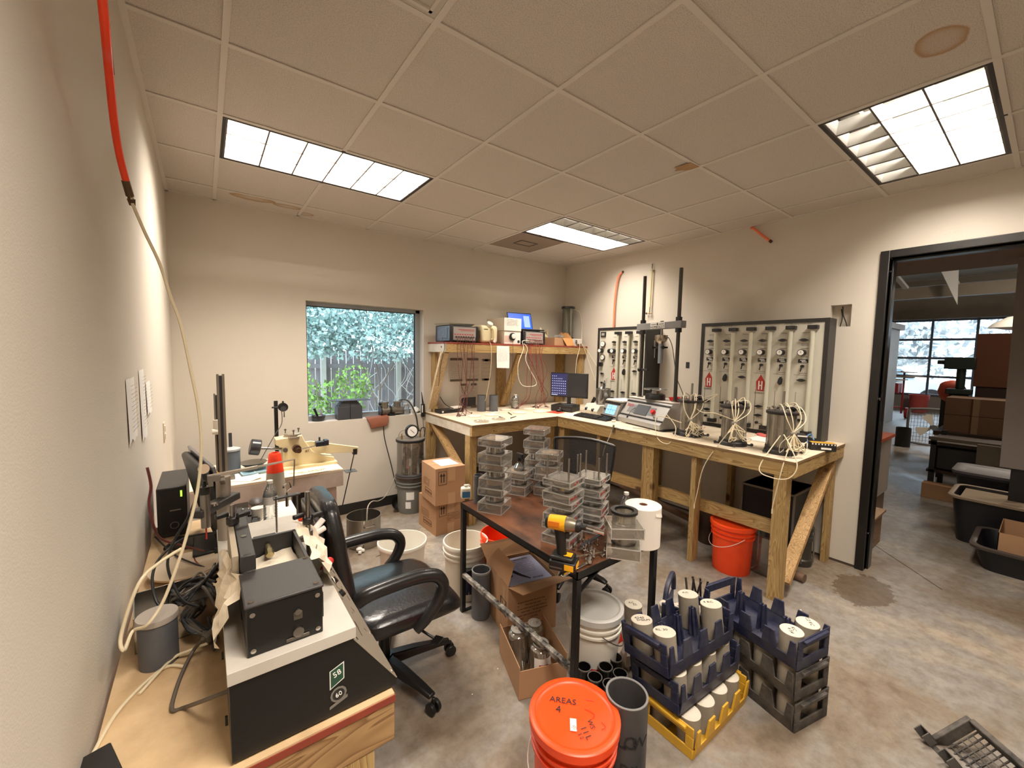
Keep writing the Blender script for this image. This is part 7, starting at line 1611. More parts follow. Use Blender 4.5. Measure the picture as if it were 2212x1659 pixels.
r = thing('extension_bar', 'steel socket bar lying between the drill battery and the bolts', 'wrench', P(1272, 1196, z=CZ+.012)); a_, b_ = P(1240, 1203, z=CZ+.02), P(1306, 1192, z=CZ+.02); B().cyl(a_, b_, .0045, n=8).build('bar', CHROME, r, local=False); B().cyl(a_, a_+(b_-a_).normalized()*.02, .009, n=12).build('socket', CHROME, r, local=False)
# paper roll
c = P(1386, 1172, z=CZ); hh = ZT(c.x, c.y, 1090)-CZ; rd = 37.5*((c-_C).dot(_F))/_f
c.x = min(c.x, TX1-.05)
r = thing('paper_roll', 'large white roll of paper towel at the right corner of the steel table', 'paper roll', c)
B().lathe([(.021, 0), (rd, 0), (rd, hh), (rd-.003, hh+.002), (.021, hh+.002), (.021, 0)], n=44).build('paper_body', mat('roll_paper', (240, 232, 220), .8), r); B().lathe([(.020, .001), (.020, hh+.001), (.017, hh+.001), (.017, .001)], n=24, close=True).build('core', mat('core_brown', (120, 84, 60), .8), r)
B().add([(rd*cos(t), rd*sin(t), hh-.012-.006*k % .02) for k, t in enumerate((-1.8, -1.5, -1.2, -.9, -.6))]+[((rd+.004)*cos(t), (rd+.004)*sin(t), hh-.03-.008*k) for k, t in enumerate((-1.8, -1.5, -1.2, -.9, -.6))], [(i, i+1, i+6, i+5) for i in range(4)]).build('loose_edge', mat('roll_paper', (240, 232, 220)), r)
bottle('water_bottle', 'clear water bottle with a white cap behind the paper roll', Vector((1.70, -1.93, CZ)), .20, .031)
r = thing('foil_strip', 'dark metal scraper blade lying in the bolt pile', 'tool', P(1290, 1175, z=CZ+.02)); B().beam(P(1255, 1180, z=CZ+.03), P(1305, 1150, z=CZ+.04), .014, .006).build('blade', DGREY, r, local=False)

# ================================================================== BUCKETS, BOXES, POTS
WB = mat('white_bucket', (232, 226, 212), .4, var=.12, vs=5)
r = bucket('plastic_bucket', 'white five gallon bucket with a dark oil label behind the steel table leg', 'bucket', (1.29, -.93, 0), WB, .37, .13, .15, hang=2.6)
def arc_label(r, rad0, rad1, z0, z1, t0, t1, m, name, off=.001):
    n = 10; vs = []
    for i in range(n+1):
        t = t0+(t1-t0)*i/n; vs += [((rad0+off)*cos(t), (rad0+off)*sin(t), z0), ((rad1+off)*cos(t), (rad1+off)*sin(t), z1)]
    return B().add(vs, [(2*i, 2*i+2, 2*i+3, 2*i+1) for i in range(n)]).build(name, m, r)
arc_label(r, .1325, .1405, .05, .24, -2.35, -1.2, mat('label_navy', (40, 36, 74), .4), 'bucket_label')
arc_label(r, .139, .1405, .195, .235, -2.2, -1.9, mat('label_gold', (190, 160, 90), .5), 'label_emblem', .002); text('NAPA', .035, mat('label_gold', (190, 160, 90)), r, (.142*cos(-1.75), .142*sin(-1.75), .21), basis((-sin(-1.75), cos(-1.75), 0), (0, 0, 1)))
bucket('plastic_bucket', 'orange bucket standing behind the open carton under the steel table', 'bucket', (1.56, -.98, 0), ORANGE, .37, .13, .15)
r = bucket('plastic_bucket', 'wide white tub holding blue papers on the floor behind the armchair', 'bucket', (1.03, -.45, 0), WB, .25, .15, .175, ribs=False, hang=3.4)
for k, (x, y, a) in enumerate(((.99, -.46, .4), (1.06, -.42, .9), (1.02, -.50, -.3))):
    o = B().box((0, 0, 0), (.13, .09, .012), Matrix.Rotation(.5, 3, 'X')).build('blue_packet', mat('pale_blue_foil', (150, 172, 200), .4)); o.location = (x, y, .04+.03*k); o.rotation_euler = (0, 0, a)
    tag(o, 'pale blue folded packet inside the wide white tub', 'packet', 'packets in the white tub')
# stock pot
r = thing('stock_pot', 'stainless stock pot on the floor below the window', 'pot', (.94, .18, 0)); pr = 35.5*((Vector((.94, .18, .25))-_C).dot(_F))/_f
B().lathe([(.001, 0), (pr-.006, 0), (pr-.002, .01), (pr-.002, .245), (pr+.003, .25), (pr-.004, .25), (pr-.006, .012), (.001, .012)], n=40).build('pot_body', mat('brushed_pot', (166, 160, 150), .25, .95), r, ang=50)
B().tube([(-.04, -pr, .20), (-.035, -pr-.03, .205), (.035, -pr-.03, .205), (.04, -pr, .20)], .005, 6, 4).build('pot_handle', STEEL, r)
tag(B().tube([(.93, .12, .02), (.94, .10, .15), (.945, .11, .24), (.97, .16, .32), (1.06, .32, .30), (1.22, .62, .18), (1.36, .80, .16), (1.47, .82, .35), (1.50, .80, .60), (1.49, .78, .78), (1.53, .72, .84), (1.56, .70, .80)], .0048, 7, 6).build('cream_tube', mat('grey_tube', (176, 168, 152), .4)), 'pale tube running from the desiccator down into the stock pot', 'tubing')
r = thing('steel_bowl', 'small steel bowl leaning on its side against the grey bucket', 'bowl', (1.435, .72, .075), rot=(radians(62), 0, radians(20))); B().lathe([(.001, 0), (.03, 0), (.072, .045), (.078, .047), (.07, .043), (.03, .004), (.001, .004)], (0, 0, -.02), 30).build('bowl_body', STEEL, r, ang=60)
GB = mat('grey_bucket', (122, 122, 118), .5, var=.15, vs=4)
r = bucket('plastic_bucket', 'grey lidded bucket under the clear vacuum chamber', 'bucket', (1.565, .66, 0), GB, .37, .125, .14, lid=mat('dark_lid', (60, 50, 44), .4), hang=3.3)
for z0, z1, t0, t1 in ((.15, .23, -2.3, -1.7), (.06, .13, -2.35, -1.95)): arc_label(r, .129, .132, z0, z1, t0, t1, PAPER, 'bucket_label', .002)
r = thing('vacuum_chamber', 'clear cylindrical vacuum chamber full of sample balls with a dial gauge', 'chamber', (1.565, .66, .385))
B().lathe([(.135, .015), (.135, .345), (.128, .345), (.128, .015)], n=40, close=True).build('chamber_wall', clear('chamber_clear', (236, 232, 226), refl=.10, haze=.12, hazec=(220, 214, 204)), r)
B().lathe([(.001, 0), (.138, 0), (.138, .018), (.001, .018)], n=36).build('chamber_base', GREY, r); B().lathe([(.145, .345), (.147, .352), (.147, .366), (.142, .37)], n=40).build('rim_band', BLACK, r)
B().lathe([(.001, .366), (.142, .366), (.142, .374), (.001, .374)], n=40).build('chamber_lid', mat('lid_aluminium', (150, 144, 134), .35, .6), r)
gz = .45; B().cyl((0, -.03, .37), (0, -.03, .41), .010, n=10).build('gauge_stem', STEEL, r)
g = B().cyl((0, -.05, gz), (0, -.015, gz), .068, n=32).build('vacuum_gauge', BLACK, r, bevel=.004); B().cyl((0, -.0515, gz), (0, -.05, gz), .052, n=32).build('dial', PAPER, g); B().beam((-.02, -.0522, gz+.02), (.02, -.0522, gz-.02), .004, .001, up=(0, 1, 0)).build('needle', INK, g)
for x in (-.10, .10): B().cyl((x, -.02, .374), (x, -.02, .41), .010, n=8).cyl((x, -.02, .41), (x, -.02, .43), .006, n=8).build('hose_fitting', mat('brass_dull', (150, 126, 84)), r)
B().tube([(.10, -.02, .43), (.11, -.03, .47), (.145, -.03, .47), (.15, -.02, .42), (.15, .0, .36)], .005, 6, 5).build('black_hose', BLACK, r)
k = 0; rnd = random.Random(9)
for z in (.06, .145, .23):
    for x, y in ((-.068, -.05), (.02, -.075), (.085, -.02), (-.02, .045)):
        r = thing('sample_ball', 'white writing-marked sample disc inside the clear vacuum chamber', 'sample', (1.565+x+(.02 if z == .145 else 0), .66+y, .385+z), rot=(radians(90), 0, 0), group='samples in the vacuum chamber')
        B().cyl((0, 0, -.035), (0, 0, .035), .041, n=22).build('sample_body', mat('white_sample', (208, 202, 192), .8), r, bevel=.006)
        b = scribble(.045, .045, 4, k+3, z=.0356, lw=.004); b.build('handwriting', INK, r); k += 1
# cardboard boxes
def carton(label, c, rz, w, d, h, name='cardboard_box', seed=0, arrows=1, top=None, brand=''):
    r = thing(name, label, 'box', c, rz)
    B().bb((0, 0, 0), (w, d, h)).build('box_body', CARD, r, bevel=.002)
    TP = mat('packing_tape', (192, 156, 118), .3)
    B().bb((-.001, d*.42, h-.0), (w+.001, d*.58, h+.001)).bb((w*.42, -.001, h*.62), (w*.66, 0, h)).bb((w*.42, -.001, 0), (w*.66, 0, h*.3)).build('tape', TP, r)
    if arrows:
        b = B(); x0, y0, x1, y1 = w*.10, h*.55, w*.36, h*.9; t = .003
        b.bb((x0, -.001, y0), (x1, 0, y0+t)).bb((x0, -.001, y1), (x1, 0, y1+t)).bb((x0, -.001, y0), (x0+t, 0, y1)).bb((x1, -.001, y0), (x1+t, 0, y1))
        for q in (.35, .68):
            x = x0+(x1-x0)*q; b.bb((x-.004, -.001, y0+.02), (x+.004, 0, y1-.035)).prism([(x-.013, y1-.04), (x+.013, y1-.04), (x, y1-.012)], 'y', -.001, 0)
        b.build('arrow_print', INK, r)
    for side in (0, 1):
        o = scribble(w*.5 if side else d*.5, .075, 5, seed+side, lw=.004).build('printed_lines', mat('print_brown', (110, 74, 48), .8), r)
        if side: o.location = (w*.65, -.001, h*.48) ; o.rotation_euler = (radians(90), 0, 0)
        else: o.location = (-.001, d*.6, h*.52); o.rotation_euler = (radians(90), 0, radians(-90))
        if side and arrows == 1: bpy.data.objects.remove(o)
    if brand:
        b = B(); u0, u1, v0, v1 = d*.25, d*.72, h*.18, h*.34; t = .004
        for q in ((u0, u1, v0, v0+t), (u0, u1, v1, v1+t), (u0, u0+t, v0, v1), (u1-t, u1, v0, v1)): b.bb((-.001, q[0], q[2]), (0, q[1], q[3]))
        b.build('stamp_border', mat('print_brown', (110, 74, 48)), r); text(brand, .03, mat('print_brown', (110, 74, 48)), r, (-.0015, d*.485, h*.26), basis((0, -1, 0), (0, 0, 1)))
    return r
carton('sealed cardboard box on the floor, lower of the two stacked by the bench', (1.50, -.06, 0), radians(2), .28, .34, .31, seed=2, arrows=2, brand='INTERPACK')
r = carton('sealed cardboard box with shipping labels, upper of the two stacked', (1.452, -.14, .311), radians(-4), .285, .33, .33, seed=4, arrows=1, brand='INTERPACK')
B().bb((.08, .06, .331), (.25, .27, .3325)).build('shipping_label', PAPER, r); o = scribble(.14, .18, 9, 5, z=.333).build('label_print', mat('label_ink_blue', (80, 90, 140), .6), r); o.location = (.165, .165, 0)
# open carton under the table
OC = Vector((1.235, -1.50, 0)); oa = radians(-12)
r = thing('cardboard_box', 'open cardboard box with a lavender leaflet on top under the steel table', 'box', OC, oa)
w, d, h, t = .32, .34, .32, .004
B().bb((0, 0, 0), (t, d, h)).bb((w-t, 0, 0), (w, d, h)).bb((t, 0, 0), (w-t, t, h)).bb((t, d-t, 0), (w-t, d, h)).bb((0, 0, 0), (w, d, t)).build('box_body', CARD, r)
def flap(pts, name='flap', m=CARD): B().add(pts+[tuple(Vector(p)+Vector((0, 0, -.003))) for p in pts], [tuple(range(len(pts))), tuple(range(len(pts), 2*len(pts)))[::-1]]+[(i, (i+1) % len(pts), len(pts)+(i+1) % len(pts), len(pts)+i) for i in range(len(pts))]).build(name, m, r)
flap([(0, d, h), (0, 0, h), (.045, .02, h+.12), (.03, d-.12, h+.13)]); flap([(0, 0, h), (w, 0, h), (w+.08, -.07, h+.01), (.05, -.09, h-.005)]); flap([(w, 0, h), (w, d, h), (w+.06, d, h+.09), (w+.05, .02, h+.06)]); flap([(w, d, h), (0, d, h), (-.02, d+.07, h+.08), (w, d+.06, h+.09)], m=CARDD)
B().bb((-.001, d*.12, h*.45), (0, d*.22, h*.9)).bb((-.001, d*.35, 0), (0, d*.5, h)).build('tape', mat('packing_tape', (192, 156, 118)), r)
b = B()
for q in (0, 1): b.bb((-.002, .04+.035*q, h*.45), (0, .046+.035*q, h*.62))
b.bb((-.002, .025, h*.4), (0, .03, h*.68)).bb((-.002, .10, h*.4), (0, .105, h*.68)).bb((-.002, .025, h*.4), (0, .105, h*.41)).bb((-.002, .025, h*.67), (0, .105, h*.68)).build('arrow_print', INK, r)
o = scribble(.2, .12, 6, 8, lw=.005).build('printed_lines', mat('print_brown', (110, 74, 48)), r); o.location = (.16, -.001, h*.5); o.rotation_euler = (radians(90), 0, 0)
r = thing('instruction_leaflet', 'lavender printed sheet with a brush picture lying on the open carton', 'leaflet', OC+Vector((0, 0, h-.012)), oa)
B().bb((.02, .02, 0), (w-.02, d-.03, .004)).build('sheet', mat('lavender_paper', (176, 178, 206), .6), r); o = scribble(.13, .16, 9, 12, z=.005, lw=.0015).build('printed_lines', INK, r); o.location = (.2, .2, 0)
B().tube([(.05, .19, .005), (.09, .17, .006), (.13, .10, .006), (.17, .05, .006)], .006, 6, 5, lambda t: 1.6-abs(t-.5)*2.6).sph((.06, .12, .004), .022, 10, (1, 1, .3)).build('printed_brush', INK, r); text('FRAGILE', .018, INK, r, (.22, .05, .0045), (0, 0, 0)); text('PRODUCTS GUIDE', .014, INK, r, (.2, .28, .0045), (0, 0, 0))
# jar box and jars
JC = Vector((1.04, -1.857, 0)); ja = radians(-19)
r = thing('cardboard_box', 'low open cardboard tray box holding three clear jars', 'box', JC, ja); w, d, h = .25, .33, .145
B().bb((0, 0, 0), (.004, d, h+.02)).bb((w-.004, 0, 0), (w, d, h+.04)).bb((.004, 0, 0), (w-.004, .004, h)).bb((.004, d-.004, 0), (w-.004, d, h)).bb((0, 0, 0), (w, d, .004)).build('box_body', CARD, r)
for k, (x, y, l, rd_) in enumerate(((.06, .20, 'clear capped jar at the left of the low cardboard tray', .048), (.16, .22, 'clear capped jar at the back of the low cardboard tray', .046), (.135, .07, 'jar with a red and white label nearest the viewer in the tray', .05))):
    q = JC+Matrix.Rotation(ja, 3, 'Z') @ Vector((x, y, .006)); r = thing('clear_jar', l, 'jar', q, group='jars in the low cardboard tray')
    B().lathe([(.001, 0), (rd_, 0), (rd_+.001, .004), (rd_+.001, .185), (rd_-.008, .195), (rd_-.014, .197), (rd_-.014, .205)], n=30).build('jar_body', clear('jar_shiny', (236, 234, 228), refl=.16, haze=.40, hazec=(200, 190, 172)), r)
    B().lathe([(.001, .203), (rd_-.012, .203), (rd_-.010, .21), (.018, .212), (.012, .225), (.001, .226)], n=26).build('lid', mat('jar_cap_clear', (196, 192, 184), .2, .5), r)
    if k == 2: arc_label(r, rd_, rd_, .07, .16, -2.9, -.9, PAPER, 'jar_label', .002); arc_label(r, rd_, rd_, .10, .13, -2.4, -1.5, mat('label_red', (176, 52, 48), .5), 'label_badge', .003)
# grey tube by left leg of the table
r = thing('grey_pipe_mould', 'tall open grey plastic pipe standing by the left leg of the steel table', 'pipe', (1.235, -1.215, 0)); B().lathe([(.058, 0), (.058, .30), (.054, .30), (.054, .01), (.001, .01), (.001, 0)], n=34).build('pipe_body', GREY, r); B().lathe([(.0585, .29), (.0595, .302), (.053, .302), (.053, .295)], n=34).build('pipe_rim', mat('rim_light_grey', (140, 140, 138), .5), r)
# white lidded bucket
r = bucket('plastic_bucket', 'white bucket with pale lid and red stripe under the near end of the table', 'bucket', (1.455, -1.945, 0), WB, .365, .118, .134, lid=mat('pale_grey_top', (200, 198, 192), .45), hang=1.0)
arc_label(r, .1185, .1245, .02, .12, -3.0, .3, mat('stripe_red', (206, 62, 40), .5), 'red_band', .001); B().prism([(-.02, 0), (.02, 0), (.0, .05)], 'y', -.001, .001).build('triangle_mark', mat('stripe_red', (206, 62, 40)), r).location = (.08, -.11, .20)
# orange bucket with writing
r = bucket('plastic_bucket', 'bright orange lidded bucket with black handwriting in the foreground', 'bucket', (.905, -2.34, 0), ORANGE, .375, .13, .147, lid=mat('orange_lid_bright', (252, 78, 24), .38, var=.2, vs=7, col2=(236, 62, 20)), hang=-1.9, hm=WHITE, n=56)
zz = .3805; TR = radians(-38)
def wr(s, size, u, v, rot=0): text(s, size, INK, r, (u*cos(TR)-v*sin(TR), u*sin(TR)+v*cos(TR), zz), (0, 0, TR+rot), 'handwriting', .0002)
wr('AREAS', .034, -.035, .052, -.15); wr('4', .04, -.055, .015, -.1); wr('I I L', .03, .03, -.075, -1.2); wr('WS', .024, .052, -.04, -1.3); wr('3 2', .018, .01, -.085, -1.2)
b = B(); 
for q in (([(.05, .06), (.08, .055)]), ([(.04, .02), (.07, .0), (.06, -.02)]), ([(.09, -.03), (.1, -.05), (.085, -.06)])): b.tube([(u*cos(TR)-v*sin(TR), u*sin(TR)+v*cos(TR), zz) for u, v in q], .0012, 4, 4)
b.build('marker_scrawl', mat('faded_marker', (190, 50, 20), .5), r)
B().box((-.045*cos(TR)+.0, -.03, zz+.0005), (.022, .048, .0006), TR-.1).build('bar_sticker', PAPER, r); o = scribble(.016, .018, 6, 3, z=zz+.001, lw=.0012).build('sticker_print', INK, r); o.location = (-.04, -.04, 0)
B().cyl((-.158, -.06, .16), (-.158, -.03, .25), .008, n=10).build('handle_grip', mat('grip_white', (236, 226, 220), .4), r)
# big pipe with writing
r = thing('grey_pipe_mould', 'wide dark grey pipe with black handwriting behind the orange lidded bucket', 'pipe', (1.115, -2.405, 0)); hh = .395
PIPM = mat('dark_pvc', (74, 72, 72), .5, var=.25, vs=6)
B().lathe([(.077, 0), (.077, hh), (.069, hh), (.069, .0)], n=48, close=True).build('pipe_body', PIPM, r); B().lathe([(.0772, hh-.001), (.077, hh+.0015), (.0695, hh+.0015), (.0685, hh-.001)], n=48).build('pipe_rim', mat('pvc_cut', (120, 118, 116), .6), r)
B().cyl((0, 0, .002), (0, 0, .006), .069, n=30).build('pipe_bottom', BLACK, r)
for s, z, dt, sz in (('L', .27, -.42, .075), ('O', .27, .0, .07), ('W', .27, .42, .06), ('B', .16, -.25, .07), ('O', .16, .1, .055), ('L', .16, .4, .06)):
    t = -2.25+dt; text(s, sz, INK, r, (.0785*cos(t), .0785*sin(t), z), basis((-sin(t), cos(t), 0), (0, 0, 1)), 'handwriting', .0003)
r = thing('black_bag', 'black cloth bundle at the bottom edge beside the grey pipe', 'bag', (1.12, -2.62, 0)); B().sph((0, 0, .10), .10, 16, (1.2, .8, 1.0)).sph((.09, .0, .08), .07, 12, (1.1, .8, 1)).build('cloth', mat('black_cloth', (16, 15, 15), .8, bump=.6, bs=40), r)

# ================================================================== CONCRETE CYLINDERS AND CARRIER CRATES
CON = mat('concrete_cylinder', (158, 148, 132), .85, var=.35, vs=7, col2=(104, 94, 80)); CTOP = mat('cylinder_cap', (222, 212, 194), .8, var=.3, vs=12, col2=(170, 158, 138))
BLUEC = mat('crate_navy', (24, 29, 60), .5, var=.6, vs=11, col2=(80, 80, 86)); YELC = mat('crate_yellow', (222, 172, 50), .5, var=.3, vs=9, col2=(180, 136, 44)); BLKC = mat('crate_black', (34, 32, 32), .55, var=.7, vs=8, col2=(120, 112, 104))
def cyl_obj(label, M_, h=.15, rd=.0475, note='', group=None):
    r = thing('concrete_cylinder', label, 'concrete cylinder', M_.translation, rot=M_.to_euler(), group=group)
    B().lathe([(.001, 0), (rd, 0), (rd, h-.002)], n=28).build('cylinder_body', CON, r); B().lathe([(rd, h-.002), (rd-.002, h), (.001, h)], n=28).build('cylinder_face', CTOP, r)
    if note:
        for i, s in enumerate(note.split('/')): text(s, .022, INK, r, (0, .014-.024*i, h+.0006), (0, 0, radians(-38)), 'handwriting', .0002)
    return r
def crate(label, M_, m, L=.46, D=.24, H=.13):
    r = thing('cylinder_crate', label, 'crate', M_.translation, rot=M_.to_euler(), group=None)
    hl, hd = L/2, D/2; t = .006
    B().bb((-hl, -hd, 0), (hl, hd, .008)).build('crate_floor', m, r)
    fl_ = .012
    for s in (-1, 1):
        # long side: solid band then tapered fingers around slots
        b = B(); y0 = s*hd; y1 = s*(hd+fl_); pts = [(-hl, 0), (hl, 0), (hl, .05)]
        n = 4; w = L/n
        b.add([(-hl, y0, 0), (hl, y0, 0), (hl, y1, .055), (-hl, y1, .055), (-hl, y0-s*t, 0), (hl, y0-s*t, 0), (hl, y1-s*t, .055), (-hl, y1-s*t, .055)], [(0, 1, 2, 3), (7, 6, 5, 4), (0, 4, 5, 1), (3, 2, 6, 7), (0, 3, 7, 4), (1, 5, 6, 2)])
        for k in range(n):
            xc = -hl+w*k
            for q in ((0.0, .30, .0, .20), (.70, 1.0, .80, 1.0)):
                a0, a1, c0_, c1_ = [xc+w*v for v in q]; yt = s*(hd+fl_*1.4)
                b.add([(a0, y1, .053), (a1, y1, .053), (c1_, yt, H), (c0_, yt, H), (a0, y1-s*.010, .053), (a1, y1-s*.010, .053), (c1_, yt-s*.008, H), (c0_, yt-s*.008, H)], [(0, 1, 2, 3), (7, 6, 5, 4), (0, 4, 5, 1), (3, 2, 6, 7), (0, 3, 7, 4), (1, 5, 6, 2)])
        b.build('side_fingers', m, r, bevel=.0015)
        b = B(); x0 = s*hl
        for z0, z1 in ((0, .045), (.095, H+.005)): b.bb((x0, -hd, z0), (x0+s*.008, hd, z1))
        for q in (-1, 1): b.bb((x0, q*hd, .045), (x0+s*.008, q*(hd-.035), .095))
        b.bb((x0+s*.006, -hd*.75, H-.012), (x0+s*.022, hd*.75, H+.002)).build('end_handle', m, r, bevel=.003)
    for k in range(1, 4):
        b = B(); x = -hl+L/4*k
        for j in range(4): a = j*pi/2+pi/4; b.cyl((x+.017*cos(a), .017*sin(a), .008), (x+.011*cos(a), .011*sin(a), H+.01), .009, .006, 6)
        b.build('divider_post', m, r, bevel=.001)
    return r
def slot(i, j, L=.46): return Vector((-L/2+L/4*(i+.5), (-.062, .062)[j], .009))
T_ = Matrix.Translation; Rz = lambda a: Matrix.Rotation(radians(a), 4, 'Z'); Rx = lambda a: Matrix.Rotation(radians(a), 4, 'X')
My = T_((1.675, -2.38, 0)); M2 = T_((1.665, -2.335, .148)) @ Rz(-3) @ Rx(-5); M3 = T_((1.635, -2.31, .298)) @ Rz(-5) @ Rx(-8)
crate('yellow slotted crate at the bottom of the left crate stack', My, YELC); crate('dusty navy crate in the middle of the left crate stack', M2, BLUEC); crate('navy crate on top of the left crate stack with four capped cylinders', M3, BLUEC)
G3 = 'concrete cylinders in the top left crate'
for (i, j, nt, l) in ((0, 1, '4240/DGLM', 'concrete cylinder marked 4240 at the far left of the top navy crate'), (0, 0, 'RL 30', 'concrete cylinder at the near left corner of the top navy crate'), (3, 1, 'KC', 'concrete cylinder at the far right of the top navy crate'), (3, 0, '4 RC', 'concrete cylinder at the near right of the top navy crate')):
    cyl_obj(l, M3 @ T_(slot(i, j)), .155 if i else .14, note=nt)
for M_, l in ((M2, 'middle navy crate'), (My, 'yellow crate')):
    for i in range(4): cyl_obj('concrete cylinder, %s behind the front slots of the %s' % (('leftmost', 'second from left', 'third from left', 'rightmost')[i], l), M_ @ T_(slot(i, 0)), .130, group='concrete cylinders in the '+l)
    cyl_obj('concrete cylinder at the back left of the '+l, M_ @ T_(slot(0, 1)), .130)
Q0 = Rz(-1) ; a2 = math.degrees(math.atan2(-2.717+2.431, 1.924-1.997)); 
ang = a2+180 if False else -74
N1 = T_((2.088, -2.497, 0)) @ Rz(-103); N2 = T_((2.092, -2.49, .142)) @ Rz(-103); N3 = T_((2.085, -2.485, .284)) @ Rz(-101)
crate('grimy black crate at the bottom of the right crate stack', N1, BLKC); crate('grimy black crate in the middle of the right crate stack', N2, BLKC); crate('navy crate on top of the right crate stack holding two capped cylinders', N3, BLUEC)
for (i, j, nt, l) in ((3, 0, 'KC/4 54', 'capped cylinder at the near end of the right stack top crate, left one'), (3, 1, 'C2 KC', 'capped cylinder at the near end of the right stack top crate, right one')): cyl_obj(l, N3 @ T_(slot(i, j)), .125, note=nt)
for M_, l in ((N2, 'middle black crate'), (N1, 'bottom black crate')):
    for i in range(4): cyl_obj('pale cylinder, %s behind the front slots of the %s' % (('leftmost', 'second from left', 'third from left', 'rightmost')[i], l), M_ @ T_(slot(i, 0)), .130, group='cylinders in the '+l)
    for i in (3,): cyl_obj('pale cylinder at the open near end of the '+l, M_ @ T_(slot(i, 1)), .130)
# navy crate end with metal rods, behind
r = thing('cylinder_crate', 'navy crate half with bright metal rods lying behind the left stack', 'crate', (2.02, -2.12, 0), radians(20))
B().bb((-.14, -.10, 0), (.14, .10, .02)).bb((-.14, -.10, .02), (-.125, .10, .30)).bb((-.14, -.10, .02), (.14, -.09, .30)).bb((-.14, .09, .02), (.14, .10, .26)).build('crate_side', BLUEC, r, bevel=.004); B().tube([(-.1, .09, .30), (-.06, .09, .36), (.06, .09, .38), (.11, .09, .33), (.12, .09, .26)], .014, 8, 4).build('end_handle', BLUEC, r)
for k in range(6):
    o = B().cyl((0, 0, 0), (.02*(k-3)/3, .01, .13), .006, n=8).build('metal_rod', STEEL); o.location = (2.02+.022*k, -2.135-.006*k, .27); o.rotation_euler = (.25*(k % 3)-.2, .35-.12*k, 0)
    tag(o, 'short bright metal rod sticking out of the rear navy crate', 'rod', 'metal rods in the rear crate')
# free standing stacks of cylinders
for k, (px_, bt, tp, n, l) in enumerate(((1365, 1392, 1298, 3, 'stack beside the white lidded bucket'), (1412, 1400, 1325, 2, 'stack behind the right table leg'), (1440, 1372, 1300, 2, 'rear stack right of the table leg'), (1470, 1380, 1306, 2, 'stack next to the navy crates'))):
    c = P(px_, bt-14, z=0); zt_ = ZT(c.x, c.y, tp+6); h = zt_/n
    for i in range(n): cyl_obj('loose grey concrete cylinder, %s in the %s' % (('bottom', 'middle', 'top')[i if n == 3 else 2*i], l), T_((c.x+.004*(i % 2), c.y, h*i)), h-.001, .050, note='KC/%d' % (52+k) if i == n-1 else '')
# black mould holders in the shade of the table
BM = mat('black_mould', (14, 13, 13), .35)
t0 = None
MN_ = ['far left', 'lower left', 'in the middle', 'far right top', 'top left', 'right', 'nearest the viewer']
for k, (px_, py_) in enumerate(((1262, 1440), (1285, 1462), (1308, 1440), (1330, 1420), (1270, 1410), (1340, 1455), (1318, 1478))):
    c = P(px_, py_, z=.16); r = t0 and dup(t0, (c.x, c.y, 0)) or thing('black_mould', 'black plastic mould cup in the dark cluster under the table', 'mould', (c.x, c.y, 0), group='black moulds under the steel table')
    r['label'] = 'black plastic mould cup under the table, '+MN_[k]
    if not t0:
        B().lathe([(.001, 0), (.030, 0), (.033, .16), (.030, .16), (.028, .01), (.001, .01)], n=20).build('cup_body', BM, r); B().lathe([(.0335, .156), (.0345, .162), (.030, .162)], n=20).build('cup_rim', mat('cup_rim_grey', (96, 92, 88), .4), r); t0 = r
r = thing('crumpled_foil', 'crumpled silver and white wrapper beside the navy crate', 'wrapper', P(1358, 1440, z=.0)); b = B().sph((0, 0, .06), .055, 10, (.8, .8, 1.2)); rnd = random.Random(5); b.v = [v+Vector([rnd.uniform(-.014, .014) for _ in range(3)]) for v in b.v]; b.build('wrapper', mat('wrapper_white', (200, 196, 186), .4, .3), r, ang=10)
# broken crate at the bottom right
r = thing('cylinder_crate', 'grimy mesh-bottomed crate lying on its side at the bottom right', 'crate', (2.33, -3.24, .03), rot=(radians(-40), 0, radians(48))); r.scale = (.72, .72, .72)
b = B()
for i in range(11): x = -.17+.034*i; b.bb((x, -.12, .0), (x+.006, .12, .008))
for j in range(8): y = -.12+.034*j; b.bb((-.17, y, .0), (.17, y+.006, .008))
b.build('mesh_floor', BLKC, r)
B().bb((-.20, -.14, -.005), (-.17, .14, .07)).bb((-.17, .12, -.005), (.19, .15, .07)).bb((-.17, -.15, -.005), (.19, -.12, .07)).bb((.19, -.14, -.005), (.22, .14, .07)).build('crate_side', BLKC, r, bevel=.006)
for x, y in ((-.18, .13), (.05, .13), (.2, .13)): b = B(); b.bb((x-.03, y-.03, .07), (x+.03, y-.024, .15)).bb((x-.03, y-.03, .07), (x-.024, y+.02, .15)).bb((x+.024, y-.03, .07), (x+.03, y+.02, .15)); b.build('finger', mat('crate_worn_grey', (96, 92, 88), .6, var=.5, vs=10), r, bevel=.002)

# ================================================================== UNDER THE RIGHT BENCH
bucket('plastic_bucket', 'orange bucket with a matching lid on the floor under the right bench', 'bucket', (3.14, -1.86, 0), ORANGE, .37, .13, .15, lid=mat('orange_lid_bright', (252, 78, 24)), hang=-2.2, hm=WHITE)
r = thing('equipment_cabinet', 'black open-fronted metal cabinet on a wooden stand under the right bench', 'cabinet', (3.5, -1.95, .1)); B().bb((3.42, -2.16, .16), (3.82, -1.80, .62)).build('case', mat('cabinet_void_black', (16, 15, 15), .5), r, local=False)
B().bb((3.41, -2.17, .605), (3.83, -1.79, .62)).bb((3.41, -1.80, .16), (3.43, -1.79, .61)).bb((3.41, -2.17, .16), (3.43, -2.16, .61)).build('edge_trim', mat('metal_edge', (120, 112, 104), .5, .4), r, local=False); B().bb((3.42, -2.16, .0), (3.82, -1.80, .15)).build('plinth', WY, r, local=False)
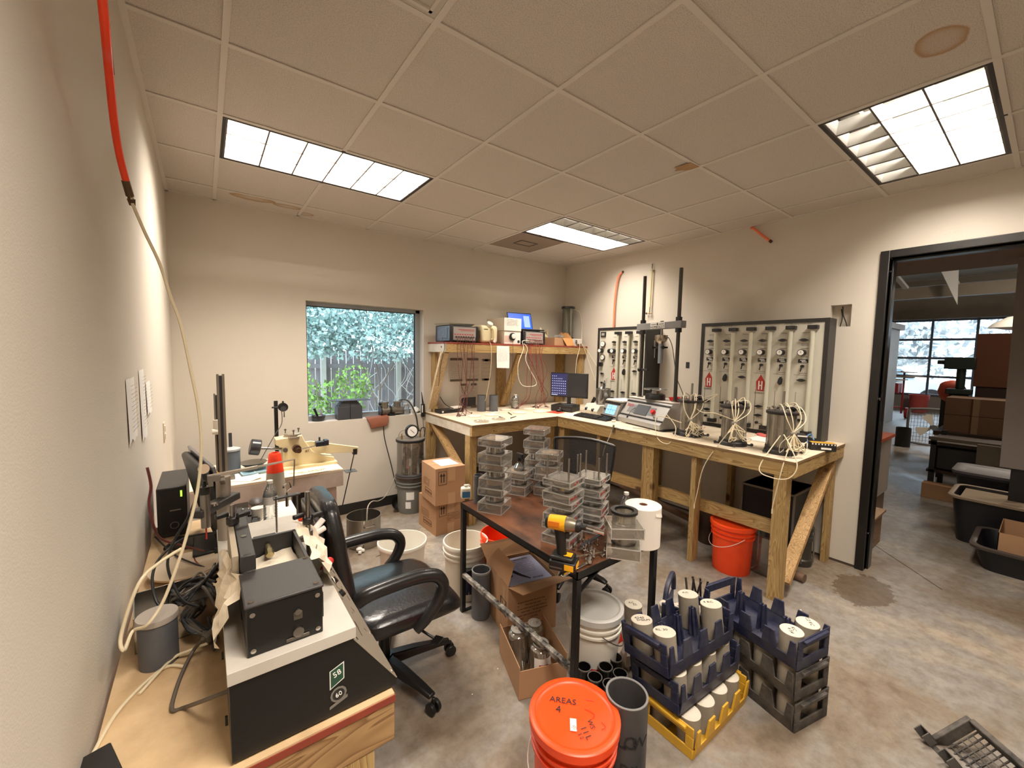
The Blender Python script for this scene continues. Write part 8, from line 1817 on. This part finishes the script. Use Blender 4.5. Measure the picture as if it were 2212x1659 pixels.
r = thing('glass_box', 'empty clear plastic tank standing before the black cabinet', 'tank', (3.32, -2.05, 0)); B().bb((-.10, -.09, 0), (.08, .10, .30)).build('tank_body', clear('tank_clear', refl=.15, haze=.45, hazec=(130, 122, 110)), r, bevel=.01)
r = thing('clamped_cylinder', 'dark ribbed metal cylinder with clamps behind the diagonal brace', 'cylinder', P(1745, 1222, z=0)+Vector((0, .06, 0))); CM = mat('gunmetal', (84, 82, 78), .35, .7)
B().lathe([(.001, 0), (.082, 0), (.085, .02), (.085, .05), (.075, .06), (.075, .20), (.085, .21), (.085, .235), (.075, .245), (.075, .28), (.085, .285), (.085, .31), (.06, .335), (.001, .345)], n=30).build('cylinder_body', CM, r)
for k in range(4): t = k*pi/2+.4; B().cyl((.088*cos(t), .088*sin(t), .03), (.088*cos(t), .088*sin(t), .30), .006, n=8).build('clamp_bolt', STEEL, r)
B().cyl((0, 0, .34), (0, 0, .375), .02, n=10).build('top_valve', BLACK, r)
o = B().cyl(P(1715, 1240, z=.035), P(1738, 1250, z=.035), .032, n=20).build('short_pipe', mat('rusty_pipe', (110, 84, 66), .6, var=.4, vs=10)); tag(o, 'short rusty pipe lying behind the corner post of the right bench', 'pipe')
o = B().cyl((3.45, -.55, .25), (3.35, -1.45, .18), .03, n=14).build('steel_pipe', mat('rusty_pipe', (110, 84, 66))); tag(o, 'long rusty pipe leaning under the middle of the right bench', 'pipe')
r = thing('rusty_can', 'dark brown ribbed metal can under the right bench behind the stretcher', 'can', (3.45, -1.52, 0)); B().lathe([(.001, 0), (.085, 0), (.085, .10), (.09, .105), (.085, .11), (.085, .26), (.001, .26)], n=26).build('can_body', mat('can_brown', (62, 44, 32), .5, .3), r)
r = thing('rag', 'greenish cloth lying on the floor under the right bench', 'rag', P(1655, 1215, z=0)); B().add([(-.12, -.05, .005), (.0, -.09, .012), (.13, -.03, .004), (.12, .06, .02), (.02, .03, .03), (-.10, .07, .006)], [(0, 1, 4, 5), (1, 2, 3, 4)]).build('cloth', mat('cloth_green', (128, 146, 128), .9), r)
r = thing('dark_machine', 'dark brown equipment in the shadow under the back bench', 'equipment', (2.5, .5, 0)); B().bb((2.2, .35, 0), (2.6, .75, .30)).build('case', mat('equipment_brown', (52, 42, 36), .6), r, local=False, bevel=.01); B().bb((2.25, .33, .05), (2.55, .35, .25)).build('front_grille', BLACK, r, local=False)  # case in one even dark brown

# ================================================================== CHAIRS
LEA = mat('black_leather', (26, 25, 26), .30, bump=.12, bs=70, coat=.2); CHB = mat('chair_plastic', (24, 23, 23), .38)
r = thing('office_chair', 'black leather executive armchair beside the left bench', 'chair', (.575, -1.345, 0))
# faces +x ; width along y
def rr4(hx, hy, z, c, cx=0, cy=0, n=5):
    o = []
    for qx, qy, a0 in ((1, 1, 0), (-1, 1, pi/2), (-1, -1, pi), (1, -1, 1.5*pi)):
        for i in range(n): a = a0+pi/2*i/(n-1); o.append((cx+(hx-c)*qx+c*cos(a), cy+(hy-c)*qy+c*sin(a), z))
    return o
sec = [rr4(.20, .20, .36, .08, .07), rr4(.245, .245, .375, .10, .07), rr4(.265, .262, .41, .10, .075), rr4(.262, .26, .45, .10, .075), rr4(.235, .235, .475, .10, .07), rr4(.12, .12, .482, .08, .06)]
o = B().loft(sec).build('seat', LEA, r, sub=1)
for v in o.data.vertices:       # waterfall front edge
    if v.co.x > .18: v.co.z -= (v.co.x-.18)**2*2.2*(1 if v.co.z > .38 else .3)
# backrest: sections along its height, curving back
secs = []; N = 13
for i in range(N):
    t = i/(N-1); z = .36+.66*t; x = -.185-.06*sin(t*pi*.6)-.035*t*t - (.05 if t > .93 else 0)*0; wy = .215+.035*sin(pi*min(1, t*1.15))-(.06*max(0, t-.8)/.2); th = .038+.012*sin(pi*t)
    ring = []
    for k in range(20):
        a = 2*pi*k/20; cy = abs(cos(a))**.55*(1 if cos(a) > 0 else -1); cx = abs(sin(a))**.7*(1 if sin(a) > 0 else -1); ring.append((x+cx*th, cy*wy, z))
    secs.append(ring)
B().loft(secs).build('backrest', LEA, r, sub=1)
secs = []
for i in range(12):
    t = i/11; z = .33+.62*t; x = -.232-.06*sin(t*pi*.6)-.035*t*t; wy = .17+.03*sin(pi*t); secs.append([(x-.012, -wy, z), (x+.012, -wy, z), (x+.012, wy, z), (x-.012, wy, z)])
B().loft(secs).build('back_shell', CHB, r, bevel=.006)
for s in (-1, 1):
    y = s*.262
    q = [(-.20, y*.94, .60), (-.15, y, .625), (-.02, y, .632), (.08, y, .628), (.155, y, .605), (.19, y, .55), (.165, y, .48), (.11, y, .42), (.06, y*.95, .375)]
    B().tube(q, .027, 12, 6, lambda t: 1.15 if t < .5 else 1.15-.3*(t-.5)).build('armrest', mat('arm_vinyl', (34, 33, 33), .3), r)
B().cyl((0, 0, .09), (0, 0, .34), .028, n=20).build('gas_lift', CHB, r); B().cyl((0, 0, .07), (0, 0, .13), .045, .04, n=24).build('hub', CHB, r); B().bb((-.10, -.09, .33), (.12, .09, .362)).build('mechanism', CHB, r, bevel=.008)
B().tube([(.06, -.08, .34), (.12, -.20, .31), (.155, -.24, .285)], .006, 8, 4).box((.165, -.255, .28), (.05, .04, .008), .6).build('height_lever', CHB, r)
def starbase(r, angs, R_=.33):
    for k, a in enumerate(angs):
        a = radians(a); d = Vector((cos(a), sin(a), 0)); n = Vector((-d.y, d.x, 0)); secs = []
        for t, w_, z0, z1 in ((.03, .034, .075, .125), (.15, .032, .08, .118), (.28, .027, .078, .100), (R_, .022, .072, .088)):
            p = d*t; secs.append([tuple(p+n*w_+Vector((0, 0, z0))), tuple(p-n*w_+Vector((0, 0, z0))), tuple(p-n*w_*.7+Vector((0, 0, z1))), tuple(p+n*w_*.7+Vector((0, 0, z1)))])
        B().loft(secs).build('base_leg', CHB, r, bevel=.006)
        c = d*(R_+.005); b = B()
        for s in (-1, 1): b.cyl(tuple(c+n*s*.008+Vector((0, 0, .028))), tuple(c+n*s*.026+Vector((0, 0, .028))), .028, n=18)
        b.cyl(tuple(c+Vector((0, 0, .03))), tuple(c+Vector((0, 0, .075))), .009, n=8).build('caster', CHB, r, bevel=.003)
starbase(r, (-72, -8, 64, 136, 208), .345)
# mesh chair behind the steel table
r = thing('mesh_chair', 'black mesh-backed office chair standing behind the steel table', 'chair', (2.0, -1.22, 0), radians(200))
MESH = bpy.data.materials.new('chair_mesh'); MESH.use_nodes = True; nt = MESH.node_tree; L = nt.links.new; bs_ = nt.nodes['Principled BSDF']; bs_.inputs['Base Color'].default_value = (.012, .012, .013, 1); bs_.inputs['Roughness'].default_value = .7
tc = nn(nt, 'ShaderNodeTexCoord'); wv = nn(nt, 'ShaderNodeTexChecker'); wv.inputs['Scale'].default_value = 260; L(tc.outputs['Object'], wv.inputs[0]); tr = nn(nt, 'ShaderNodeBsdfTransparent'); mx = nn(nt, 'ShaderNodeMixShader'); mm = nn(nt, 'ShaderNodeMath', operation='MULTIPLY'); mm.inputs[1].default_value = .45; L(wv.outputs['Fac'], mm.inputs[0]); L(mm.outputs[0], mx.inputs[0]); L(bs_.outputs[0], mx.inputs[1]); L(tr.outputs[0], mx.inputs[2]); L(mx.outputs[0], nt.nodes['Material Output'].inputs[0])
n = 12; vs = []; edge = []
for i in range(n+1):
    t = i/n
    for j in range(n+1):
        u = j/n*2-1; w_ = .245*(1-.35*(1-t)**2); vs.append((-.20-.05*t+.045*u*u, u*w_, .50+.48*t+.02*(1-u*u)*t))
fs = [(i*(n+1)+j, i*(n+1)+j+1, (i+1)*(n+1)+j+1, (i+1)*(n+1)+j) for i in range(n) for j in range(n)]
B().add(vs, fs).build('mesh_back', MESH, r)
ed = [vs[j] for j in range(n+1)]+[vs[i*(n+1)+n] for i in range(1, n+1)]+[vs[n*(n+1)+j] for j in range(n-1, -1, -1)]+[vs[i*(n+1)] for i in range(n-1, -1, -1)]
B().tube(ed, .010, 8, 2).build('back_frame', CHB, r)
B().loft([rr4(.22, .23, .44, .08, .03), rr4(.24, .25, .46, .08, .03), rr4(.23, .24, .50, .08, .03)]).build('seat', mat('seat_fabric', (28, 28, 30), .8), r, bevel=.01)
B().tube([(-.26, 0, .75), (-.27, 0, .60), (-.20, 0, .46), (0, 0, .43)], .022, 8, 4).build('back_spine', CHB, r); B().cyl((0, 0, .09), (0, 0, .44), .026, n=16).build('gas_lift', CHB, r)
starbase(r, (10, 82, 154, 226, 298), .31)
# small things on the floor
for k, (px_, py_, s) in enumerate(((1020, 1500, .006), (745, 1480, .012), (1075, 1445, .006), (1730, 1318, .012), (1060, 1110, .008))):
    o = B().box((0, 0, .001), (s, s*.6, .002), .4*k).build('floor_debris', PAPER); o.location = P(px_, py_, z=0); tag(o, 'tiny white scrap lying on the concrete floor', 'scrap', 'white scraps on the floor')
r = thing('glove', 'pair of crumpled white gloves on the floor by the stock pot', 'glove', P(776, 1192, z=0)); B().sph((0, 0, .02), .022, 10, (1.2, 1, .9)).sph((.02, -.03, .018), .016, 8).sph((-.01, -.05, .016), .015, 8).build('glove_body', mat('white_cotton', (228, 222, 214)), r)
